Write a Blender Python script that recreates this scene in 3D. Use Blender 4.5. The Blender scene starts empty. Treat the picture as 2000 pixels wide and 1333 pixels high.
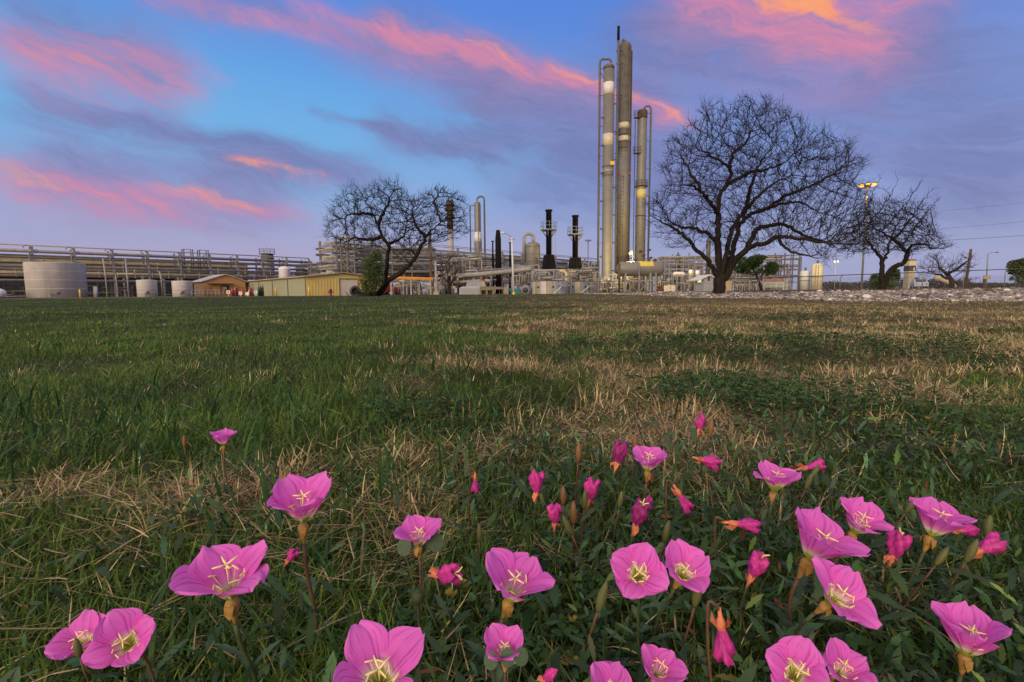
import bpy, math, random
import numpy as np
from mathutils import Vector, Matrix

random.seed(7)
rng = np.random.default_rng(11)
scene = bpy.context.scene
COL = scene.collection
PI = math.pi
HCAM = 0.38
FPX = 944.0
PITCH = math.radians(5.78)
ROLL = math.radians(0.5)
F = Vector((0, math.cos(PITCH), -math.sin(PITCH)))
_u0 = Vector((0, math.sin(PITCH), math.cos(PITCH)))
_r0 = Vector((1, 0, 0))
UPV = _u0 * math.cos(ROLL) + _r0 * math.sin(ROLL)
RIV = _r0 * math.cos(ROLL) - _u0 * math.sin(ROLL)
CAM = Vector((0, 0, HCAM))


def ray(px, py):
    return F + RIV * ((px - 1000) / FPX) + UPV * ((666.5 - py) / FPX)


def P(px, py, Y):
    d = ray(px, py)
    return CAM + d * (Y / d.y)


def ZA(px, py, Y):
    return P(px, py, Y).z


def XA(px, Y, py=570):
    return P(px, py, Y).x


# ------------------------------------------------------------------ scene objects
LOC = {}


def tag(o, label=None, cat=None, group=None, kind=None):
    if label: o['label'] = label
    if cat: o['category'] = cat
    if group: o['group'] = group
    if kind: o['kind'] = kind
    return o


def thing(name, label, cat, loc=(0, 0, 0), group=None):
    o = bpy.data.objects.new(name, None)
    o.empty_display_size = 0.2
    COL.objects.link(o)
    o.location = loc
    LOC[o.name] = Vector(loc)
    return tag(o, label, cat, group)


class MB:
    def __init__(s):
        s.v = []; s.f = []; s.s = []; s.uv = []

    def add(s, vs, fs, smooth=False, uv=None):
        n = len(s.v)
        s.v.extend([tuple(v) for v in vs])
        s.f.extend([tuple(i + n for i in f) for f in fs])
        s.s.extend([smooth] * len(fs))
        if uv is not None: s.uv.extend(uv)
        return s

    def frame(s, o, ax, ay, az, lo, hi):
        """box in a local frame: origin o, unit axes, extents lo..hi"""
        o = Vector(o); vs = []
        for k in (0, 1):
            for j in (0, 1):
                for i in (0, 1):
                    vs.append(o + Vector(ax) * (hi if i else lo)[0] + Vector(ay) * (hi if j else lo)[1] + Vector(az) * (hi if k else lo)[2])
        fs = [(0, 2, 3, 1), (4, 5, 7, 6), (0, 1, 5, 4), (2, 6, 7, 3), (0, 4, 6, 2), (1, 3, 7, 5)]
        return s.add(vs, fs)

    def box(s, x0, x1, y0, y1, z0, z1):
        return s.frame((0, 0, 0), (1, 0, 0), (0, 1, 0), (0, 0, 1), (x0, y0, z0), (x1, y1, z1))

    def beam(s, p, q, w, h=None):
        p = Vector(p); q = Vector(q); d = q - p; L = d.length
        if L < 1e-6: return s
        d /= L
        up = Vector((0, 0, 1)) if abs(d.z) < .95 else Vector((0, 1, 0))
        a = d.cross(up).normalized(); b = a.cross(d)
        h = h or w
        return s.frame(p, d, a, b, (0, -w / 2, -h / 2), (L, w / 2, h / 2))

    def tube(s, pts, r, n=8, cap=True, smooth=True):
        pts = [Vector(p) for p in pts]
        m = len(pts)
        if not hasattr(r, '__len__'): r = [r] * m
        vs = []; prev = None
        for i, p in enumerate(pts):
            t = (pts[min(i + 1, m - 1)] - pts[max(i - 1, 0)])
            if t.length < 1e-9: t = Vector((0, 0, 1))
            t.normalize()
            if prev is None:
                a = t.cross(Vector((0, 0, 1)) if abs(t.z) < .9 else Vector((1, 0, 0))).normalized()
            else:
                a = prev - t * prev.dot(t)
                if a.length < 1e-6: a = t.cross(Vector((.3, .8, .5)))
                a.normalize()
            prev = a
            b = t.cross(a)
            for k in range(n):
                an = 2 * PI * k / n
                vs.append(p + a * (r[i] * math.cos(an)) + b * (r[i] * math.sin(an)))
        fs = []
        for i in range(m - 1):
            for k in range(n):
                k2 = (k + 1) % n
                fs.append((i * n + k, i * n + k2, (i + 1) * n + k2, (i + 1) * n + k))
        s.add(vs, fs, smooth)
        if cap:
            n0 = len(s.v) - m * n
            s.f.append(tuple(n0 + k for k in range(n - 1, -1, -1))); s.s.append(False)
            s.f.append(tuple(n0 + (m - 1) * n + k for k in range(n))); s.s.append(False)
        return s

    def lathe(s, prof, c, n=24, axis=(0, 0, 1), smooth=True):
        """prof: list of (r, h) along axis from c"""
        c = Vector(c); ax = Vector(axis).normalized()
        a = ax.cross(Vector((0, 0, 1)) if abs(ax.z) < .9 else Vector((0, 1, 0))).normalized(); b = ax.cross(a)
        vs = []
        for r, h in prof:
            for k in range(n):
                an = 2 * PI * k / n
                vs.append(c + ax * h + a * (r * math.cos(an)) + b * (r * math.sin(an)))
        fs = []
        for i in range(len(prof) - 1):
            for k in range(n):
                k2 = (k + 1) % n
                fs.append((i * n + k, i * n + k2, (i + 1) * n + k2, (i + 1) * n + k))
        n0 = len(s.v)
        s.add(vs, fs, smooth)
        for i, rev in ((0, True), (len(prof) - 1, False)):
            if prof[i][0] > 1e-4:
                idx = [n0 + i * n + k for k in range(n)]
                s.f.append(tuple(reversed(idx)) if rev else tuple(idx)); s.s.append(False)
        return s

    def build(s, name, mat, parent=None, off=None):
        me = bpy.data.meshes.new(name)
        L = off if off is not None else (LOC[parent.name] if parent is not None else Vector((0, 0, 0)))
        me.from_pydata([(v[0] - L[0], v[1] - L[1], v[2] - L[2]) for v in s.v], [], s.f)
        me.polygons.foreach_set('use_smooth', s.s)
        if s.uv:
            uvl = me.uv_layers.new(name='UVMap')
            li = np.zeros(len(me.loops), dtype=np.int32); me.loops.foreach_get('vertex_index', li)
            uvl.data.foreach_set('uv', np.array(s.uv, dtype=np.float32)[li].ravel())
        me.materials.append(mat)
        o = bpy.data.objects.new(name, me)
        COL.objects.link(o)
        if parent is not None:
            o.parent = parent
            LOC[o.name] = L
        else:
            LOC[o.name] = Vector(L)
            o.location = L
        return o


def arc(c, r, a0, a1, ux, uz, n=8):
    c = Vector(c); ux = Vector(ux); uz = Vector(uz)
    return [c + ux * (r * math.cos(a0 + (a1 - a0) * i / n)) + uz * (r * math.sin(a0 + (a1 - a0) * i / n)) for i in range(n + 1)]


def dup(o, loc, label=None):
    """copy of a thing with its parts and sub-parts"""
    c = o.copy(); COL.objects.link(c); c.location = loc
    LOC[c.name] = Vector(loc)
    if label: c['label'] = label
    for ch in [k for k in scene.objects if k.parent == o]:
        k = ch.copy(); COL.objects.link(k); k.parent = c
    return c


# ------------------------------------------------------------------ materials
def lin(c):
    return tuple(((x / 255 / 12.92) if x <= 10 else ((x / 255 + .055) / 1.055) ** 2.4) for x in c)


def mat(name, col, rough=.6, metal=0., var=.22, scale=3., stain=0., stain_col=(.16, .09, .05), bump=.0, spec=.4, stretch=1.):
    m = bpy.data.materials.new(name); m.use_nodes = True
    nt = m.node_tree; N = nt.nodes; Lk = nt.links
    b = N['Principled BSDF']
    b.inputs['Roughness'].default_value = rough
    b.inputs['Metallic'].default_value = metal
    b.inputs['Specular IOR Level'].default_value = spec
    tc = N.new('ShaderNodeTexCoord')
    mp = N.new('ShaderNodeMapping'); mp.inputs['Scale'].default_value = (1, 1, 1 / stretch)
    Lk.new(tc.outputs['Object'], mp.inputs['Vector'])
    no = N.new('ShaderNodeTexNoise'); no.inputs['Scale'].default_value = scale; no.inputs['Detail'].default_value = 6
    no.inputs['Roughness'].default_value = .65
    Lk.new(mp.outputs['Vector'], no.inputs['Vector'])
    r = N.new('ShaderNodeValToRGB')
    r.color_ramp.elements[0].position = .3; r.color_ramp.elements[1].position = .7
    lo = tuple(max(0, c * (1 - var)) for c in col); hi = tuple(min(.95, c * (1 + var)) for c in col)
    r.color_ramp.elements[0].color = (*lo, 1); r.color_ramp.elements[1].color = (*hi, 1)
    Lk.new(no.outputs['Fac'], r.inputs['Fac'])
    out = r.outputs['Color']
    if stain:
        mp2 = N.new('ShaderNodeMapping'); mp2.inputs['Scale'].default_value = (2.2, 2.2, .18)
        Lk.new(tc.outputs['Object'], mp2.inputs['Vector'])
        n2 = N.new('ShaderNodeTexNoise'); n2.inputs['Scale'].default_value = scale * .7; n2.inputs['Detail'].default_value = 5
        Lk.new(mp2.outputs['Vector'], n2.inputs['Vector'])
        r2 = N.new('ShaderNodeValToRGB'); r2.color_ramp.elements[0].position = .5; r2.color_ramp.elements[1].position = .75
        r2.color_ramp.elements[1].color = (stain,) * 3 + (1,)
        Lk.new(n2.outputs['Fac'], r2.inputs['Fac'])
        mx = N.new('ShaderNodeMix'); mx.data_type = 'RGBA'
        Lk.new(r2.outputs['Color'], mx.inputs['Factor']); Lk.new(out, mx.inputs['A'])
        mx.inputs['B'].default_value = (*stain_col, 1)
        out = mx.outputs['Result']
    Lk.new(out, b.inputs['Base Color'])
    if bump:
        bp = N.new('ShaderNodeBump'); bp.inputs['Strength'].default_value = bump; bp.inputs['Distance'].default_value = .05
        Lk.new(no.outputs['Fac'], bp.inputs['Height']); Lk.new(bp.outputs['Normal'], b.inputs['Normal'])
    return m


def mat_attr(name, rough=.6, transl=.25, spec=.25, grain=0.):
    """base colour from the mesh's own per-blade / per-leaf / per-stone colour"""
    m = bpy.data.materials.new(name); m.use_nodes = True
    nt = m.node_tree; N = nt.nodes; Lk = nt.links
    b = N['Principled BSDF']; b.inputs['Roughness'].default_value = rough; b.inputs['Specular IOR Level'].default_value = spec
    at = N.new('ShaderNodeAttribute'); at.attribute_name = 'Col'
    src = at.outputs['Color']
    if grain:
        no = N.new('ShaderNodeTexNoise'); no.inputs['Scale'].default_value = 30; no.inputs['Detail'].default_value = 4
        tc = N.new('ShaderNodeTexCoord'); Lk.new(tc.outputs['Object'], no.inputs['Vector'])
        mr = N.new('ShaderNodeMapRange'); mr.inputs['From Min'].default_value = .25; mr.inputs['From Max'].default_value = .75
        mr.inputs['To Min'].default_value = 1 - grain; mr.inputs['To Max'].default_value = 1 + grain
        Lk.new(no.outputs['Fac'], mr.inputs['Value'])
        mx = N.new('ShaderNodeVectorMath'); mx.operation = 'SCALE'
        Lk.new(src, mx.inputs[0]); Lk.new(mr.outputs['Result'], mx.inputs['Scale'])
        src = mx.outputs['Vector']
    Lk.new(src, b.inputs['Base Color'])
    if transl:
        t = N.new('ShaderNodeBsdfTranslucent'); Lk.new(src, t.inputs['Color'])
        ms = N.new('ShaderNodeMixShader'); ms.inputs['Fac'].default_value = transl
        Lk.new(b.outputs['BSDF'], ms.inputs[1]); Lk.new(t.outputs['BSDF'], ms.inputs[2])
        Lk.new(ms.outputs['Shader'], N['Material Output'].inputs['Surface'])
    return m


def emit(name, col, strength):
    m = bpy.data.materials.new(name); m.use_nodes = True
    b = m.node_tree.nodes['Principled BSDF']
    b.inputs['Base Color'].default_value = (*col, 1)
    b.inputs['Emission Color'].default_value = (*col, 1)
    b.inputs['Emission Strength'].default_value = strength
    return m


# ------------------------------------------------------------------ sky (world)
class E:
    nt = None

    def __init__(s, sock): s.k = sock

    @staticmethod
    def op(op, *a):
        n = E.nt.nodes.new('ShaderNodeMath'); n.operation = op
        for i, x in enumerate(a):
            if isinstance(x, E): E.nt.links.new(x.k, n.inputs[i])
            else: n.inputs[i].default_value = x
        return E(n.outputs[0])

    def __add__(s, o): return E.op('ADD', s, o)
    __radd__ = __add__
    def __sub__(s, o): return E.op('SUBTRACT', s, o)
    def __rsub__(s, o): return E.op('SUBTRACT', o, s)
    def __mul__(s, o): return E.op('MULTIPLY', s, o)
    __rmul__ = __mul__
    def __truediv__(s, o): return E.op('DIVIDE', s, o)
    def max(s, o): return E.op('MAXIMUM', s, o)
    def min(s, o): return E.op('MINIMUM', s, o)

    def step(s, a, b):
        n = E.nt.nodes.new('ShaderNodeMapRange'); n.interpolation_type = 'SMOOTHSTEP'
        n.inputs['From Min'].default_value = a; n.inputs['From Max'].default_value = b
        E.nt.links.new(s.k, n.inputs['Value'])
        return E(n.outputs['Result'])


def noise(x, y, sx, sy, detail=5, rough=.55, z=0., dist=0.):
    n = E.nt.nodes.new('ShaderNodeCombineXYZ')
    E.nt.links.new((x * sx).k, n.inputs[0]); E.nt.links.new((y * sy).k, n.inputs[1]); n.inputs[2].default_value = z
    t = E.nt.nodes.new('ShaderNodeTexNoise'); t.inputs['Scale'].default_value = 1; t.inputs['Detail'].default_value = detail
    t.inputs['Roughness'].default_value = rough; t.inputs['Distortion'].default_value = dist
    E.nt.links.new(n.outputs[0], t.inputs['Vector'])
    return E(t.outputs['Fac'])


def cmix(f, a, b):
    n = E.nt.nodes.new('ShaderNodeMix'); n.data_type = 'RGBA'
    for key, x in (('Factor', f), ('A', a), ('B', b)):
        if isinstance(x, E): E.nt.links.new(x.k, n.inputs[key])
        elif hasattr(x, 'node'): E.nt.links.new(x, n.inputs[key])
        elif key == 'Factor': n.inputs[key].default_value = x
        else: n.inputs[key].default_value = (*x, 1)
    return n.outputs['Result']


def azel(px, py):
    d = ray(px, py).normalized()
    return math.atan2(d.x, d.y), math.asin(d.z)


SUN_AZ = math.radians(203)   # compass-like angle from +Y towards +X: behind and left of the camera
SUN_EL = math.radians(20)

world = bpy.data.worlds.new('World'); scene.world = world; world.use_nodes = True
nt = world.node_tree; E.nt = nt
bg = nt.nodes['Background']
tc = nt.nodes.new('ShaderNodeTexCoord')
sx = nt.nodes.new('ShaderNodeSeparateXYZ'); nt.links.new(tc.outputs['Generated'], sx.inputs[0])
dx, dy, dz = (E(sx.outputs[i]) for i in range(3))
az = E.op('ARCTAN2', dx, dy); el = E.op('ARCSINE', dz)
SL = math.radians(-12.5)      # cloud streaks fall to the right
ca, sa = math.cos(SL), math.sin(SL)
wx = az + (noise(az, el, 5, 9, 4, z=3.) - .5) * .13 + (noise(az, el, 16, 26, 3, z=13.) - .5) * .03
wy = el + (noise(az, el, 3.5, 7, 5, z=7.) - .5) * .085 + (noise(az, el, 12, 22, 4, z=17.) - .5) * .030
al = wx * ca + wy * sa        # along the streaks
ac = wy * ca - wx * sa        # across them
fib = noise(al, ac, 5.5, 38, 8, .70, z=1., dist=.6)
fib2 = noise(al, ac, 2.2, 11, 7, .62, z=9., dist=.7)
ra = wx * math.cos(SL * 2.3) + wy * math.sin(SL * 2.3); rc = wy * math.cos(SL * 2.3) - wx * math.sin(SL * 2.3)
fine = (noise(ra, rc, 11, 58, 7, .68, z=5., dist=.4) - .5) * 2.0 + .5
fib = (fib - .5) * 2.2 + .5
fib2 = (fib2 - .5) * 1.7 + .5


def strokes(lst, soft=1.0):
    tot = None
    for (x0, y0, x1, y1, w, amp) in lst:
        a0, e0 = azel(x0, y0); a1, e1 = azel(x1, y1)
        L = math.hypot(a1 - a0, e1 - e0); tx, ty = (a1 - a0) / L, (e1 - e0) / L
        px_ = wx - a0; py_ = wy - e0
        t = (px_ * tx + py_ * ty) * (1 / L)
        s_ = (py_ * tx - px_ * ty) * (FPX / w * .92)
        win = t.step(-.12, .22) * (1 - t.step(.7, 1.12))
        g = E.op('EXPONENT', s_ * s_ * -1.0) * win * amp
        tot = g if tot is None else tot + g
    return tot


grey = strokes([(0, 20, 380, 160, 55, .95), (-60, 175, 460, 285, 22, .85), (-40, 310, 640, 410, 48, .85), (400, 285, 800, 375, 34, 1.0),
                (700, 232, 1000, 310, 34, 1.1), (880, 200, 1420, 330, 50, .55), (700, 40, 1320, 220, 55, .9), (1150, 60, 1760, 250, 110, .55), (1650, 170, 2080, 320, 120, .8),
                (950, 330, 1500, 430, 90, .6), (1250, 20, 1900, 110, 60, .6), (250, -50, 800, 90, 40, .6), (590, 212, 760, 252, 12, .5), (1750, 330, 2100, 400, 50, .5)])
pink = strokes([(-80, 66, 420, 180, 38, .95), (220, -36, 700, 92, 15, .9), (520, -10, 960, 96, 16, .6), (700, 40, 1120, 158, 15, .95), (860, 60, 1180, 160, 24, .5), (1060, 132, 1390, 246, 11, 1.1),
                (-80, 325, 350, 412, 18, .85), (270, 365, 620, 425, 13, .85), (-50, 385, 450, 440, 22, .45), (430, 328, 680, 372, 9, .95),
                (1300, -25, 1800, 110, 30, .95), (1340, 15, 1720, 110, 22, .6), (1500, -40, 1800, 40, 22, .8), (1700, -12, 1890, 22, 16, .6), (1380, 110, 1850, 240, 40, .25), (150, 45, 480, 175, 12, .3)])
oran = strokes([(-60, 325, 150, 372, 9, .9), (350, 370, 520, 408, 8, .8), (450, 330, 640, 366, 6, 1.0), (900, 80, 1030, 125, 7, .6),
                (1060, 122, 1250, 194, 6, .9), (1210, 182, 1360, 238, 5, .8), (1420, -34, 1660, 48, 13, 1.2), (1520, -10, 1720, 66, 8, 1.0), (1500, -40, 1640, 0, 9, .9), (10, 90, 250, 135, 10, .4)])
halo = strokes([(-80, 85, 420, 185, 62, .8), (240, -10, 860, 110, 40, .7), (640, 30, 1400, 235, 48, .75), (-80, 340, 660, 430, 60, .8), (1250, -20, 1900, 120, 95, .9)])
gfac = (grey * (.42 + fib2 * 1.05 + (fine - .5) * .35)).step(.04, 1.08)
hfac = (halo * (.32 + fib2 * .8 + (fine - .5) * .35)).step(.05, 1.4)
soft = strokes([(480, -30, 1120, 145, 58, .34), (-90, 75, 440, 200, 52, .20), (1220, -40, 1880, 130, 66, .28), (-90, 335, 680, 432, 36, .22), (1000, 110, 1420, 262, 26, .22)])
pfac = (pink * (.22 + fib * .85 + (fine - .5) * .4) + soft * (.35 + fib2 * .8)).step(.0, 1.30)
ofac = (oran * (.20 + fib * .9 + (fine - .5) * .9)).step(.06, 1.30)

el_t = el.step(-.02, .62)
left = 1 - (az + noise(az, el, 2, 2, 2, z=2.) * .4).step(-.25, .75)
lowcol = cmix(left, lin((156, 160, 198)), lin((170, 160, 194)))
midcol = cmix(left, lin((122, 150, 214)), lin((110, 176, 228)))
topcol = cmix(left, lin((90, 128, 212)), lin((82, 138, 222)))
c = cmix(el.step(.02, .30), lowcol, midcol)
c = cmix(el.step(.26, .52), c, topcol)
veil = ((noise(al, ac, 1.6, 7, 6, .6, z=4., dist=.5) - .47) * 3.2).step(0., 1.) * .55
c = cmix(veil * (1 - left * .80), c, lin((134, 140, 190)))
c = cmix(gfac * .90, c, cmix(fib, lin((104, 112, 164)), lin((128, 132, 184))))
c = cmix(hfac * .85, c, cmix(fib, lin((146, 126, 178)), lin((178, 142, 186))))
c = cmix(pfac * .90, c, cmix(fine, lin((188, 126, 168)), lin((226, 138, 160))))
c = cmix(ofac.min(1.) * .85, c, cmix(fine, lin((248, 136, 116)), lin((255, 172, 92))))
# unseen low sky behind the camera, made bright and warm to light the scene
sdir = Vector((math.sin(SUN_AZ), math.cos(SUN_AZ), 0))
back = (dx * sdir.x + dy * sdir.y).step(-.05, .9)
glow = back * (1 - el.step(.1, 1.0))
c = cmix(el.step(.62, 1.15), c, (.98, .78, .56))      # unseen peach overhead sky, added above the frame to warm the light
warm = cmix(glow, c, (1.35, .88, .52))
sky = nt.nodes.new('ShaderNodeTexSky'); sky.sky_type = 'NISHITA'; sky.sun_disc = False
sky.sun_elevation = SUN_EL; sky.sun_rotation = SUN_AZ
skm = nt.nodes.new('ShaderNodeVectorMath'); skm.operation = 'SCALE'; skm.inputs['Scale'].default_value = .006
nt.links.new(sky.outputs['Color'], skm.inputs[0])
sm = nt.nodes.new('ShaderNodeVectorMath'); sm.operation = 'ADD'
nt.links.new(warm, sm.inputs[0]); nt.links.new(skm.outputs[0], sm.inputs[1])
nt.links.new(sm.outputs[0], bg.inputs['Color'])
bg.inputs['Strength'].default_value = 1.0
world.cycles.sampling_method = 'MANUAL'; world.cycles.sample_map_resolution = 512

sun_d = bpy.data.lights.new('sun', 'SUN'); sun_d.energy = 2.0; sun_d.angle = math.radians(28); sun_d.color = (1., .84, .66)
sun = bpy.data.objects.new('sun', sun_d); COL.objects.link(sun)
sv = Vector((math.sin(SUN_AZ) * math.cos(SUN_EL), math.cos(SUN_AZ) * math.cos(SUN_EL), math.sin(SUN_EL)))
sun.rotation_euler = sv.to_track_quat('Z', 'Y').to_euler()
sun.location = sv * 50

# ------------------------------------------------------------------ camera
cam_d = bpy.data.cameras.new('camera'); cam = bpy.data.objects.new('camera', cam_d); COL.objects.link(cam)
cam_d.sensor_width = 36; cam_d.lens = 36 * FPX / 2000; cam_d.clip_start = .02; cam_d.clip_end = 8000
Mx = Matrix(((RIV.x, UPV.x, -F.x, 0), (RIV.y, UPV.y, -F.y, 0), (RIV.z, UPV.z, -F.z, HCAM), (0, 0, 0, 1)))
cam.matrix_world = Mx
scene.camera = cam
scene.view_settings.view_transform = 'Standard'; scene.view_settings.look = 'None'
scene.view_settings.exposure = 0; scene.view_settings.gamma = 1


# ------------------------------------------------------------------ numpy noise and terrain
def vnoise(x, y, seed=0):
    x = np.asarray(x, float); y = np.asarray(y, float)
    xi = np.floor(x).astype(np.int64); yi = np.floor(y).astype(np.int64)
    fx = x - xi; fy = y - yi
    fx = fx * fx * (3 - 2 * fx); fy = fy * fy * (3 - 2 * fy)

    def h(a, b):
        n = (a * 374761393 + b * 668265263 + seed * 974634777) & 0xffffffff
        n = ((n ^ (n >> 13)) * 1274126177) & 0xffffffff
        n = n ^ (n >> 16)
        return (n & 0xffff) / 65535.0
    return (h(xi, yi) * (1 - fx) + h(xi + 1, yi) * fx) * (1 - fy) + (h(xi, yi + 1) * (1 - fx) + h(xi + 1, yi + 1) * fx) * fy


def fbm(x, y, seed=0, oct=4):
    t = 0; a = .5; s = 0
    for i in range(oct):
        t = t + a * vnoise(x * 2 ** i, y * 2 ** i, seed + i * 17); s += a; a *= .5
    return t / s


def sstep(x, a, b):
    t = np.clip((x - a) / (b - a), 0, 1)
    return t * t * (3 - 2 * t)


def bank_foot(u):
    """distance of the gravel bank's front edge for direction u = x / y"""
    return np.interp(u, [.10, .16, .25, .40, .65, 1.06, 1.6], [44, 38, 30, 21, 15.2, 13.8, 13.])


def gz(x, y):
    x = np.asarray(x, float); y = np.asarray(y, float)
    yy = np.maximum(y, .5); u = x / yy
    r = np.hypot(x, y)
    rise = .16 * sstep(yy, 6, 40) + .03 * sstep(-u, .2, 1.) * sstep(yy, 6, 40)
    bump = (fbm(x * 1.3 + 50, y * 1.3 + 50, 5, 3) - .5) * .06 * sstep(r, .4, 2.) * (1 - sstep(yy, 60, 120))
    big = (fbm(x * .22, y * .22, 9, 2) - .5) * .14 * sstep(r, 2, 8) * (1 - sstep(yy, 30, 60))
    foot = bank_foot(u)
    top = np.interp(u, [.10, .16, .3, .6, 1.06], [.02, .05, .11, .18, .22])
    bank = sstep(u, .09, .16) * top * sstep(yy - foot, -.3, np.where(u > .3, 3.2, 4.5))
    return rise + bump + big + bank


def gzs(x, y): return float(gz(np.array([x]), np.array([y]))[0])


def G(px, Y, py=572):
    x = XA(px, Y, py)
    return Vector((x, Y, gzs(x, Y)))


def mesh_np(name, verts, faces_list, cols, material, kind=None, label=None, cat=None):
    """faces_list: list of int arrays (n,k). cols per vertex (n,3)."""
    me = bpy.data.meshes.new(name)
    nv = len(verts)
    me.vertices.add(nv); me.vertices.foreach_set('co', np.ascontiguousarray(verts, dtype=np.float32).ravel())
    loops = np.concatenate([f.ravel() for f in faces_list]).astype(np.int32)
    tot = np.concatenate([np.full(len(f), f.shape[1], dtype=np.int32) for f in faces_list])
    start = np.concatenate([[0], np.cumsum(tot)[:-1]]).astype(np.int32)
    me.loops.add(len(loops)); me.loops.foreach_set('vertex_index', loops)
    me.polygons.add(len(tot)); me.polygons.foreach_set('loop_start', start); me.polygons.foreach_set('loop_total', tot)
    if cols is not None:
        at = me.color_attributes.new('Col', 'FLOAT_COLOR', 'POINT')
        c4 = np.ones((nv, 4), dtype=np.float32); c4[:, :3] = cols
        at.data.foreach_set('color', c4.ravel())
    me.update(calc_edges=True)
    me.materials.append(material)
    o = bpy.data.objects.new(name, me); COL.objects.link(o)
    LOC[o.name] = Vector((0, 0, 0))
    return tag(o, label, cat, None, kind)
# ------------------------------------------------------------------ ground
def dryness(x, y):
    """how much of the turf is straw-coloured, 0..1"""
    u = x / np.maximum(y, .3)
    n = fbm(x * 2.2 + 3, y * 2.2 + 8, 21, 3) * .62 + fbm(x * 6.5 + 1, y * 6.5, 23, 2) * .48 + fbm(x * .5, y * .4, 33, 3) * .20
    tr = .065 + .325 * sstep(u, -.75, .45) + .10 * sstep(y, 1.0, 2.5) * sstep(u, -.3, .6) + .07 * sstep(y, 3, 6) * sstep(u, -.3, .3) - .22 * sstep(u, -.2, .2) * (1 - sstep(y, .8, 1.3))
    thatch = .20 * np.exp(-((x + .48) / .36) ** 2 - ((y - .82) / .2) ** 2) - .12 * np.exp(-((x + .4) / .5) ** 2 - ((y - 1.5) / .4) ** 2)
    return np.clip((n + tr + thatch - .93) * 3.6, 0, 1)


def cloverness(x, y):
    a = 1.25 * np.exp(-((x - 1.45) / .85) ** 2 - ((y - 3.1) / .75) ** 2) + 1.1 * np.exp(-((x - .62) / .5) ** 2 - ((y - 1.8) / .32) ** 2) + .9 * np.exp(-((x - 3.6) / 1.6) ** 2 - ((y - 6.5) / 1.3) ** 2) \
        + .9 * np.exp(-((x - 1.0) / .5) ** 2 - ((y - 1.15) / .33) ** 2) + .8 * np.exp(-((x - 2.3) / .6) ** 2 - ((y - 2.9) / .4) ** 2) \
        + .8 * np.exp(-((x - .25) / .35) ** 2 - ((y - .62) / .22) ** 2) + .5 * np.exp(-((x + .1) / .22) ** 2 - ((y - 1.3) / .14) ** 2)
    n = fbm(x * 2.6 + 13, y * 2.4 + 4, 44, 4)
    return np.clip((a * .75 + n * 1.5 - .98) * 2.2, 0, 1)


def build_ground():
    azs = np.radians(np.linspace(-180, 180, 361))
    azs = np.unique(np.concatenate([azs, np.radians(np.linspace(-60, 60, 481))]))
    rs = np.concatenate([[0.05, .15], np.geomspace(.25, 70, 210), np.geomspace(75, 5000, 40)])
    A, R = np.meshgrid(azs, rs)
    x = (np.sin(A) * R).ravel(); y = (np.cos(A) * R).ravel()
    z = gz(x, y)
    n, m = len(rs), len(azs)
    i = np.arange(n - 1)[:, None] * m + np.arange(m - 1)[None, :]
    f = np.stack([i, i + 1, i + 1 + m, i + m], -1).reshape(-1, 4)
    d = dryness(x, y)[:, None]
    far = sstep(np.hypot(x, y), 40, 60)[:, None]
    c = np.array([.040, .050, .020]) * (1 - d) + np.array([.12, .085, .045]) * d
    c = c * (1 - far) + np.array([.13, .115, .09]) * far
    m_ = mat_attr('soil_and_turf', .95, 0, .1, grain=.45)
    nt = m_.node_tree; N = nt.nodes
    no = N.new('ShaderNodeTexNoise'); no.inputs['Scale'].default_value = 60; no.inputs['Detail'].default_value = 6
    tc_ = N.new('ShaderNodeTexCoord'); nt.links.new(tc_.outputs['Object'], no.inputs['Vector'])
    bp = N.new('ShaderNodeBump'); bp.inputs['Strength'].default_value = .8; bp.inputs['Distance'].default_value = .02
    nt.links.new(no.outputs['Fac'], bp.inputs['Height']); nt.links.new(bp.outputs['Normal'], N['Principled BSDF'].inputs['Normal'])
    o = mesh_np('ground', np.stack([x, y, z], -1), [f], c, m_, kind='structure')
    o.data.polygons.foreach_set('use_smooth', [True] * len(o.data.polygons))


build_ground()


def blades(pos, h, w, yaw, lean, curl, col, segs=3, twist=.5, tipcol=None):
    n = len(pos)
    d = np.stack([np.cos(yaw), np.sin(yaw), np.zeros(n)], -1)
    ya = yaw + PI / 2 + rng.uniform(-twist, twist, n)
    wd = np.stack([np.cos(ya), np.sin(ya), np.zeros(n)], -1)
    p = pos.copy(); V = []; C = []
    for k in range(segs + 1):
        t = k / segs
        ww = (w * (1 - t ** 1.8) * (.75 + .5 * min(t * 3, .5)))[:, None]
        ck = col if tipcol is None else col * (1 - t ** 2) + tipcol * t ** 2
        if k < segs:
            V += [p - wd * ww / 2, p + wd * ww / 2]; C += [ck, ck]
        else:
            V += [p]; C += [ck]
        a = lean + curl * t
        p = p + d * (h / segs * np.sin(a))[:, None]
        p[:, 2] += h / segs * np.cos(a)
    K = len(V)
    V = np.stack(V, 1).reshape(-1, 3); C = np.stack(C, 1).reshape(-1, 3)
    b = np.arange(n)[:, None] * K
    q = [b + np.array([[2 * k, 2 * k + 1, 2 * k + 3, 2 * k + 2]]) for k in range(segs - 1)]
    t3 = b + np.array([[2 * segs - 2, 2 * segs - 1, 2 * segs]])
    return V, ([np.concatenate(q)] if q else []), t3, C


def scatter(n, y0, y1, pw=1.0, umax=1.42, behind=1.2):
    """points over the lawn between the distances y0 and y1, denser towards the camera"""
    r = rng.random(n)
    if abs(pw - 1) < 1e-6: y = y0 * (y1 / y0) ** r
    else: y = (y0 ** (1 - pw) + r * (y1 ** (1 - pw) - y0 ** (1 - pw))) ** (1 / (1 - pw))
    u = rng.uniform(-umax, umax, n)
    x = u * y + behind * u / umax
    return x, y


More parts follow.
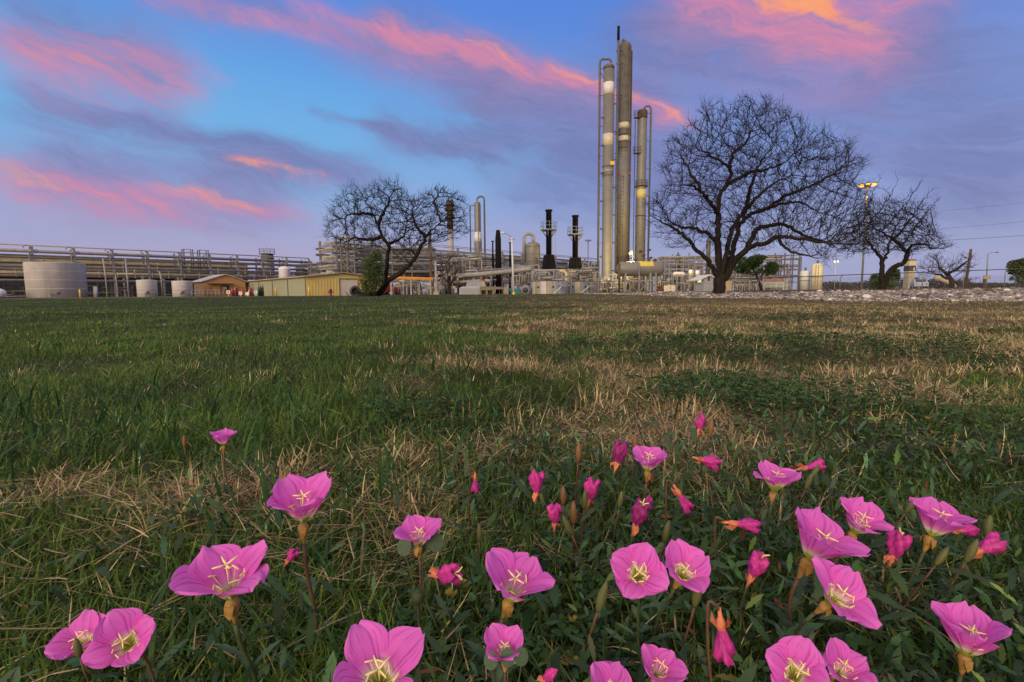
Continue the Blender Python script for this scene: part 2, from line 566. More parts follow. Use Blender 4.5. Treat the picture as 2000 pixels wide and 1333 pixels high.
def off_bank(x, y):
    u = x / y
    return (u < .1) | (y < bank_foot(u) + .8 * (fbm(x * 1.5, y * 1.5, 3, 2) - .35) * 2)


def join(parts):
    V = []; Q = []; T = []; C = []; n = 0
    for v, q, t, c in parts:
        V.append(v); C.append(c); Q += [a + n for a in q]; T.append(t + n); n += len(v)
    return np.concatenate(V), ([np.concatenate(Q)] if Q else []) + [np.concatenate(T)], np.concatenate(C)


def vary(base, n, s=.3, hue=.12):
    c = np.array(base)[None, :] * np.exp(rng.normal(0, s, (n, 1))) * np.exp(rng.normal(0, hue, (n, 3)))
    return np.clip(c, 0, .8)


GREENS = np.array([[.100, .180, .020], [.072, .150, .020], [.145, .200, .034], [.080, .135, .032]])
STRAW = np.array([[.50, .385, .18], [.41, .305, .15], [.27, .195, .11], [.56, .455, .25]])


def turf():
    g = []; d = []
    #            n, y0, y1, width, h0, h1, segs
    bands = [(115000, .22, 1.0, .0026, .022, .055, 3), (125000, 1.0, 3., .0032, .025, .058, 3), (120000, 3., 8., .0052, .03, .062, 2),
             (90000, 8., 20., .010, .03, .06, 2), (60000, 20., 48., .02, .03, .06, 2)]
    for n, y0, y1, w, h0, h1, segs in bands:
        x, y = scatter(n, y0, y1, .9 if y0 < 2 else 1.)
        k = off_bank(x, y) & (cloverness(x, y) < rng.random(n) * 1.25 + .15); x = x[k]; y = y[k]; n = len(x)
        dr = dryness(x, y)
        isd = rng.random(n) < dr * .93 + .05
        z = gz(x, y) - .004
        pos = np.stack([x, y, z], -1)
        tuft = fbm(x * 2.3, y * 2.3, 71, 3)
        h = rng.uniform(h0, h1, n) * (.45 + 1.15 * tuft)
        if y0 < .5:
            h = np.minimum(h, .055)
        for sel, out, dry in ((~isd, g, False), (isd, d, True)):
            m = int(sel.sum())
            if not m: continue
            p = pos[sel]; hh = h[sel]
            yaw = rng.uniform(0, 2 * PI, m)
            if dry:
                flat = rng.random(m) < .45
                lean = np.where(flat, rng.uniform(.9, 1.5, m), rng.uniform(.2, 1.3, m)); curl = rng.uniform(-.6, 1.1, m)
                col = STRAW[rng.integers(0, 4, m)] * np.exp(rng.normal(0, .28, (m, 1)))
                p = p + np.stack([np.zeros(m), np.zeros(m), np.where(flat, rng.uniform(0, .03, m), 0)], -1)
                out.append(blades(p, hh * np.where(flat, 1.2, .75), np.full(m, w * .8) * rng.uniform(.6, 1.3, m), yaw, lean, curl, col, segs))
            else:
                lean = rng.uniform(.05, 1.15, m); curl = rng.uniform(.1, 1.5, m)
                gg = GREENS[rng.integers(0, 4, m)] * np.exp(rng.normal(0, .25, (m, 1)))
                pt = fbm(p[:, 0] * .8 + 9, p[:, 1] * .8, 81, 3)[:, None]
                col = gg * (.45 + 1.1 * pt) * (.55 + .9 * fbm(p[:, 0] * 4.5, p[:, 1] * 4.5 + 9, 83, 2)[:, None])
                tip = np.where(rng.random((m, 1)) < .2, col * .6 + np.array([.12, .10, .04]), col)
                out.append(blades(p, hh, np.full(m, w) * rng.uniform(.6, 1.4, m), yaw, lean, curl, col, segs, tipcol=tip))
    # longer broad blades, mostly on the left
    for n, y0, y1, hs, wr in ((7600, .42, 2.2, (.07, .17), (.0035, .0078)), (3000, 2.2, 7, (.08, .16), (.005, .010))):
        x, y = scatter(n, y0, y1, 1.)
        k = (rng.random(n) < .25 + .75 * (x / y < -.05)) & (fbm(x * 1.4, y * 1.4, 91, 3) > .45); x = x[k]; y = y[k]; m = len(x)
        p = np.stack([x, y, gz(x, y)], -1)
        hh = rng.uniform(*hs, m)
        hh = np.where(y < .75, hh * .55, hh)
        g.append(blades(p, hh, rng.uniform(*wr, m), rng.uniform(0, 2 * PI, m), rng.uniform(.1, .9, m), rng.uniform(.3, 1.3, m),
                        vary((.048, .105, .028), m, .25, .1), 5, .3))
    # seeded straw stalks standing in tufts
    for n, y0, y1 in ((24000, .7, 3.), (24000, 3., 12.)):
        cx, cy = scatter(n // 14, y0, y1, 1.)
        k = (rng.random(len(cx)) < dryness(cx, cy) * 1.0 + .07 + .16 * sstep(cx / cy, -.4, .1) * sstep(cy, 1.3, 2.2)) & off_bank(cx, cy) & (fbm(cx * 2.6, cy * 2.6, 52, 3) > .45); cx = cx[k]; cy = cy[k]
        x = np.repeat(cx, 16) + rng.normal(0, .035, len(cx) * 16); y = np.repeat(cy, 16) + rng.normal(0, .035, len(cx) * 16); m = len(x)
        p = np.stack([x, y, gz(x, y)], -1)
        yaw = np.arctan2(y - np.repeat(cy, 16), x - np.repeat(cx, 16)) + rng.normal(0, .5, m)
        d.append(blades(p, rng.uniform(.03, .085, m), rng.uniform(.002, .0042, m) * (1 + (y0 > 2) * .6), yaw, rng.uniform(.1, 1.1, m), rng.uniform(-.4, 1.3, m),
                        STRAW[rng.integers(0, 4, m)] * np.exp(rng.normal(.26, .24, (m, 1))), 4, .8))
    # thatch: fallen straw lying on the ground
    n = 40000
    x, y = scatter(n, .45, 4.5, 1.)
    k = rng.random(n) < dryness(x, y) * .8 + .34 * np.exp(-((x + .45) / .4) ** 2 - ((y - .82) / .22) ** 2) + .06; x = x[k]; y = y[k]; m = len(x)
    p = np.stack([x, y, gz(x, y) + rng.uniform(.002, .03, m)], -1)
    yaw = rng.normal(.35, .9, m) + PI * rng.integers(0, 2, m)
    d.append(blades(p, rng.uniform(.03, .12, m), rng.uniform(.0012, .0028, m), yaw, rng.uniform(1.2, 1.62, m), rng.uniform(-.4, .5, m),
                    STRAW[rng.integers(0, 4, m)] * np.exp(rng.normal(-.15, .3, (m, 1))) * np.array([.95, .9, .9]), 3, .6))
    V, Fs, C = join(g); mesh_np('green_grass', V, Fs, C, mat_attr('grass_blade', .55, .3, .2), 'stuff', 'short green turf growing over the whole field', 'grass')
    V, Fs, C = join(d); mesh_np('dry_grass', V, Fs, C, mat_attr('straw_blade', .8, .15, .1), 'stuff', 'tan dead grass tufts and fallen straw among the green turf', 'dry grass')


turf()


def leaflets(c, nrm_yaw, tilt, size, col, shape='round'):
    """one small leaf each: fan around its own middle; c (n,3)"""
    n = len(c)
    if shape == 'round':
        prof = np.array([(0, 0), (.45, .38), (.8, .5), (1., .22), (.93, 0), (1., -.22), (.8, -.5), (.45, -.38)])
    else:
        prof = np.array([(0, 0), (.18, .07), (.32, .11), (.40, .08), (.55, .145), (.62, .10), (.78, .10), (1., 0), (.78, -.10), (.62, -.10), (.55, -.145), (.40, -.08), (.32, -.11), (.18, -.06)])
    k = len(prof)
    ux = np.stack([np.cos(nrm_yaw) * np.cos(tilt), np.sin(nrm_yaw) * np.cos(tilt), np.sin(tilt)], -1)
    roll = rng.normal(0, .35, n)
    uy0 = np.stack([-np.sin(nrm_yaw), np.cos(nrm_yaw), np.zeros(n)], -1)
    un = np.cross(ux, uy0)
    uy = uy0 * np.cos(roll)[:, None] + un * np.sin(roll)[:, None]
    un = np.cross(ux, uy)
    bend = rng.uniform(-.25, .1, n) if shape != 'round' else np.full(n, .12)
    V = np.empty((n, k, 3)); 
    for i, (a, b) in enumerate(prof):
        V[:, i] = c + (ux * a + uy * b + un * (bend[:, None] * a * a + .25 * abs(b) * (1 if shape == 'round' else 1.2))) * size[:, None]
    C = np.repeat(col[:, None, :], k, 1).reshape(-1, 3)
    base = np.arange(n)[:, None] * k
    if shape == 'round':
        fs = [base + np.array([[0, 1, 2, 3, 4]]), base + np.array([[0, 4, 5, 6, 7]])]
        return V.reshape(-1, 3), np.concatenate(fs), C
    half = k // 2
    fs = []
    for i in range(half):   # strips left/right of the midrib: quads (i,i+1,k-i-1,k-i)
        a, b_, c_, d_ = i, i + 1, k - i - 1, (k - i) % k
        if i == 0: continue
        if b_ == c_: continue
        fs.append(base + np.array([[a, b_, c_, d_]]))
    tri = np.concatenate([base + np.array([[0, 1, k - 1]]), base + np.array([[half - 1, half, half + 1]])])
    return V.reshape(-1, 3), (np.concatenate(fs), tri), C


def clover():
    Vs = []; Fs = []; Cs = []; n0 = 0
    for n, y0, y1, s0, s1 in ((26000, .42, 1.6, .006, .011), (54000, 1.4, 3.4, .008, .014), (40000, 3.2, 9., .012, .022)):
        x, y = scatter(n, y0, y1, .9)
        k = rng.random(n) < cloverness(x, y); x = x[k]; y = y[k]; m = len(x)
        z = gz(x, y) + rng.uniform(.008, .05, m) * (.5 + fbm(x * 3, y * 3, 66, 2)) * np.where(y < 1., .8, 1.1)
        c0 = np.stack([x, y, z], -1)
        yaw = rng.uniform(0, 2 * PI, m); col = vary((.050, .100, .030), m, .32, .1); sz = rng.uniform(s0, s1, m)
        yel = rng.random(m) < .02; col[yel] = np.array([.25, .20, .04])
        tl = rng.uniform(-.25, .6, m)
        for j in range(3):
            v, f, c = leaflets(c0, yaw + j * 2 * PI / 3, tl, sz, col)
            Vs.append(v); Fs.append(f + n0); Cs.append(c); n0 += len(v)
    mesh_np('clover', np.concatenate(Vs), [np.concatenate(Fs)], np.concatenate(Cs), mat_attr('clover_leaf', .6, .25, .2), 'stuff',
            'dark green clover spreading in patches through the turf', 'clover')


clover()


def weeds():
    """lance-shaped leaves of the primrose patch, rising from the ground around the flowers"""
    n = 36000
    x, y = scatter(n, .3, 1.5, .7, 1.2, .8)
    u = x / y
    dens = np.clip(.16 + .9 * sstep(u, -.3, .15) - .25 * sstep(y, .8, 1.2), 0, 1) * (1 - .8 * sstep(y, .85, 1.3)) * (.3 + 1.2 * sstep(fbm(x * 5, y * 5, 17, 2), .35, .6))
    k = rng.random(n) < dens; x = x[k]; y = y[k]; m = len(x)
    z = gz(x, y) + rng.uniform(.0, .07, m)
    z = np.minimum(z, np.where(y < .42, .045, .095))
    c0 = np.stack([x, y, z], -1)
    col = vary((.058, .108, .046), m, .38, .12)
    yl = rng.random(m) < .10; col[yl] = col[yl] * np.array([1.9, 1.5, .9])
    red = rng.random(m) < .012; col[red] = np.array([.20, .07, .04])
    v, (q, t), c = leaflets(c0, rng.uniform(0, 2 * PI, m), rng.uniform(-.35, 1.25, m), np.clip(rng.lognormal(math.log(.018), .42, m), .008, .046), col, 'lance')
    mesh_np('leafy_weeds', v, [q, t], c, mat_attr('weed_leaf', .6, .25, .2), 'stuff', 'dark lance leaves covering the ground around the pink flowers', 'weeds')


weeds()


# ------------------------------------------------------------------ gravel bank
def gravel():
    t = (1 + 5 ** .5) / 2
    ico = np.array([(-1, t, 0), (1, t, 0), (-1, -t, 0), (1, -t, 0), (0, -1, t), (0, 1, t), (0, -1, -t), (0, 1, -t), (t, 0, -1), (t, 0, 1), (-t, 0, -1), (-t, 0, 1)]) / math.hypot(1, t)
    tri = np.array([(0, 11, 5), (0, 5, 1), (0, 1, 7), (0, 7, 10), (0, 10, 11), (1, 5, 9), (5, 11, 4), (11, 10, 2), (10, 7, 6), (7, 1, 8), (3, 9, 4), (3, 4, 2), (3, 2, 6), (3, 6, 8), (3, 8, 9), (4, 9, 5), (2, 4, 11), (6, 2, 10), (8, 6, 7), (9, 8, 1)])
    n = 40000
    u = rng.uniform(.15, 1.5, n)
    s = rng.random(n)
    y = bank_foot(u) + (rng.random(n) ** 1.15) * np.interp(u, [.1, .2, .32], [1.5, 3.5, 6.5]) - .5
    x = u * y
    edge = (y - bank_foot(u))
    k = (edge > 0) | (rng.random(n) < .25); x = x[k]; y = y[k]; n = len(x)
    r = np.exp(rng.normal(math.log(.026), .5, n)); r = np.clip(r, .018, .14)
    z = gz(x, y) + r * .25
    an = rng.uniform(0, 2 * PI, n)
    v = ico[None] * (1 + rng.normal(0, .16, (n, 12, 1)))
    v = v * np.stack([rng.uniform(.8, 1.4, n), rng.uniform(.7, 1.1, n), rng.uniform(.45, .85, n)], -1)[:, None, :]
    c, s_ = np.cos(an)[:, None], np.sin(an)[:, None]
    vx = v[..., 0] * c - v[..., 1] * s_; vy = v[..., 0] * s_ + v[..., 1] * c
    v = np.stack([vx, vy, v[..., 2]], -1) * r[:, None, None] + np.stack([x, y, z], -1)[:, None, :]
    pal = np.array([(.44, .39, .35), (.50, .46, .41), (.33, .28, .26), (.26, .23, .21), (.52, .46, .37), (.38, .31, .29), (.18, .16, .15)])
    col = pal[rng.integers(0, 7, n)] * .70 * np.exp(rng.normal(0, .42, (n, 1)))
    C = np.repeat(np.clip(col, 0, .75)[:, None, :], 12, 1).reshape(-1, 3)
    f = (np.arange(n)[:, None, None] * 12 + tri[None]).reshape(-1, 3)
    mesh_np('gravel', v.reshape(-1, 3), [f], C, mat_attr('broken_stone', .85, 0, .25, .3), 'stuff', 'pale pink and tan broken stone heaped along the field edge', 'gravel')


gravel()


# ------------------------------------------------------------------ pink flowers
def petal_material(name='pink_petal', eye=(.11, .17, .28)):
    m = bpy.data.materials.new(name); m.use_nodes = True
    nt = m.node_tree; N = nt.nodes; E.nt = nt
    b = N['Principled BSDF']; b.inputs['Roughness'].default_value = .55; b.inputs['Specular IOR Level'].default_value = .2
    uv = N.new('ShaderNodeUVMap'); uv.uv_map = 'UVMap'
    sp = N.new('ShaderNodeSeparateXYZ'); nt.links.new(uv.outputs[0], sp.inputs[0])
    u, v = E(sp.outputs[0]), E(sp.outputs[1])
    r = N.new('ShaderNodeValToRGB'); el_ = r.color_ramp.elements
    el_[0].position = .0; el_[0].color = (.30, .36, .03, 1)
    el_[1].position = 1.; el_[1].color = (.95, .23, .77, 1)
    for p, c_ in ((eye[0], (.46, .52, .07)), (eye[1], (.86, .80, .62)), (eye[2], (.88, .34, .68)), (.45, (.90, .155, .67)), (.75, (.93, .18, .72))):
        e = el_.new(p); e.color = (*c_, 1)
    nt.links.new(v.k, r.inputs['Fac'])
    veins = noise(u, v, 13, .8, 3, .7, z=2., dist=.3).step(.50, .62) * v.step(.18, .38) * (1 - v.step(.7, 1.05) * .6) * .62
    cl = cmix(veins, r.outputs['Color'], (.50, .03, .30))
    blot = (noise(u, v, 3, 3, 3, z=8.) - .5)
    cl = cmix((blot * .8).max(0.), cl, (.86, .20, .60))
    nt.links.new(cl, b.inputs['Base Color'])
    t = N.new('ShaderNodeBsdfTranslucent'); nt.links.new(cl, t.inputs['Color'])
    ms = N.new('ShaderNodeMixShader'); ms.inputs['Fac'].default_value = .38
    nt.links.new(b.outputs['BSDF'], ms.inputs[1]); nt.links.new(t.outputs['BSDF'], ms.inputs[2])
    nt.links.new(ms.outputs['Shader'], N['Material Output'].inputs['Surface'])
    return m


PETAL = petal_material()
PETAL_EYE = petal_material('pink_petal_green_eye', (.21, .27, .37))
M_STAMEN = mat('yellow_stamen', (.88, .74, .30), .6, 0, .15, 300)
M_STIG = mat('pale_stigma', (.85, .74, .30), .6, 0, .12, 300)
M_CALYX = mat('ochre_calyx', (.34, .19, .04), .6, 0, .35, 180)
M_CALYXG = mat('olive_calyx', (.30, .20, .04), .6, 0, .35, 180)
M_ORANGE = mat('salmon_calyx', (.66, .21, .10), .65, 0, .3, 200)
M_STEM = mat('flower_stem', (.055, .075, .025), .6, 0, .35, 120)
M_STEMR = mat('reddish_stem', (.12, .062, .035), .6, 0, .3, 120)
M_LEAF = mat('stem_leaf', (.045, .09, .038), .6, 0, .3, 90)
M_BUD = mat('olive_bud', (.105, .115, .032), .6, 0, .3, 140, stretch=6)
M_BUDR = mat('reddish_bud', (.21, .105, .040), .6, 0, .3, 140, stretch=6)
M_WILT = mat('wilted_petal', (.52, .035, .26), .6, 0, .45, 260, stretch=2)
M_WILTD = mat('dark_wilted_petal', (.28, .02, .15), .6, 0, .45, 260, stretch=2)


Z3_ = Vector((0, 0, 1))


def basis(ax):
    az_ = Vector(ax).normalized()
    t = Vector((1, 0, 0)) if abs(az_.x) < .8 else Vector((0, 1, 0))
    x = (t - az_ * t.dot(az_)).normalized()
    return x, az_.cross(x), az_


def lower(px, py, Y, z, most):
    """the distance at which a bloom seen at this spot stands z above the turf, at most `most` times the first guess"""
    d = ray(px, py); Yz = (z - HCAM) / (d.z / d.y)
    return Y if (py > 1280 and 930 < px < 1040) else min(Y * most, max(Y, Yz))


def petal_mb(base, ax, ang, R, f0, f1, wid, rs, extra=0.):
    X, Y, Z = basis(ax)
    rad = X * math.cos(ang) + Y * math.sin(ang)
    lat = -X * math.sin(ang) + Y * math.cos(ang)
    ns, ntt = 18, 12
    mb = MB(); vs = []; uv = []
    r = .045 * R; h = 0.
    ph = rs.uniform(0, 6.28); ph2 = rs.uniform(0, 6.28); notch = rs.uniform(-.05, .10); sk = rs.uniform(-.12, .12)
    prof = []
    for i in range(ns + 1):
        s = i / ns
        prof.append((r, h))
        f = math.radians(f0 + (f1 + extra - f0) * min(1, s * 1.15) ** .85)
        r += R / ns * math.sin(f); h += R / ns * math.cos(f)
    for i in range(ns + 1):
        s = i / ns
        # half width of a broad, blunt, overlapping petal; rounded end
        e_ = max(0, (s - .58) / .42); hw = wid * R * (min(s, .70) ** .72) * max(.10, 1 - e_ ** 2.6) ** .55 + .03 * R
        for j in range(ntt + 1):
            t = -1 + 2 * j / ntt
            s2 = s * (1 - .05 * abs(t) ** 3. * s) - notch * .6 * s ** 8 * max(0, 1 - (t / .6) ** 2)
            k = min(ns - 1e-6, max(0, s2 * ns)); k0 = int(k); fr = k - k0
            rr = prof[k0][0] * (1 - fr) + prof[min(ns, k0 + 1)][0] * fr
            hh = prof[k0][1] * (1 - fr) + prof[min(ns, k0 + 1)][1] * fr
            tt = t + sk * s
            l = hw * tt * (1 - .10 * s * abs(t))
            curl_in = l * l / (R * 1.25)
            ruff = R * .045 * s ** 3 * math.sin(4.2 * t + ph) + R * .024 * s ** 3 * math.sin(8 * t + ph2)
            off = R * .012 * math.sin(ang * 7)
            vs.append(base + rad * (rr - curl_in * .55 + off * s) + lat * l + Z * (hh + curl_in * .42 + ruff))
            uv.append((t * .5 + .5, s))
    fs = []
    w = ntt + 1
    for i in range(ns):
        for j in range(ntt):
            fs.append((i * w + j, i * w + j + 1, (i + 1) * w + j + 1, (i + 1) * w + j))
    return mb.add(vs, fs, True, uv)


def stem_path(top, foot, ax, bend):
    top = Vector(top); foot = Vector(foot); ax = Vector(ax).normalized()
    L = (top - foot).length
    c1 = top - ax * L * .45; c2 = foot + Vector((bend[0], bend[1], L * .35))
    out = []
    for i in range(9):
        t = i / 8
        out.append(top * (1 - t) ** 3 + c1 * 3 * t * (1 - t) ** 2 + c2 * 3 * t * t * (1 - t) + foot * t ** 3)
    return out


def leaf_mb(p, d, L, w, rs):
    d = Vector(d).normalized(); side = d.cross(Vector((0, 0, 1))).normalized(); n = side.cross(d)
    prof = [(0, .02), (.12, .16), (.25, .34), (.33, .26), (.45, .5), (.53, .36), (.66, .46), (.74, .28), (.86, .26), (1, .0)]
    vs = []; droop = rs.uniform(.1, .5)
    for a, b in prof:
        c_ = Vector(p) + d * L * a - Vector((0, 0, 1)) * (droop * L * a * a)
        vs += [c_ - side * w * b + n * w * b * .35, c_, c_ + side * w * b + n * w * b * .35]
    fs = []
    for i in range(len(prof) - 1):
        k = i * 3
        fs += [(k, k + 1, k + 4, k + 3), (k + 1, k + 2, k + 5, k + 4)]
    return MB().add(vs, fs, True)


def flower(px, py, wpx, Y, tilt, rot, f1, label, f0=16, wid=.60, extras=None, stam=True, seed=0, spread=1., caly=M_CALYX, leaves=5):
    rs = random.Random(seed * 31 + int(px))
    Y = lower(px, py, Y, .115, 1.24)
    base = P(px, py, Y)
    depth = (base - CAM).dot(F)
    ax = Vector((tilt[0], tilt[1], 1)).normalized()
    fm = math.radians(f0 + (f1 - f0) * .62)
    R = wpx / FPX * depth / (2 * math.sin(fm) + .1)
    foot = Vector((base.x - ax.x * .03 + rs.uniform(-.012, .012), base.y + abs(rs.uniform(.0, .02)) - ax.y * .02, 0)); foot.z = gzs(foot.x, foot.y) - .004
    o = thing('evening_primrose', label, 'flower', foot, 'open pink flowers in the foreground')
    if extras is None: extras = [rs.uniform(-12, 18) for _ in range(4)]
    for k in range(4):
        ang = math.radians(rot + 90 * k + rs.uniform(-10, 10))
        mb = petal_mb(base + ax * (.0012 * (k % 2)), ax, ang, R * rs.uniform(.93, 1.10), f0, f1, wid * rs.uniform(.86, 1.08), rs, extras[k])
        mb.build('petal', PETAL_EYE if tilt[1] < -.5 or wid == .50 else PETAL, o)
    X, Yv, Z = basis(ax)
    # eight stamens with bar-shaped anthers
    if stam:
        for k in range(8):
            an = 2 * PI * k / 8 + rs.uniform(-.25, .25); sp = rs.uniform(.40, .75) * spread
            d1 = (Z + (X * math.cos(an) + Yv * math.sin(an)) * sp).normalized()
            p0 = base + Z * R * .04 + (X * math.cos(an) + Yv * math.sin(an)) * R * .03
            tip = p0 + d1 * R * rs.uniform(.36, .48)
            mb = MB().tube([p0, p0 + d1 * R * .2 + Z * R * .02, tip], [R * .008, R * .007, R * .006], 5)
            dd = (X * math.cos(an + 1.2) + Yv * math.sin(an + 1.2) + Z * rs.uniform(-.3, .8)).normalized()
            mb.tube([tip - dd * R * .085, tip - dd * R * .03, tip + dd * R * .05, tip + dd * R * .085], [R * .008, R * .016, R * .016, R * .007], 5)
            mb.build('stamen', M_STAMEN, o)
        ln = R * rs.uniform(.55, .66); lean = (X * rs.uniform(-.2, .3) + Yv * rs.uniform(-.2, .2))
        top = base + (Z + lean * .5).normalized() * ln
        mb = MB().tube([base + Z * R * .03, base + Z * ln * .55 + lean * ln * .1, top], [R * .010, R * .010, R * .013], 6)
        for k in range(4):
            an = PI / 4 + k * PI / 2 + rs.uniform(-.2, .2)
            dd = (X * math.cos(an) + Yv * math.sin(an) + Z * .28).normalized()
            mb.tube([top, top + dd * R * .10, top + dd * R * .21], [R * .015, R * .019, R * .009], 6)
        mb.build('stigma', M_STIG, o)
    # throat and calyx
    rr = R * .115
    mb = MB().lathe([(R * .015, -R * .52), (R * .045, -R * .42), (rr * .80, -R * .22), (rr * 1.05, -R * .1), (rr * .85, -R * .045), (R * .02, -R * .02)], base, 12, ax)
    for k in range(2):
        an = math.radians(rot + 40) + k * PI + rs.uniform(-.3, .3)
        d = X * math.cos(an) + Yv * math.sin(an); sd = -X * math.sin(an) + Yv * math.cos(an)
        q = base - Z * R * .06 + d * rr
        mb.add([q - sd * rr * .7, q + sd * rr * .7, q + d * rr * .5 - Z * R * .12 + sd * rr * .5, q + d * rr * .35 - Z * R * .24, q + d * rr * .5 - Z * R * .12 - sd * rr * .5], [(0, 1, 2, 3, 4)], True)
    mb.build('calyx', caly, o)
    top = base - ax * R * .50
    path = stem_path(top, foot, ax, (rs.uniform(-.01, .01), rs.uniform(0, .015)))
    MB().tube(path, [R * .042] * 3 + [R * .038] * 6, 7).build('stem', M_STEM if rs.random() < .6 else M_STEMR, o)
    for k in range(leaves):
        i = 3 + k
        an = rs.uniform(0, 6.28)
        d = Vector((math.cos(an), abs(math.sin(an)) * .6, .5))
        leaf_mb(path[min(i, 7)], d, rs.uniform(.022, .042), rs.uniform(.007, .012), rs).build('leaf', M_LEAF, o)
    return o


FL = [
 # px, py of the cup's base, width in px, distance, tilt, rotation, opening, label
 (452, 1170, 182, .315, (.02, -.16), 52, 64, 'largest wide open pink flower, on a thick stem at left', dict(seed=1, extras=(-6, 0, 4, 14))),
 (592, 1022, 116, .385, (.03, -.06), 50, 46, 'tall cup shaped pink flower with ochre calyx at left, above the largest bloom', dict(seed=2, f0=20)),
 (258, 1262, 122, .385, (.30, -.85), 40, 66, 'front flower of the left pair, facing forward with a green eye', dict(seed=3)),
 (178, 1265, 112, .420, (-.12, -.55), 20, 66, 'rear flower of the left pair, half hidden behind its neighbour', dict(seed=4)),
 (1246, 1130, 126, .405, (-.28, -.85), 55, 66, 'front flower of the middle pair, green eye showing, below the wilted cup', dict(seed=5)),
 (1328, 1132, 112, .440, (.14, -.55), 20, 66, 'rear flower of the middle pair, one petal spread to the right', dict(seed=6)),
 (1548, 1322, 128, .355, (-.25, -.80), 50, 64, 'front flower of the pair at the bottom edge, beneath the notched bloom', dict(seed=7)),
 (1634, 1322, 110, .385, (.14, -.50), 15, 66, 'rear flower of the pair at the bottom edge, right of its twin', dict(seed=8)),
 (818, 1067, 96, .500, (0, -.16), 38, 62, 'small pale pink flower rising behind round clover leaves', dict(seed=9)),
 (986, 1291, 92, .355, (0, -.16), 38, 62, 'small mauve flower low in the grass near the bottom, below the tilted cup', dict(seed=10)),
 (995, 1172, 146, .375, (.30, -.22), 60, 60, 'tilted pink cup with yellow calyx in the middle of the patch, left of the pair', dict(seed=11)),
 (1580, 1092, 146, .385, (.30, -.20), 58, 60, 'tilted pink cup with pointed upper left petal at right, just above the notched bloom', dict(seed=12)),
 (1668, 1040, 103, .470, (.22, -.30), 52, 64, 'pink flower with long spreading stamens between two larger right hand cups', dict(seed=13)),
 (1280, 1326, 100, .385, (.20, -.32), 52, 64, 'pink flower with long spreading stamens at the bottom edge, below the hanging wilted one', dict(seed=14)),
 (742, 1346, 202, .330, (.12, -.42), 48, 70, 'large loose pink flower with gaps between petals at the bottom edge', dict(seed=15, wid=.50)),
 (1265, 920, 82, .620, (.02, -.16), 48, 62, 'distant pink cup beside a wilted bud, topmost on the right half', dict(seed=16)),
 (1510, 960, 92, .570, (.05, -.06), 10, 64, 'distant pink flower with two wing like side petals, left of two olive buds', dict(seed=17, wid=.50)),
 (1618, 1180, 142, .380, (.34, -.62), 40, 72, 'notched pink bloom with green throat, one front petal hanging down', dict(seed=18, wid=.62)),
 (1818, 1046, 116, .465, (.24, -.08), 58, 62, 'pink cup leaning right with veined front petal, nearest the right hand wilted blooms', dict(seed=19)),
 (436, 871, 43, .850, (0, .05), 20, 42, 'tiny far pink flower standing alone in the left turf', dict(seed=20, stam=False, f0=24, leaves=0)),
 (1886, 1278, 122, .375, (.03, -.08), 48, 46, 'cup shaped pink flower with ochre calyx in the lower right corner by dry straw', dict(seed=21, f0=20)),
 (1182, 1376, 118, .365, (.25, -.20), 58, 60, 'pink flower cut by the bottom edge, only petal tips in view', dict(seed=22)),
]
for f_ in FL:
    flower(*f_[:8], **f_[8])


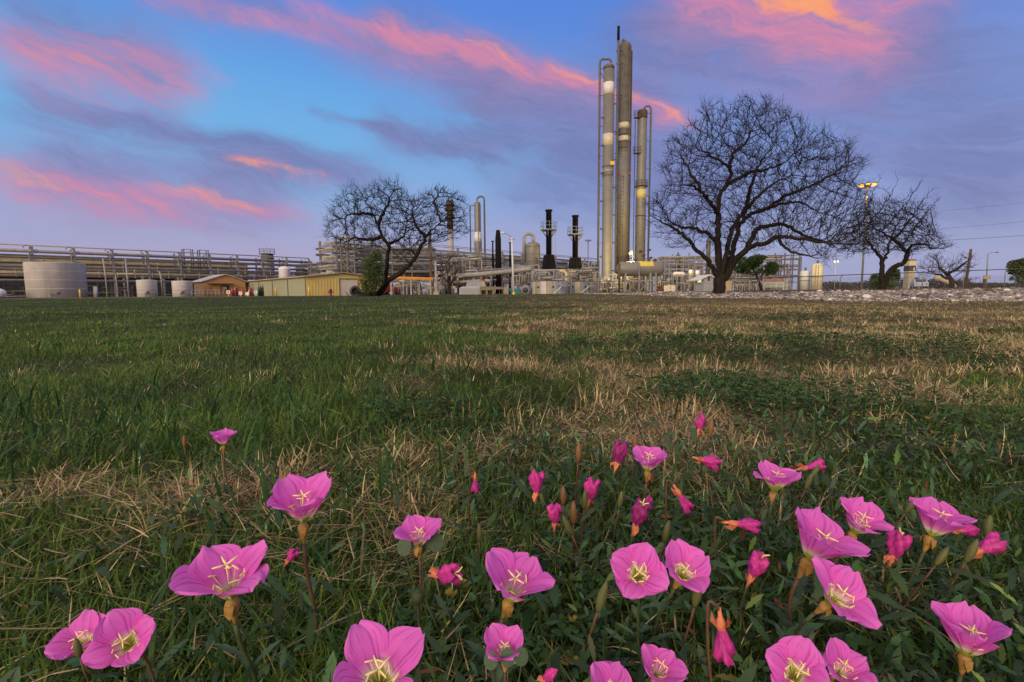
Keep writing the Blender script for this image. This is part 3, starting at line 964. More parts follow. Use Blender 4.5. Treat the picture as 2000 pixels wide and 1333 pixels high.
def wilted(px, py, spx, Y, d, label, style='up', matw=None, seed=0):
    """crumpled spent bloom: d is the direction the corolla points in; py is its middle"""
    rs = random.Random(seed)
    Y = lower(px, py, Y, .095, 1.24)
    c = P(px, py, Y); dep = (c - CAM).dot(F)
    S = spx / FPX * dep          # length of the corolla
    d = Vector(d).normalized()
    b0 = c - d * S * .5
    foot = Vector((c.x - d.x * .02 + rs.uniform(-.01, .01), c.y + .01, 0)); foot.z = gzs(foot.x, foot.y) - .004
    o = thing('wilted_flower', label, 'wilted flower', foot, 'spent magenta blooms among the open flowers')
    X, Yv, Z = basis(d)
    n = 26; prof = [(0, .10), (.15, .17), (.28, .22), (.4, .27), (.52, .30), (.65, .32), (.76, .33), (.85, .34), (.95, .30), (1., .20), (.86, .10)] if style != 'bud' else [(0, .10), (.2, .22), (.5, .27), (.8, .17), (1., .02)]
    if style == 'hang': prof = [(0, .08), (.25, .13), (.55, .22), (.85, .30), (1., .16), (.9, .05)]
    vs = []
    phs = [rs.uniform(0, 6.28) for _ in range(4)]
    for i, (h, r) in enumerate(prof):
        for k in range(n):
            an = 2 * PI * k / n
            rr = r * S * (1 + .20 * math.sin(4 * an + phs[0] + h * 5) + .14 * math.sin(9 * an + phs[1] - h * 7) + rs.uniform(-.16, .16))
            hh = h * S + S * .12 * h * math.sin(3 * an + phs[2]) + rs.uniform(-.05, .05) * S
            vs.append(b0 + X * rr * math.cos(an) + Yv * rr * math.sin(an) + Z * hh)
    fs = [(i * n + k, i * n + (k + 1) % n, (i + 1) * n + (k + 1) % n, (i + 1) * n + k) for i in range(len(prof) - 1) for k in range(n)]
    fs.append(tuple((len(prof) - 1) * n + k for k in range(n)))
    MB().add(vs, fs, True).build('corolla', matw or (M_WILT if rs.random() < .75 else M_WILTD), o)
    if style == 'open':
        top = b0 + Z * S * 1.02
        mb = MB()
        for k in range(3):
            an = rs.uniform(0, 6.28); e = (X * math.cos(an) + Yv * math.sin(an) + Z * .7).normalized()
            mb.tube([top - Z * S * .2, top + e * S * .12, top + e * S * .3], [S * .03, S * .035, S * .02], 5)
        mb.build('stigma', M_STIG, o)
    # papery folded sepals below
    mb = MB().lathe([(S * .05, -S * .55), (S * .07, -S * .3), (S * .14, -S * .12), (S * .13, S * .08), (S * .08, S * .12)], b0, 8, d)
    for k in range(2):
        an = rs.uniform(0, 6.28); e = X * math.cos(an) + Yv * math.sin(an); sd = -X * math.sin(an) + Yv * math.cos(an)
        q = b0 + e * S * .08
        mb.add([q + sd * S * .13, q - sd * S * .13, q + e * S * .20 - Z * S * .12 - sd * S * .12, q + e * S * .16 - Z * S * .38, q + e * S * .22 - Z * S * .14 + sd * S * .1], [(0, 1, 2, 3, 4)], True)
    mb.build('sepals', M_ORANGE, o)
    s0 = b0 - d * S * .5
    if style == 'hang':
        side = Vector((-1, 0, 0)) if d.x > -.1 else Vector((1, 0, 0))
        kp = [s0 + (s0 - b0), s0, s0 + Vector((side.x * S * .12, 0, S * .14)), s0 + side * S * .32 + Vector((0, .002, S * .02)), (s0 + side * S * .4) * .5 + foot * .5 + side * S * .12, foot, foot - Z3_ * .02]
        pth = []
        for i in range(1, len(kp) - 2):
            for t in (0, .25, .5, .75):
                a_, b_, c_, d_ = kp[i - 1], kp[i], kp[i + 1], kp[i + 2]
                pth.append(.5 * (2 * b_ + (c_ - a_) * t + (2 * a_ - 5 * b_ + 4 * c_ - d_) * t * t + (3 * b_ - a_ - 3 * c_ + d_) * t ** 3))
        pth.append(foot)
    else:
        pth = stem_path(s0, foot, Vector((d.x * .5, d.y * .5, max(.4, d.z))), (0, .01))
    MB().tube(pth, S * .05, 6).build('stem', M_STEMR if style == 'hang' else M_STEM, o)
    if style != 'hang':
        for k in (5, 7): leaf_mb(pth[k], Vector((rs.uniform(-1, 1), rs.uniform(-.2, .6), .5)), rs.uniform(.018, .034), rs.uniform(.006, .010), rs).build('leaf', M_LEAF, o)
    return o


WL = [
 (1368, 824, 30, .80, (.15, 0, 1), 'bright pink furled bloom, farthest of the wilted ones at right', 'bud'),
 (1210, 885, 40, .64, (.25, 0, 1), 'crumpled magenta bloom touching the distant pink cup on its left', 'up'),
 (1386, 902, 34, .66, (.9, 0, -.25), 'small purple spent bloom lying sideways from a peach calyx', 'up'),
 (1590, 911, 36, .66, (1, 0, .2), 'thin red shrivelled bloom lying above two olive buds', 'hang'),
 (1048, 944, 40, .60, (.05, 0, 1), 'upright wilted magenta bloom on a peach stem, leftmost of the upright ones', 'up'),
 (1154, 958, 40, .58, (.2, 0, 1), 'ragged purple bloom partly behind a brown bud', 'up'),
 (1083, 1006, 36, .52, (0, -.1, 1), 'squat purple wilted bloom below the upright peach stemmed one', 'up'),
 (1248, 1006, 46, .50, (.25, -.1, 1), 'half open wilted pink bloom with yellow stigma above the middle pair', 'open'),
 (1336, 980, 40, .54, (.5, 0, -.8), 'drooping purple bloom hanging from a curved salmon stalk', 'hang'),
 (1266, 982, 20, .56, (.2, 0, .6), 'tiny dark purple withered bloom behind the half open wilted one', 'up'),
 (1458, 1026, 46, .49, (1, 0, -.15), 'purple spent bloom pointing sideways, left of the tilted right hand cup', 'hang'),
 (1478, 1106, 48, .43, (.3, -.1, .9), 'dark magenta crumpled bloom with pale sepals below the sideways one', 'open'),
 (1752, 1066, 48, .46, (.2, -.1, 1), 'magenta crumpled bloom on a salmon calyx between two right hand flowers', 'open'),
 (1934, 1066, 44, .46, (.85, 0, .45), 'magenta torn bloom with flared salmon sepals near the right edge', 'up'),
 (874, 1122, 52, .42, (.75, -.5, .35), 'round magenta wilted bloom with yellow stigma left of the tilted middle cup', 'open'),
 (928, 948, 26, .62, (0, 0, -1), 'tiny hanging purple bloom alone in the straw near the centre', 'hang'),
 (1412, 1256, 66, .37, (.1, -.1, -1), 'large hanging salmon and purple bloom in the dark leaves near the bottom', 'hang'),
 (570, 1086, 26, .50, (.3, 0, .4), 'small purple withered bloom behind the largest left flower', 'up'),
 (1890, 1036, 30, .52, (1, 0, .0), 'dark withered bloom tucked behind the cup that leans right', 'up'),
 (1075, 1318, 40, .37, (.4, -.3, .6), 'dim purple withered bloom near the bottom edge between two flowers', 'bud'),
]
for i, w_ in enumerate(WL):
    wilted(*w_, seed=40 + i)


def bud(px, py, hpx, Y, lean, label, red=False, seed=0):
    rs = random.Random(seed)
    Y = lower(px, py, Y, .095, 1.24)
    c = P(px, py, Y); dep = (c - CAM).dot(F); H = hpx / FPX * dep
    d = Vector((lean[0], lean[1], 1)).normalized()
    b0 = c - d * H * .5
    foot = Vector((c.x - d.x * .05, c.y + .012, 0)); foot.z = gzs(foot.x, foot.y) - .004
    o = thing('flower_bud', label, 'bud', foot, 'closed buds on the primrose stems')
    MB().lathe([(H * .035, 0), (H * .10, H * .12), (H * .15, H * .35), (H * .145, H * .6), (H * .09, H * .85), (H * .02, H)], b0, 10, d).build('bud', M_BUDR if red else M_BUD, o)
    pth = stem_path(b0, foot, d, (0, .01)); MB().tube(pth, H * .04, 6).build('stem', M_STEMR, o)
    for k in (4, 6): leaf_mb(pth[k], Vector((rs.uniform(-1, 1), rs.uniform(-.2, .6), .5)), rs.uniform(.016, .03), rs.uniform(.005, .009), rs).build('leaf', M_LEAF, o)
    return o


BL = [
 (1130, 884, 42, .64, (.05, 0), 'slim reddish bud standing apart from the upright wilted bloom', True),
 (1100, 968, 40, .58, (0, 0), 'reddish bud right of the upright peach stemmed bloom', True),
 (1120, 1002, 48, .53, (.0, 0), 'brown bud next to the squat purple bloom', True),
 (1142, 976, 40, .56, (.05, 0), 'olive bud in front of the ragged purple bloom', False),
 (1212, 976, 36, .56, (.15, 0), 'green bud below the distant pink cup', False),
 (1302, 1038, 46, .48, (.22, 0), 'leaning green bud above the gap of the middle pair', False),
 (1108, 1026, 44, .50, (-.45, 0), 'green bud bending left beneath the brown one', False),
 (1176, 1166, 66, .40, (.28, 0), 'big olive bud left of the middle pair', False),
 (1362, 1158, 62, .39, (.18, 0), 'olive bud in front of the middle pair, covering a petal', False),
 (1580, 940, 36, .60, (.35, 0), 'olive bud right of the wing petalled flower, lower of two', False),
 (1592, 922, 34, .63, (.6, 0), 'olive bud touching the thin red shrivelled bloom', False),
 (1780, 986, 40, .54, (.6, 0), 'slanting olive bud above the cup that leans right', False),
 (1930, 1028, 46, .47, (.12, 0), 'upright olive bud near the right edge, above the torn bloom', False),
 (1898, 1076, 52, .44, (.42, 0), 'olive bud left of the flared salmon sepals', False),
 (1840, 1086, 46, .44, (.6, 0), 'slanting green bud below the cup that leans right', False),
 (936, 1040, 36, .52, (.02, 0), 'lone green bud right of the small flower in clover', False),
 (360, 862, 26, .86, (.02, 0), 'tiny reddish bud left of the lone far flower', True),
 (152, 1266, 44, .365, (-.12, 0), 'dark olive bud in front of the left pair', False),
 (1388, 836, 40, .78, (.1, 0), 'brown bud beside the farthest furled bloom', True),
 (1240, 865, 36, .66, (.05, 0), 'brown bud behind the distant pink cup', True),
]
for i, b_ in enumerate(BL):
    bud(*b_, seed=90 + i)


def clover_sprig(px, py, Y, spx, label):
    Y = lower(px, py, Y, .10, 1.22); c = P(px, py, Y); S = spx / FPX * (c - CAM).dot(F)
    foot = Vector((c.x, c.y + .005, gzs(c.x, c.y)))
    o = thing('clover_sprig', label, 'clover', foot, 'clover sprigs in front of the small flowers')
    for dx_, dz_, tw in ((-1.1, .0, -.25), (.05, .12, 0), (1.0, .16, .3)):
        q = c + Vector((dx_ * S * .62, 0, dz_ * S))
        X, Yv, Z = basis((tw * .4, -.9, .45))
        vs = [q]; n = 12
        for k in range(n):
            an = 2 * PI * k / n
            r = S * .36 * (1 - .12 * (1 + math.cos(2 * (an - PI / 2))) / 2)
            vs.append(q + X * r * math.cos(an) * .85 + Yv * r * math.sin(an) * 1.15)
        MB().add(vs, [(0, 1 + k, 1 + (k + 1) % n) for k in range(n)], True).build('leaflet', M_LEAF, o)
        MB().tube([q - Vector((0, -.001, S * .3)), (q + foot) / 2 + Vector((0, .004, 0)), foot], S * .03, 5).build('stem', M_STEM, o)


clover_sprig(822, 1068, .485, 48, 'round dark clover leaves in front of the small flower beside the wilted bloom')
clover_sprig(990, 1290, .344, 46, 'round dark clover leaves in front of the small mauve bottom flower')


def burr(px, py, Y, rpx):
    c = P(px, py, Y); R = rpx / FPX * (c - CAM).dot(F)
    foot = Vector((c.x, c.y + .004, gzs(c.x, c.y)))
    o = thing('green_burr', 'round spiky green seed head in dark leaves above the large loose flower', 'seed head', foot)
    mb = MB().lathe([(.001, -R * .6), (R * .45, -R * .4), (R * .6, 0), (R * .45, R * .4), (.001, R * .6)], c, 12)
    for k in range(150):
        z_ = 1 - 2 * (k + .5) / 150; a = k * 2.39996; q = Vector((math.sqrt(1 - z_ * z_) * math.cos(a), math.sqrt(1 - z_ * z_) * math.sin(a), z_))
        t = q.cross(Vector((.3, .2, .9))).normalized() * R * .035
        mb.add([c + q * R * .5 + t, c + q * R * .5 - t, c + q * R * random.uniform(.95, 1.15)], [(0, 1, 2)])
    mb.build('head', mat('green_burr_hair', (.05, .07, .02), .7, 0, .3, 200), o)
    MB().tube([c - Vector((0, 0, R * .5)), foot], R * .09, 6).build('stem', M_STEM, o)


burr(816, 1166, .40, 24)


# ------------------------------------------------------------------ trees
M_BARK = mat('dark_bark', (.026, .020, .017), .9, 0, .5, 5, bump=.9, spec=.15, stretch=5)
M_TWIG = mat('dark_twig', (.020, .016, .015), .9, 0, .3, 8, spec=.15)
M_TWIGR = mat('brown_twig', (.050, .036, .030), .9, 0, .3, 8, spec=.15)


def in_poly(px, py, poly):
    poly = np.array(poly, float); n = len(poly); ins = np.zeros(len(px), bool); j = n - 1
    for i in range(n):
        xi, yi = poly[i]; xj, yj = poly[j]
        c = ((yi > py) != (yj > py)) & (px < (xj - xi) * (py - yi) / (yj - yi + 1e-9) + xi)
        ins ^= c; j = i
    return ins


def bare_tree(name, label, Y0, foot_px, limbs, poly, n_attr, step, kill, infl, depth, rtip, expo, seed, twigs=1.0, group=None, mats=None, twig_len=.45, lift=.05):
    """limbs: [(list of (px, py, dY), radius0 px, radius1 px)]; crown grown by space colonisation towards points filling its volume"""
    r_ = np.random.default_rng(seed)
    base = G(foot_px[0], Y0, foot_px[1])
    mats = mats or (M_BARK, M_TWIG)
    nodes = []; par = []; fixed = []
    for pts, r0, r1 in limbs:
        w = [P(a, b, Y0 + d) for a, b, d in pts]
        if pts[0][1] >= foot_px[1] - 3: w[0] = base + Vector((w[0].x - base.x, 0, -.15))
        # resample
        prev = -1
        if nodes:
            A = np.array(nodes); d2 = ((A - np.array(w[0])) ** 2).sum(1); j = int(d2.argmin())
            prev = j
        tot = sum((w[i + 1] - w[i]).length for i in range(len(w) - 1)); run = 0
        for i in range(len(w) - 1):
            L = (w[i + 1] - w[i]).length; k = max(1, int(L / step))
            for q in range(k):
                t = q / k
                if prev >= 0 and i == 0 and q == 0 and len(nodes) > 1: continue
                # smooth through the control points
                p0 = w[max(i - 1, 0)]; p1 = w[i]; p2 = w[i + 1]; p3 = w[min(i + 2, len(w) - 1)]
                p = .5 * ((2 * p1) + (p2 - p0) * t + (2 * p0 - 5 * p1 + 4 * p2 - p3) * t * t + (3 * p1 - p0 - 3 * p2 + p3) * t ** 3)
                f_t = (run + L * t) / tot; rr = (r1 + (r0 - r1) * (1 - f_t) ** 1.25) * (1 if f_t < .7 else 1 - (f_t - .7) / .3 * .72) / FPX * Y0
                p = p + Vector(r_.normal(0, step * .22, 3)) * (1 if rr < .16 else .35)
                nodes.append(tuple(p)); par.append(prev); fixed.append(rr); prev = len(nodes) - 1
            run += L
    nfix = len(nodes)
    # attraction points through the crown's volume
    poly = np.array(poly, float)
    lo, hi = poly.min(0), poly.max(0); A = []
    cen = (lo + hi) / 2; half = (hi - lo) / 2
    while len(A) < n_attr:
        px = r_.uniform(lo[0], hi[0], 4000); py = r_.uniform(lo[1], hi[1], 4000)
        k = in_poly(px, py, poly)
        e = ((px - cen[0]) / half[0]) ** 2 * .8 + ((py - cen[1]) / half[1]) ** 2 * .8
        dd = r_.uniform(-1, 1, 4000)
        k &= (dd * dd + e < 1.05) 
        for a, b, c in zip(px[k], py[k], dd[k]):
            A.append(P(a, b, Y0 + c * depth))
            if len(A) >= n_attr: break
    A = np.array([tuple(a) for a in A])
    N = np.array(nodes); near = np.full(len(A), 1e9); idx = np.zeros(len(A), int); alive = np.ones(len(A), bool)

    def upd(new, off):
        for s in range(0, len(new), 200):
            b = new[s:s + 200]
            d = np.sqrt(((A[:, None, :] - b[None]) ** 2).sum(-1)); m = d.argmin(1); dm = d[np.arange(len(A)), m]
            k = dm < near
            near[k] = dm[k]; idx[k] = m[k] + s + off
    thick = np.array(fixed); fork = np.array(P(cen[0], poly[:, 1].max() + 10, Y0))
    upd(N, 0)
    allN = [tuple(x) for x in N]; P_ = list(par)
    for it in range(160):
        act = alive & (near < infl)
        if not act.any(): break
        ids = np.unique(idx[act]); arr = np.array(allN)
        new = []; newp = []
        dirs = A[act] - arr[idx[act]]; dirs /= np.linalg.norm(dirs, axis=1)[:, None]
        acc = np.zeros((len(arr), 3)); np.add.at(acc, idx[act], dirs)
        for i in ids:
            d = acc[i]; L = np.linalg.norm(d)
            if L < 1e-3: continue
            ow = arr[i] - fork; ow = ow / (np.linalg.norm(ow) + 1e-6)
            pd = arr[i] - arr[P_[i]] if P_[i] >= 0 else np.zeros(3)
            d = d / L + pd / (np.linalg.norm(pd) + 1e-6) * .55 + r_.normal(0, .20, 3) + np.array([0, 0, lift]) + ow * .30; d /= np.linalg.norm(d)
            new.append(arr[i] + d * step * r_.uniform(.8, 1.15)); newp.append(i)
        if not new: break
        off = len(allN); new = np.array(new)
        allN += [tuple(x) for x in new]; P_ += newp
        upd(new, off); alive &= near > kill
        if len(allN) > 26000: break
    n = len(allN); kids = [[] for _ in range(n)]
    for i, p in enumerate(P_):
        if p >= 0: kids[p].append(i)
    rad = np.zeros(n)
    for i in range(n - 1, -1, -1):
        if not kids[i]: rad[i] = rtip
        else: rad[i] = sum(rad[k] ** expo for k in kids[i]) ** (1 / expo)
        if i < nfix: rad[i] = max(min(rad[i], thick[i] * 1.0), thick[i] * .86, rtip)
    thr = max(rtip * 4.2, .035)
    mbT = MB(); mbC = MB()
    # branch chains
    starts = [(i, None) for i in range(n) if P_[i] < 0]
    while starts:
        i, p = starts.pop()
        chain = ([p] if p is not None else []) + [i]
        while kids[chain[-1]]:
            ks = sorted(kids[chain[-1]], key=lambda k: -rad[k])
            for k in ks[1:]: starts.append((k, chain[-1]))
            chain.append(ks[0])
        pts = [Vector(allN[c]) for c in chain]; rr = [rad[c] for c in chain]
        if p is not None: rr[0] = min(rr[0], rr[1] * 1.15)
        # split into thick and thin runs
        cut = next((q for q, v in enumerate(rr) if v < thr), len(rr))
        if cut >= 2:
            mbT.tube(pts[:cut + 1], rr[:cut + 1], 10 if rr[0] > .12 else 6, cap=False)
        s0 = max(0, cut - 1) if cut >= 2 else 0
        if len(pts) - s0 >= 2: 
            nn = 4 if rr[s0] > rtip * 2 else 3
            mbC.tube(pts[s0:], rr[s0:], nn, cap=False)
    # short zig-zag twigs on all thin wood
    thin = [i for i in range(n) if rad[i] < rtip * 3.2 and P_[i] >= 0]
    for i in thin:
        k = r_.poisson(twigs)
        d0 = Vector(allN[i]) - Vector(allN[P_[i]])
        if d0.length < 1e-6: continue
        d0.normalize()
        for _ in range(k):
            ow = Vector(allN[i]) - Vector(fork); d = (d0 * .7 + ow.normalized() * .6 + Vector(r_.normal(0, .5, 3)) + Vector((0, 0, .15))).normalized()
            p = Vector(allN[i]); L = twig_len * r_.uniform(.4, 1.2)
            q = p + d * L * .5; d2 = (d + Vector(r_.normal(0, .35, 3)) + Vector((0, 0, .12))).normalized()
            if not kids[i] and r_.random() < .4: L *= 1.9
            mbC.tube([p, q, q + d2 * L * .5], [rtip * .85, rtip * .7, rtip * .4], 3, cap=False, smooth=False)
    o = thing(name, label, 'tree', base, group)
    mbT.build('trunk', mats[0], o); mbC.build('crown', mats[1], o)
    return o


BIG = [
 ([(1404, 576, 0), (1405, 556, 0), (1406, 535, 0), (1405, 518, 0)], 13.5, 10),
 ([(1405, 518, 0), (1402, 470, .1), (1403, 420, .2), (1405, 385, .3), (1419, 360, .3), (1428, 340, .2), (1418, 322, 0), (1398, 310, -.2), (1375, 298, -.5), (1345, 288, -.8)], 7.8, 1.4),
 ([(1403, 545, 0), (1385, 512, -.4), (1360, 487, -.7), (1335, 460, -1.0), (1310, 444, -1.3), (1285, 430, -1.5), (1268, 416, -1.6)], 6, 2.0),
 ([(1400, 475, .1), (1385, 458, .8), (1365, 450, 1.3), (1319, 440, 1.9), (1306, 429, 2.1), (1290, 400, 2.4)], 5, 1.6),
 ([(1419, 360, .3), (1450, 345, .9), (1470, 335, 1.2), (1500, 330, 1.6), (1530, 318, 2.0), (1560, 290, 2.2)], 4.5, 1.4),
 ([(1424, 330, .2), (1432, 300, .6), (1455, 280, 1.0), (1470, 250, 1.4), (1482, 222, 1.6)], 4.5, 1.3),
 ([(1403, 420, .2), (1390, 400, -.6), (1370, 375, -1.2), (1345, 362, -1.7), (1318, 365, -2.2)], 5, 1.6),
 ([(1370, 375, -1.2), (1352, 345, -1.4), (1338, 318, -1.2), (1322, 290, -1.0)], 3.5, 1.3),
 ([(1408, 540, 0), (1418, 500, -.3), (1430, 450, -.6), (1450, 420, -.9), (1480, 385, -1.3), (1510, 360, -1.7), (1540, 345, -2.1), (1572, 315, -2.4)], 6.8, 1.4),
 ([(1412, 545, 0), (1428, 505, .5), (1445, 440, 1.1), (1465, 420, 1.4), (1500, 408, 1.9), (1530, 398, 2.3), (1560, 395, 2.6), (1600, 415, 2.9), (1650, 428, 3.1)], 7, 1.4),
 ([(1414, 550, 0), (1438, 508, -.5), (1470, 480, -1.0), (1500, 475, -1.4), (1520, 462, -1.7), (1580, 470, -2.1), (1640, 478, -2.4), (1700, 478, -2.6)], 7.5, 1.4),
 ([(1460, 487, -.9), (1480, 447, -.3), (1530, 440, .2), (1560, 455, .5), (1600, 470, .8), (1650, 472, 1.0)], 6, 1.5),
 ([(1520, 464, -1.7), (1535, 484, -2.2), (1560, 495, -2.6), (1602, 507, -3.0)], 4, 1.3),
 ([(1500, 408, 1.9), (1530, 385, 1.4), (1570, 370, .9), (1620, 345, .5), (1655, 318, .2)], 5, 1.4),
 ([(1450, 420, -.9), (1462, 385, -1.6), (1470, 350, -2.2), (1490, 310, -2.7), (1520, 270, -3.0)], 5, 1.3),
]
BIGP = [(1258, 428), (1276, 388), (1300, 360), (1288, 325), (1310, 300), (1298, 262), (1330, 262), (1342, 228), (1366, 240), (1374, 200), (1398, 215), (1418, 192), (1436, 208), (1452, 182), (1478, 200), (1500, 188), (1516, 212), (1540, 205), (1545, 236), (1580, 232),
        (1570, 262), (1612, 250), (1625, 278), (1668, 268), (1660, 305), (1690, 318), (1672, 350), (1700, 372), (1694, 402), (1730, 430), (1722, 462), (1750, 486), (1690, 500), (1625, 508), (1600, 518), (1560, 496), (1510, 484), (1480, 505), (1440, 474), (1425, 500), (1390, 492), (1370, 470), (1330, 505), (1296, 480), (1268, 455)]
bare_tree('mesquite_tree', 'tallest bare tree with wide dark branching crown, right of the three steel columns', 24, (1405, 574), BIG, BIGP, 6000, .13, .22, 1.5, 3.4, .0078, 2.6, 3, 1.0, 'bare trees along the field', twig_len=.5)

RT = [
 ([(1722, 573, 0), (1724, 552, 0), (1722, 540, 0), (1722, 505, .2), (1706, 486, .4), (1690, 466, .6), (1672, 455, .8)], 7.5, 1.2),
 ([(1726, 560, 0), (1740, 528, -.3), (1764, 512, -.4), (1771, 496, -.5), (1761, 482, -.6), (1745, 470, -.7), (1720, 452, -.9), (1690, 440, -1.0)], 7, 1.2),
 ([(1724, 512, .2), (1733, 495, 1.0), (1738, 470, 1.6), (1752, 440, 2.0), (1775, 410, 2.2)], 3.5, .8),
 ([(1770, 496, -.5), (1784, 478, -1.2), (1808, 478, -1.7), (1824, 486, -2.0), (1860, 482, -2.2)], 3.6, .8),
 ([(1745, 470, -.7), (1770, 440, -1.3), (1790, 410, -1.8), (1812, 380, -2.2), (1830, 362, -2.4)], 2.4, .4),
 ([(1690, 440, -1.0), (1712, 420, -1.4), (1738, 385, -1.8), (1757, 344, -2.0)], 1.8, .4),
 ([(1720, 452, -.9), (1756, 415, -.4), (1786, 375, 0), (1801, 352, .2)], 1.8, .4),
 ([(1761, 482, -.6), (1792, 440, .2), (1815, 410, .8), (1836, 384, 1.2)], 2.0, .4),
 ([(1672, 455, .8), (1690, 420, 1.2), (1704, 380, 1.4), (1722, 345, 1.6)], 1.6, .4),
]
RTP = [(1618, 478), (1632, 455), (1660, 440), (1680, 412), (1700, 392), (1716, 405), (1740, 385), (1752, 405), (1775, 398), (1790, 412), (1812, 402), (1808, 428), (1826, 432), (1830, 462), (1866, 486), (1820, 494), (1790, 492), (1776, 505), (1752, 492), (1705, 500), (1668, 496), (1640, 498)]
bare_tree('mesquite_tree', 'bare tree with a crooked double trunk, between the lit mast and the banded tower', 30, (1724, 570), RT, RTP, 3000, .15, .25, 1.7, 3.0, .0098, 2.6, 5, 1.0, 'bare trees along the field', twig_len=.5)

LT = [
 ([(737, 582, 0), (748, 562, 0), (755, 530, .2), (757, 500, .3), (757, 478, .4), (745, 460, .6), (738, 440, .8), (730, 420, 1.0), (718, 400, 1.3), (700, 382, 1.6)], 6.2, 1.2),
 ([(735, 582, 0), (758, 550, -.4), (786, 530, -.8), (806, 510, -1.2), (820, 490, -1.5), (832, 465, -1.9), (845, 450, -2.2), (862, 434, -2.6), (892, 424, -3.0)], 7.5, 1.4),
 ([(747, 462, .6), (720, 470, 1.4), (692, 465, 2.0), (668, 478, 2.4)], 5, 1.4),
 ([(738, 440, .8), (750, 415, .2), (760, 394, -.3), (772, 368, -.6)], 4.5, 1.2),
 ([(730, 420, 1.0), (708, 418, .2), (684, 420, -.5), (660, 432, -1.0)], 4, 1.2),
 ([(757, 478, .4), (776, 470, 1.4), (790, 458, 2.0), (795, 430, 2.4)], 4, 1.2),
 ([(832, 465, -1.9), (815, 445, -2.6), (805, 420, -3.0), (808, 395, -3.2)], 4, 1.2),
 ([(862, 434, -2.6), (852, 410, -2.0), (850, 390, -1.5), (862, 368, -1.2)], 3.5, 1.2),
 ([(790, 527, -.8), (812, 500, -.1), (800, 488, .5), (770, 490, 1.0)], 4, 1.2),
]
LTP = [(626, 466), (638, 432), (648, 400), (664, 388), (682, 352), (712, 378), (738, 356), (776, 352), (790, 376), (806, 392), (826, 376), (852, 360), (872, 372), (898, 378), (916, 400), (912, 440), (920, 452), (900, 468), (872, 476), (842, 478), (812, 486), (790, 500), (760, 494), (712, 494), (690, 500), (660, 484)]
bare_tree('mesquite_tree', 'bare forked tree leaning right, in front of the pipe racks beside the metal shed', 40, (738, 581), LT, LTP, 3900, .2, .31, 2.2, 4.0, .0125, 2.6, 8, 1.0, 'bare trees along the field', twig_len=.62)

FT = [
 ([(1858, 572, 0), (1858, 548, 0), (1848, 535, .2), (1835, 522, .4), (1828, 505, .5)], 6, 1.3),
 ([(1856, 545, 0), (1840, 540, -.8), (1815, 530, -1.4)], 3.6, 1.0),
 ([(1850, 537, .2), (1868, 525, -.6), (1885, 512, -1.2), (1900, 500, -1.6)], 3.6, 1.0),
]
FTP = [(1788, 525), (1800, 512), (1812, 496), (1834, 492), (1848, 508), (1862, 508), (1880, 496), (1912, 508), (1904, 528), (1880, 540), (1850, 530), (1810, 548), (1792, 545)]
bare_tree('mesquite_tree', 'small bare tree with bent trunk behind the gravel, left of the leaning utility pole', 48, (1858, 570), FT, FTP, 900, .24, .42, 2.4, 3.4, .012, 2.35, 12, .8, 'bare trees along the field', mats=(M_BARK, M_TWIGR), twig_len=.6)

BB = [
 ([(878, 580, 0), (878, 560, 0), (876, 545, 0), (872, 525, .3)], 3, 1.0),
 ([(878, 560, 0), (888, 540, -.5), (894, 525, -.8)], 2.2, .9), ([(876, 555, 0), (866, 540, .5), (862, 530, .8)], 2.0, .8),
]
BBP = [(852, 545), (850, 515), (866, 500), (884, 500), (902, 515), (906, 540), (895, 560), (862, 565)]
bare_tree('bare_bush', 'leafless brown bush left of the pale housing with a ridged lid', 50, (878, 578), BB, BBP, 700, .22, .36, 2.2, 1.6, .012, 2.35, 15, 1.1, mats=(M_TWIGR, M_TWIGR), twig_len=.55)


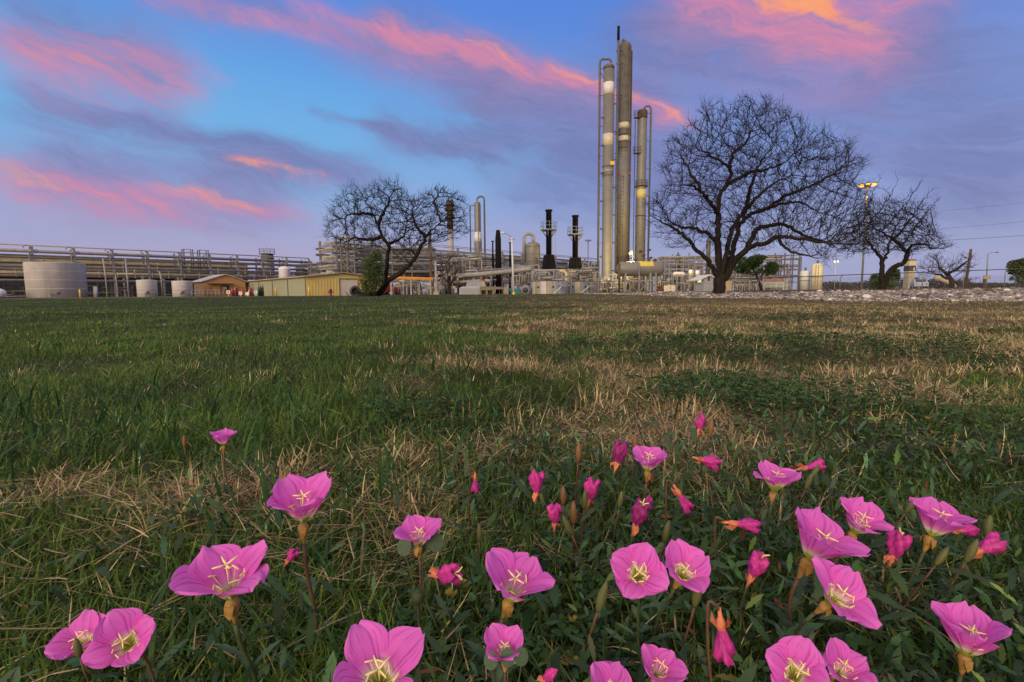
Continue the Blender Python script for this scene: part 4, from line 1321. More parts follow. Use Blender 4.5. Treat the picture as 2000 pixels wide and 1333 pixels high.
def leafy(name, label, Y0, foot_px, blobs, n, size, cols, stems, cat='tree', seed=0, part='crown'):
    """blobs: (px, py, rx px, ry px, dY); leaves spread through the blobs' volume"""
    r_ = np.random.default_rng(seed)
    base = G(foot_px[0], Y0, foot_px[1])
    o = thing(name, label, cat, base)
    mb = MB()
    for pts, r0, r1 in stems:
        w = [P(a, b, Y0 + d) for a, b, d in pts]
        if pts[0][1] >= foot_px[1] - 4: w[0] = Vector((w[0].x, base.y, base.z - .1))
        k = len(w) - 1
        mb.tube(w, [(r0 + (r1 - r0) * i / k) / FPX * Y0 for i in range(k + 1)], 6)
    mb.build('trunk' if cat == 'tree' else 'stem', M_BARK, o)
    tot = sum(b[2] * b[3] for b in blobs); V = []; C = []
    for px, py, rx, ry, dy in blobs:
        k = int(n * rx * ry / tot); sc = Y0 / FPX
        d = r_.normal(0, 1, (k, 3)); d /= np.linalg.norm(d, axis=1)[:, None]
        rr = r_.random(k) ** .45
        p = d * rr[:, None] * np.array([rx * sc, rx * sc * .9, ry * sc]) + np.array(P(px, py, Y0 + dy))
        keep = fbm(p[:, 0] / size / 7 + 50, p[:, 2] / size / 7 + p[:, 1] / size / 9, seed + 2, 3) > .40
        p = p[keep]; k = len(p)
        a = r_.normal(0, 1, (k, 3)); a /= np.linalg.norm(a, axis=1)[:, None]
        b = np.cross(a, r_.normal(0, 1, (k, 3))); b /= np.linalg.norm(b, axis=1)[:, None]
        s = (size * r_.uniform(.6, 1.4, k))[:, None]
        V.append(np.stack([p - a * s, p + b * s * .4, p + a * s, p - b * s * .4], 1))
        cc = np.array(cols)[r_.integers(0, len(cols), k)] * np.exp(r_.normal(0, .25, (k, 1)))
        C.append(np.repeat(cc[:, None, :], 4, 1))
    V = np.concatenate(V).reshape(-1, 3) - np.array(base); C = np.concatenate(C).reshape(-1, 3)
    f = np.arange(len(V)).reshape(-1, 4)
    q = mesh_np(part, V, [f], np.clip(C, 0, .6), M_FOL)
    q.parent = o
    return o


M_FOL = mat_attr('tree_leaf', .6, .3, .2)
GR = [(.06, .11, .03), (.045, .085, .025), (.09, .14, .04)]
leafy('leafy_tree', 'small green leafed tree behind the sign board, right of the tallest bare trunk', 40, (1487, 572),
      [(1462, 515, 22, 14, 0), (1480, 508, 18, 11, -.5), (1448, 526, 14, 9, .6), (1507, 524, 14, 13, .2), (1490, 532, 14, 8, .5), (1470, 530, 14, 8, -.5)], 9000, .085,
      GR, [([(1488, 575, 0), (1484, 555, 0), (1476, 535, 0), (1466, 518, 0)], 3.2, 1.2), ([(1482, 548, 0), (1494, 530, .3), (1506, 522, .4)], 2, 1)], seed=3)
leafy('shrub', 'loose green shrub growing against the forked leaning tree by the metal shed', 38.5, (728, 580),
      [(722, 520, 17, 22, 0), (732, 545, 20, 22, .3), (714, 552, 14, 18, -.3), (742, 520, 12, 18, .4), (722, 566, 16, 10, 0), (735, 500, 12, 12, .2)], 6000, .075,
      [(.10, .15, .05), (.07, .12, .04), (.13, .16, .06)], [([(730, 582, 0), (724, 550, 0), (718, 515, 0)], 1.6, .6), ([(732, 582, 0), (738, 545, .3), (744, 510, .4)], 1.6, .6)], 'shrub', 5, 'foliage')
leafy('shrub', 'bright green shrub behind the crooked double trunk', 36, (1728, 572),
      [(1712, 546, 12, 12, 0), (1745, 541, 12, 12, .3), (1735, 556, 16, 9, 0), (1704, 558, 9, 7, .3), (1750, 532, 7, 7, 0)], 5000, .08,
      [(.10, .17, .05), (.08, .14, .04)], [([(1728, 574, 0), (1735, 552, 0), (1742, 538, 0)], 1.6, .6), ([(1726, 574, 0), (1715, 556, 0)], 1.6, .6)], 'shrub', 7, 'foliage')
leafy('leafy_tree', 'green leafed tree cut by the right edge beyond the gravel', 45, (2012, 570),
      [(2000, 528, 26, 13, 0), (1985, 516, 16, 8, .5), (2010, 512, 22, 9, 0), (2022, 540, 26, 14, .5), (1990, 545, 14, 10, -.5), (1978, 522, 10, 6, 0)], 9000, .10,
      [(.085, .115, .045), (.06, .09, .035), (.11, .13, .06)], [([(2014, 574, 0), (2008, 550, 0), (1998, 530, 0)], 4, 1.2), ([(2012, 560, 0), (2024, 540, 0)], 3, 1.2)], seed=9)
leafy('low_bush', 'low rounded dark bush beyond the gravel near the right edge', 60, (1955, 570),
      [(1955, 563, 20, 7, 0), (1968, 562, 12, 5, 0), (1942, 565, 10, 4, 0)], 2500, .10, [(.07, .075, .04), (.05, .06, .035)], [([(1955, 574, 0), (1955, 564, 0)], 1.2, .6)], 'bush', 11, 'foliage')


def treeline():
    r_ = np.random.default_rng(77); V = []; C = []
    for px in np.arange(1600, 2120, 2.2):
        h = 9 + 7 * vnoise(px / 21, 0, 4) + 8 * vnoise(px / 60, 3, 4)
        if px > 1890: h *= .5
        Yd = 150 + 25 * vnoise(px / 40, 7, 1)
        k = 70
        x0 = P(px, 570, Yd).x
        zb = gzs(x0, Yd)
        zt = h / FPX * Yd
        p = np.stack([x0 + r_.normal(0, .5, k), Yd + r_.normal(0, 1.5, k), zb + zt * r_.random(k) ** .8 * r_.uniform(.7, 1.1)], -1)
        a = r_.normal(0, 1, (k, 3)); a /= np.linalg.norm(a, axis=1)[:, None]
        b = np.cross(a, r_.normal(0, 1, (k, 3))); b /= np.linalg.norm(b, axis=1)[:, None]
        s = r_.uniform(.12, .4, k)[:, None]
        V.append(np.stack([p - a * s, p + b * s * .5, p + a * s, p - b * s * .5], 1))
        cc = np.array([(.10, .085, .075), (.085, .085, .055), (.13, .11, .10)])[r_.integers(0, 3, k)]
        C.append(np.repeat(cc[:, None, :], 4, 1))
    V = np.concatenate(V).reshape(-1, 3); C = np.concatenate(C).reshape(-1, 3)
    mesh_np('distant_brush', V, [np.arange(len(V)).reshape(-1, 4)], C, M_FOL, 'stuff', 'brown leafless brush along the far skyline at right', 'brush')


treeline()


# ------------------------------------------------------------------ plant: materials and shared shapes
GALV = mat('galvanised_steel', (.27, .27, .268), .5, .25, .22, 2, .45, (.20, .16, .13))
GALVD = mat('weathered_steel', (.14, .13, .12), .6, .15, .3, 2, .5, (.14, .09, .06))
DARKST = mat('dark_steel', (.075, .072, .075), .65, .1, .35, 1.5)
PIPEM = mat('insulated_pipe', (.33, .315, .29), .5, .1, .2, 1.5, .4, (.22, .16, .11))
PIPEB = mat('beige_pipe', (.42, .355, .25), .55, 0, .2, 1.5, .35, (.26, .17, .09))
TANKM = mat('pale_tank_paint', (.64, .61, .575), .55, 0, .10, .7, .5, (.40, .36, .32))
CONCM = mat('concrete', (.40, .38, .35), .85, 0, .2, 2)
COLT = mat('tan_cladding', (.205, .198, .172), .5, .1, .16, .9, .5, (.25, .20, .14))
COLD = mat('stained_cladding', (.125, .114, .092), .55, .1, .35, 1.1, .9, (.10, .07, .045))
COLW = mat('white_band', (.72, .70, .64), .55, 0, .08, 2)
COLB = mat('cream_band', (.60, .54, .38), .55, 0, .1, 2)
YELP = mat('yellow_paint', (.74, .50, .03), .5, 0, .12, 2)
ORGP = mat('orange_beam_paint', (.72, .30, .03), .5, 0, .15, 1.5)
BLK = mat('black_stack_paint', (.009, .008, .009), .8, 0, .4, 1.2, .3, (.022, .012, .010), spec=.15)
RUST = mat('rusty_steel', (.105, .072, .05), .8, .1, .45, 1.6, .6, (.06, .03, .02))
PWHITE = mat('flare_white', (.40, .37, .42), .6, 0, .1, 1)
SHEDY = mat('yellow_siding', (.68, .52, .165), .6, 0, .08, .8, .3, (.40, .29, .11))
SHEDG = mat('sage_siding', (.35, .36, .22), .6, 0, .07, .6, .25, (.28, .24, .15))
CREAM = mat('cream_door', (.68, .60, .46), .6, 0, .06, 1)
TRIM = mat('brown_trim', (.16, .12, .07), .7, 0, .2, 2)
ROOFM = mat('pale_roof_metal', (.50, .48, .45), .5, .2, .12, 1.5)
BRICKM = mat('ochre_brick', (.50, .27, .09), .85, 0, .2, 7)
BRICKD = mat('brown_brick', (.23, .14, .075), .85, 0, .2, 7)
COOLY = mat('cooling_panel', (.56, .45, .19), .7, 0, .16, .6, .6, (.26, .19, .09))
REDP = mat('red_paint', (.52, .05, .04), .5, 0, .2, 3)
GRNP = mat('green_cylinder', (.02, .14, .09), .5, 0, .2, 3)
GRYP = mat('grey_cylinder', (.25, .25, .26), .5, 0, .2, 3)
TEALP = mat('teal_paint', (.06, .26, .27), .5, 0, .15, 2)
OLIV = mat('olive_skid', (.30, .27, .13), .6, 0, .2, 2, .4)
WHITEP = mat('white_paint', (.72, .70, .66), .5, 0, .08, 2)
HOUS = mat('pale_housing', (.56, .58, .57), .5, 0, .08, 1.2, .3, (.4, .4, .38))
GLASSM = mat('dark_glass', (.03, .035, .04), .1, 0, .2, 2, spec=.6)
SILV = mat('silver_jacket', (.58, .56, .52), .35, .5, .12, 1)
GHW = mat('cabin_grey', (.36, .37, .36), .6, 0, .08, 2)
GHT = mat('cabin_tan', (.58, .46, .27), .6, 0, .08, 2)
BROOF = mat('brown_shingle', (.14, .08, .05), .85, 0, .3, 6)
WOODP = mat('pole_wood', (.09, .060, .042), .85, 0, .3, 5, stretch=4)

A2 = Vector((.67, .742, 0)); B2 = Vector((-.742, .67, 0)); Z3 = Vector((0, 0, 1))
RACK_O = Vector((-68.9, 65, 0))


def gv(v): return gzs(v[0], v[1])


def rack(name, label, O, ts, width, levels, ztop, group=None, pm=(PIPEM, PIPEB, GALV), seed=0, dirA=A2, dirB=B2, braces=(), extra=.6, post=.26):
    """pipe rack: support frames at stations ts along dirA, longitudinal beams and pipes on each level (z, [(offset, radius)...])"""
    rs = random.Random(seed)
    a, b = dirA, dirB
    o = thing(name, label, 'pipe rack', (O.x, O.y, gv(O)), group)
    for t in ts:
        mb = MB()
        for w in (0, width):
            q = O + a * t + b * w
            mb.frame((q.x, q.y, 0), a, b, Z3, (-post / 2, -post / 2, gv(q) - .4), (post / 2, post / 2, ztop))
        for z, _ in levels:
            q = O + a * t
            mb.frame((q.x, q.y, z), a, b, Z3, (-.1, post / 2, -.32), (.1, width - post / 2, -.04))
        mb.build('support_frame', GALV, o)
    t0, t1 = ts[0] - extra, ts[-1] + extra
    for i, (z, pipes) in enumerate(levels):
        for w in (0, width):
            q = O + b * w
            MB().frame((q.x, q.y, z), a, b, Z3, (t0, -.08 - (.06 if w == 0 else 0), -.62), (t1, .08, -.34)).build('beam', GALVD if i % 2 else GALV, o)
        for off, r in pipes:
            q = O + b * off
            mb = MB().tube([(q.x + a.x * t0, q.y + a.y * t0, z + r), (q.x + a.x * t1, q.y + a.y * t1, z + r)], r, 10)
            for t in ts:   # pipe shoes and flanges
                p_ = q + a * (t + .35)
                mb.tube([(p_.x, p_.y, z + r), (p_.x + a.x * .1, p_.y + a.y * .1, z + r)], r * 1.35, 10)
            mb.build('pipe', pm[rs.randrange(len(pm))], o)
    for (ta, tb, z0, z1) in braces:
        p_ = O + a * ta; q = O + a * tb
        MB().beam((p_.x, p_.y - .14, z0), (q.x, q.y - .14, z1), .1).build('brace', GALV, o)
    return o


def frame(name, label, Y, pxs, py_top, levels, depth, m=None, post=.16, bw=.09, brace=(), tops=None, cat='steelwork', npipe=2, seed=0, pipes_m=None):
    """steel frame standing square to the field: posts at pxs, beams at the heights of levels (pixel rows at Y)"""
    rs = random.Random(seed + 5)
    m = m or GALV
    c = G((pxs[0] + pxs[-1]) / 2, Y)
    o = thing(name, label, cat, c)
    xs = [XA(p, Y) for p in pxs]; mid = (pxs[0] + pxs[-1]) / 2
    zt = [ZA(mid, (tops[i] if tops else py_top), Y) for i in range(len(xs))]
    zl = [ZA(mid, l, Y) for l in levels]
    for i, x in enumerate(xs):
        for d in (0, depth):
            MB().box(x - post / 2, x + post / 2, Y + d - post / 2, Y + d + post / 2, gzs(x, Y + d) - .3, zt[i]).build('post', m, o)
    for z in zl:
        for d in (0, depth):
            MB().box(xs[0] - .1, xs[-1] + .1, Y + d - post / 2 - .02, Y + d + post / 2 + .02, z - bw, z + bw).build('beam', m, o)
        for _ in range(npipe):
            r = rs.uniform(.05, .16); d = rs.uniform(.2, max(.25, depth - .2))
            MB().tube([(xs[0] - .3, Y + d, z + .1 + r), (xs[-1] + .3, Y + d, z + .1 + r)], r, 8).build('pipe', (pipes_m or (PIPEM, GALV, PIPEB))[rs.randrange(3)], o)
    for i0, l0, i1, l1 in brace:
        MB().beam((xs[i0], Y - post, zl[l0]), (xs[i1], Y - post, zl[l1]), .09).build('brace', m, o)
    return o


def pipework(name, label, Y, px0, px1, py0, py1, n, seed, depth=5, ms=None, cat='pipework', rmax=.15):
    """a clump of process piping: risers, runs, elbows and valves"""
    rs = random.Random(seed); ms = ms or (PIPEM, GALV, GALVD, PIPEB)
    mid = (px0 + px1) / 2
    o = thing(name, label, cat, G(mid, Y))
    x0, x1 = XA(px0, Y), XA(px1, Y); z0, z1 = ZA(mid, py1, Y), ZA(mid, py0, Y)
    for i in range(n):
        r = rs.uniform(.035, rmax); x = rs.uniform(x0, x1); d = rs.uniform(0, depth); k = rs.random()
        zb = gzs(x, Y + d) - .1
        if k < .38:
            zt = rs.uniform(z0 + (z1 - z0) * .3, z1); L = rs.choice((-1, 1)) * rs.uniform(.4, 2.2)
            if not x0 < x + L < x1: L = -L
            pts = [(x, Y + d, zb), (x, Y + d, zt - r * 2)] + [(x + L * s, Y + d, zt) for s in (.12, .9)] + [(x + L, Y + d, zt - r * 2), (x + L, Y + d, rs.uniform(zb, zt - .5))]
            mb = MB().tube(pts, r, 8)
        elif k < .62:
            z = rs.uniform(z0, z1); L = rs.uniform(.2, .55) * (x1 - x0)
            xa = max(x0, x - L / 2); xb = min(x1, x + L / 2)
            mb = MB().tube([(xa, Y + d, z), (xb, Y + d, z)], r, 8)
            for xs in (xa, xb): mb.box(xs - .05, xs + .05, Y + d - .05, Y + d + .05, zb, z)
        elif k < .82:
            zt = rs.uniform(z0 + (z1 - z0) * .4, z1)
            mb = MB().box(x - .07, x + .07, Y + d - .07, Y + d + .07, zb, zt)
        else:
            z = rs.uniform(z0, z0 + (z1 - z0) * .7)
            mb = MB().tube([(x, Y + d, zb), (x, Y + d, z)], r * .7, 8).lathe([(r * 1.8, -.06), (r * 1.8, .06)], (x, Y + d, z), 10).lathe([(r * 2.4, -.03), (r * 2.4, .03)], (x, Y + d - .15, z + .2), 10, (0, 1, 0))
            mb.tube([(x, Y + d, z), (x, Y + d, z + .3)], .03, 6)
        mb.build('pipe' if k < .62 else ('post' if k < .82 else 'valve'), rs.choice(ms), o)
    return o


def vcyl(px, Y, r, py_top, base=None, py0=570):
    x = XA(px, Y, py0); zt = ZA(px, py_top, Y); zb = gzs(x, Y) - .2 if base is None else ZA(px, base, Y)
    return x, zb, zt


def ring_rail(mb, c, r, n=16, h=1.0):
    c = Vector(c)
    for z in (h * .5, h):
        mb.tube([c + Vector((r * math.cos(2 * PI * k / n), r * math.sin(2 * PI * k / n), z)) for k in range(n + 1)], .035, 5)
    for k in range(n // 2):
        a = 4 * PI * k / n
        q = c + Vector((r * math.cos(a), r * math.sin(a), 0)); mb.tube([q, q + Z3 * h], .035, 5)
    return mb


def ladder_mb(x, y, z0, z1, w=.45, st=.45):
    mb = MB()
    for s in (-w / 2, w / 2): mb.box(x + s - .025, x + s + .025, y - .025, y + .025, z0, z1)
    k = z0 + .2
    while k < z1:
        mb.box(x - w / 2, x + w / 2, y - .015, y + .015, k, k + .03); k += st
    return mb


def deck_rail(mb, x0, x1, y0, y1, z, h=1.0):
    mb.box(x0, x1, y0, y1, z - .1, z)
    pts = [(x0, y0), (x1, y0), (x1, y1), (x0, y1), (x0, y0)]
    for i in range(4):
        p_, q = pts[i], pts[i + 1]
        for k in (h * .5, h): mb.beam((*p_, z + k), (*q, z + k), .05)
        n = max(1, int(math.hypot(q[0] - p_[0], q[1] - p_[1]) / 1.1))
        for j in range(n):
            t = j / n; xx = p_[0] + (q[0] - p_[0]) * t; yy = p_[1] + (q[1] - p_[1]) * t
            mb.box(xx - .025, xx + .025, yy - .025, yy + .025, z, z + h)
    return mb


# ------------------------------------------------------------------ left: pipe rack, cooling tower, tanks
zr = lambda py: ZA(10, py, 65.2)
st = [-.48 + 4.35 * k for k in range(-3, 11)]
r1 = rack('pipe_rack', 'long raised pipe rack with pale pipes running across the left side', RACK_O, st, 3.4,
          [(zr(540), [(.3, .42), (1.6, .2), (2.7, .25)]), (zr(526), [(.6, .14), (2.0, .1)]), (zr(511), [(.25, .13), (1.2, .16), (2.4, .12)]), (zr(490), [(.15, .20), (1.6, .12)])],
          zr(478), 'pipe racks', (PIPEB, PIPEM, PIPEM), 3)
q = RACK_O
z_ = zr(476)
MB().tube([(q.x + A2.x * t, q.y + A2.y * t, z_) for t in (st[0], st[-1])], .085, 8).build('pipe', PIPEB, r1)
for t in st:   # hooks over the posts
    p_ = q + A2 * (t - .45)
    MB().tube(arc((p_.x, p_.y - .1, z_ - .35), .35, 0, PI, A2, Z3, 8) , .07, 6).build('hook', GALV, r1)
for k, t in enumerate(np.arange(st[0] + 1.1, st[-1], 1.45)):
    p_ = RACK_O + A2 * float(t) - B2 * .2
    za, zb_ = ((zr(526), zr(511)), (zr(540), zr(526)), (zr(511), zr(490)))[k % 3]
    MB().box(p_.x - .04, p_.x + .04, p_.y - .04, p_.y + .04, za, zb_).build('hanger', GALV, r1)
for w_off, py, rr_ in ((-.22, 518, .05), (-.25, 533, .06), (-.2, 500, .045), (-.3, 546, .07)):
    p_ = RACK_O + B2 * w_off; z = zr(py)
    MB().tube([(p_.x + A2.x * t, p_.y + A2.y * t, z) for t in (st[0], st[-1])], rr_, 6).build('pipe', PIPEB if py % 2 else GALV, r1)
for tm in (22.6, 24.9):
    for w in (.4, 1.5):
        p_ = q + A2 * tm + B2 * w
        zz = ZA(395, 487, 82)
        MB().tube([(p_.x - A2.x * .65, p_.y - A2.y * .65, zr(520)), (p_.x - A2.x * .65, p_.y - A2.y * .65, zz), (p_.x + A2.x * .65, p_.y + A2.y * .65, zz), (p_.x + A2.x * .65, p_.y + A2.y * .65, zr(520))], .09, 8).build('pipe_loop', GALVD, r1)

ct = thing('cooling_tower', 'long yellow panelled cooling tower behind the left pipe rack', 'cooling tower', RACK_O + B2 * 9)
q = RACK_O + B2 * 9
zt_, zb_ = ZA(8, 497, 71.5), ZA(8, 540, 71.5)
MB().frame((q.x, q.y, 0), A2, B2, Z3, (-14, 0, zb_), (34.8, 7, zt_)).build('panel_wall', COOLY, ct)
for t in np.arange(-14, 34.8, 2.44):
    MB().frame((q.x, q.y, 0), A2, B2, Z3, (t, -.07, zb_), (t + .1, -.003, zt_ - .5)).build('batten', SHEDY, ct)
for z0_, h_, m_ in ((zt_ - .35, .35, BROOF), (zt_ - 1.2, .16, TRIM), (zb_ + .9, .12, TRIM)):
    MB().frame((q.x, q.y, 0), A2, B2, Z3, (-14.1, -.14, z0_), (34.9, -.075, z0_ + h_)).build('fascia', m_, ct)
MB().frame((q.x, q.y, 0), A2, B2, Z3, (-14, .4, -.2), (34.8, 6.6, zb_ - .02)).build('basin_wall', DARKST, ct)
for k in range(9):
    MB().frame((q.x, q.y, 0), A2, B2, Z3, (-13 + k * 5.6, -.3, -.2), (-12.75 + k * 5.6, -.05, zb_)).build('leg', CONCM, ct)

# crowded steel under the rack
fr = thing('steel_lattice', 'crowded dark steelwork and small pipes under the left pipe rack', 'steel lattice', RACK_O + B2 * 4.6)
q = RACK_O + B2 * 4.6
rs_ = random.Random(31)
for i, t in enumerate(np.arange(-10, 38, 1.55)):
    MB().frame((q.x, q.y, 0), A2, B2, Z3, (t, 0, -.2), (t + .12, .12, zr(540) - .3 - rs_.uniform(0, .6))).build('post', GALV if i % 3 else PIPEM, fr)
for z in (.75, 1.3, 1.9, 2.45):
    MB().frame((q.x, q.y, 0), A2, B2, Z3, (-10, -.02, z), (38, .14, z + .10)).build('beam', GALVD, fr)
for k in range(36):
    t = rs_.uniform(-9, 37); L = rs_.uniform(.8, 4); w = -rs_.uniform(.1, 3.0); z = rs_.uniform(.3, 2.6); r = rs_.uniform(.05, .13)
    p_ = q + B2 * w + A2 * t; p2 = p_ + A2 * L
    MB().tube([(p_.x, p_.y, -.1), (p_.x, p_.y, z), (p2.x, p2.y, z), (p2.x, p2.y, rs_.choice((-.1, z + .6)))], r, 7).build('pipe', rs_.choice((PIPEM, GALV, PIPEB, GALVD)), fr)


def tank(name, label, px, Y, wpx, py_top, m, hatch=True, dome=0., group='pale storage tanks', cat='storage tank', wk=1.0):
    d = (P(px, 570, Y) - CAM); cs = d.y / math.hypot(d.x, d.y)
    r = wpx / 2 / FPX * Y * cs * wk
    x, zb, zt = vcyl(px, Y, r, py_top)
    o = thing(name, label, cat, (x, Y, gzs(x, Y)), group)
    prof = [(r, zb), (r, zt - .02), (r * 1.005, zt), (r * .98, zt + .03)]
    prof += [(r * math.cos(a), zt + .03 + dome * r * math.sin(a)) for a in (.3, .6, .9, 1.2, 1.5)] if dome else [(.01, zt + .10)]
    MB().lathe(prof, (x, Y, 0), 40).build('shell', m, o)
    if hatch:
        to = Vector((-x, -Y, 0)).normalized()
        c = Vector((x, Y, 0)) + to * r; s = to.cross(Z3)
        MB().lathe([(.17, -.05), (.17, .1), (.14, .12), (.02, .13)], (c.x, c.y, gzs(x, Y) + .55), 12, to).build('manway', GALVD, o)
        MB().tube([c + s * r * .25 + Z3 * (gzs(x, Y) + .4), c + s * r * .25 + to * .6 + Z3 * (gzs(x, Y) + .4), c + s * r * .25 + to * .6 + Z3 * -.1], .08, 8).build('pipe', GALV, o)
        MB().lathe([(.12, 0), (.12, .35), (.2, .36), (.2, .42)], (x - r * .2, Y - r * .3, zt + .02), 10).build('vent', GALV, o)
        for k in range(3):
            MB().lathe([(r + .004, gzs(x, Y) + (zt - gzs(x, Y)) * (.25 + .25 * k)), (r + .012, gzs(x, Y) + (zt - gzs(x, Y)) * (.25 + .25 * k) + .02), (r + .004, gzs(x, Y) + (zt - gzs(x, Y)) * (.25 + .25 * k) + .04)], (x, Y, 0), 40).build('weld_band', m, o)
    return o


tank('storage_tank', 'big squat pale grey tank at the left edge of the plant', 113, 59, 121, 515, TANKM)
tank('storage_tank', 'small pale tank before the pipe rack, nearer the big tank', 288, 58, 41, 548, TANKM, wk=1.0)
tank('storage_tank', 'small pale tank beside the ochre brick hut', 357, 59, 41, 550, TANKM)
# horizontal white tank at the frame's edge
o = thing('propane_tank', 'white lying tank cut by the left edge of the view', 'tank', G(2, 54))
MB().lathe([(.02, 0), (.4, .12), (.5, .4), (.5, 2.0), (.4, 2.3), (.02, 2.42)], G(8, 54) + Vector((0, 0, .55)), 20, (-1, 0, 0)).build('shell', WHITEP, o)
for d in (.6, 1.8):
    c = G(8, 54); MB().box(c.x - d - .1, c.x - d + .1, 53.7, 54.3, c.z - .2, c.z + .4).build('saddle', CONCM, o)

for i, (pts, r, m_, lb) in enumerate([
        ([(201, 505), (206, 540), (209, 572)], .07, PIPEB, 'thin cream pipe riser leaning by the big tank'),
        ([(263, 527), (263, 535), (226, 535), (231, 576)], .075, PIPEB, 'cream pipe with two elbows left of the small tank'),
        ([(245, 506), (249, 545), (252, 584)], .09, PIPEM, 'tall grey pipe riser just left of the small tank'),
        ([(186, 560), (187, 584)], .22, HOUS, 'short fat pale stand pipe at the foot of the big tank'),
        ([(311, 530), (315, 545), (318, 584)], .075, PIPEM, 'grey pipe riser between the two small tanks')]):
    Yp = 60.5
    w = [P(a, b, Yp) for a, b in pts]; b_ = w[-1]; b_.z = min(b_.z, gzs(b_.x, b_.y))
    o = thing('pipe_riser', lb, 'pipe', (b_.x, b_.y, gzs(b_.x, b_.y)), 'pipe risers by the left tanks')
    MB().tube(w, r, 8).build('pipe', m_, o)
    MB().lathe([(r * 1.7, -.05), (r * 1.7, .05)], w[len(w) // 2], 10, (w[1] - w[0])).build('flange', GALV, o)

for i, (px, lb) in enumerate([(156, 'yellow bollard at the foot of the big tank'), (539, 'yellow bollard against the sage shed wall'), (604, 'yellow bollard at the yellow shed corner')]):
    Yb = (55.5, 57.2, 48.9)[i]; c = G(px, Yb)
    o = thing('bollard', lb, 'bollard', c, 'yellow bollards')
    hh = (.95, .95, .95)[i]
    MB().lathe([(.09, -.2), (.09, hh - .08), (.06, hh - .02), (.01, hh)], c, 14).build('post', YELP, o)
    MB().lathe([(.093, hh - .35), (.093, hh - .25)], c, 14).build('band', WHITEP, o)

# vessel with railed platform behind the rack, and the white domed tank
o = thing('process_vessel', 'stout grey vessel with a railed top platform behind the left pipe rack', 'vessel', G(526, 104))
x, zb, zt = vcyl(526, 104, 1.3, 498)
r = 1.28
MB().lathe([(r, zb), (r, ZA(526, 512, 104)), (r * .92, ZA(526, 510, 104)), (r * .92, zt), (.1, zt + .1)], (x, 104, 0), 28).build('shell', COLT, o)
for py in (512, 506): MB().lathe([(r * 1.0, ZA(526, py, 104)), (r * 1.06, ZA(526, py, 104) + .1), (r * 1.0, ZA(526, py, 104) + .25)], (x, 104, 0), 28).build('ring', GALVD, o)
ring_rail(MB().lathe([(r * .7, zt + .12), (r * 1.22, zt + .12), (r * 1.22, zt + .2), (r * .7, zt + .2)], (x, 104, 0), 20), (x, 104, zt + .2), r * 1.2).build('platform', GALVD, o)
MB().tube([(x, 104, zt), (x, 104, ZA(526, 482, 104))], .05, 6).build('vent', GALV, o)
tank('domed_tank', 'white dome topped tank standing above the sage shed roof', 558, 84, 23, 526, WHITEP, False, .5, None, 'tank')

# ------------------------------------------------------------------ brick hut
Hc = Vector((-39.1, 62, 0)); zg = gv(Hc)
ze, zp = ZA(405, 550, 62), ZA(445, 538, 64)
hut = thing('brick_hut', 'small ochre brick hut with a pitched roof and porch canopy', 'hut', (Hc.x, Hc.y, zg))
W_, D_ = 4.84, 4.4
mb = MB()
pf = [Hc + A2 * t for t in (0, W_ / 2, W_)]
pb = [p + B2 * D_ for p in pf]
zz = [ze, zp, ze]
mb.add([(*pf[0].xy, zg - .2), (*pf[2].xy, zg - .2), (*pf[2].xy, ze), (*pf[1].xy, zp), (*pf[0].xy, ze), (*pb[0].xy, zg - .2), (*pb[2].xy, zg - .2), (*pb[2].xy, ze), (*pb[1].xy, zp), (*pb[0].xy, ze)],
       [(0, 1, 2, 3, 4), (5, 9, 8, 7, 6), (1, 6, 7, 2)])
mb.build('gable_wall', BRICKM, hut)
MB().add([(*pf[0].xy, zg - .2), (*pb[0].xy, zg - .2), (*pb[0].xy, ze), (*pf[0].xy, ze)], [(0, 3, 2, 1)]).build('side_wall', BRICKD, hut)
for s in (0, 2):
    e = pf[s] + (A2 * (-.35 if s == 0 else .35)) - B2 * .25; m1 = pf[1] - B2 * .25
    k = (zp - ze) / (W_ / 2)
    v = [(*e.xy, ze - .35 * k + .06), (*m1.xy, zp + .06), (*(m1 + B2 * (D_ + .5)).xy, zp + .06), (*(e + B2 * (D_ + .5)).xy, ze - .35 * k + .06)]
    MB().add(v + [(a, b, c + .1) for a, b, c in v], [(0, 1, 2, 3), (4, 7, 6, 5), (0, 4, 5, 1), (1, 5, 6, 2), (2, 6, 7, 3), (3, 7, 4, 0)]).build('roof', ROOFM, hut)
f_ = lambda t, z, off=0: (*(Hc + A2 * t - B2 * off).xy, z)
MB().frame((Hc.x, Hc.y, 0), A2, B2, Z3, (.3, -1.1, zg + 1.55), (3.1, -.01, zg + 1.66)).build('porch_canopy', TRIM, hut)
for t in (.45, 2.95): MB().frame((Hc.x, Hc.y, 0), A2, B2, Z3, (t - .06, -1.0, zg - .1), (t + .06, -.88, zg + 1.548)).build('porch_post', TRIM, hut)
d_ = MB().frame((Hc.x, Hc.y, 0), A2, B2, Z3, (1.0, -.06, zg + .05), (1.75, -.004, zg + 1.45)).build('door', mat('amber_door', (.62, .36, .11), .5, 0, .1, 2), hut)
MB().frame((Hc.x, Hc.y, 0), A2, B2, Z3, (1.62, -.12, zg + .7), (1.68, -.062, zg + .76)).build('handle', GALV, d_, off=LOC[hut.name])
w_ = MB().frame((Hc.x, Hc.y, 0), A2, B2, Z3, (1.95, -.05, zg + .85), (2.75, -.004, zg + 1.4)).build('window', GLASSM, hut)
MB().frame((Hc.x, Hc.y, 0), A2, B2, Z3, (2.0, -.07, zg + .88), (2.5, -.052, zg + 1.2)).build('notice', WHITEP, w_, off=LOC[hut.name])

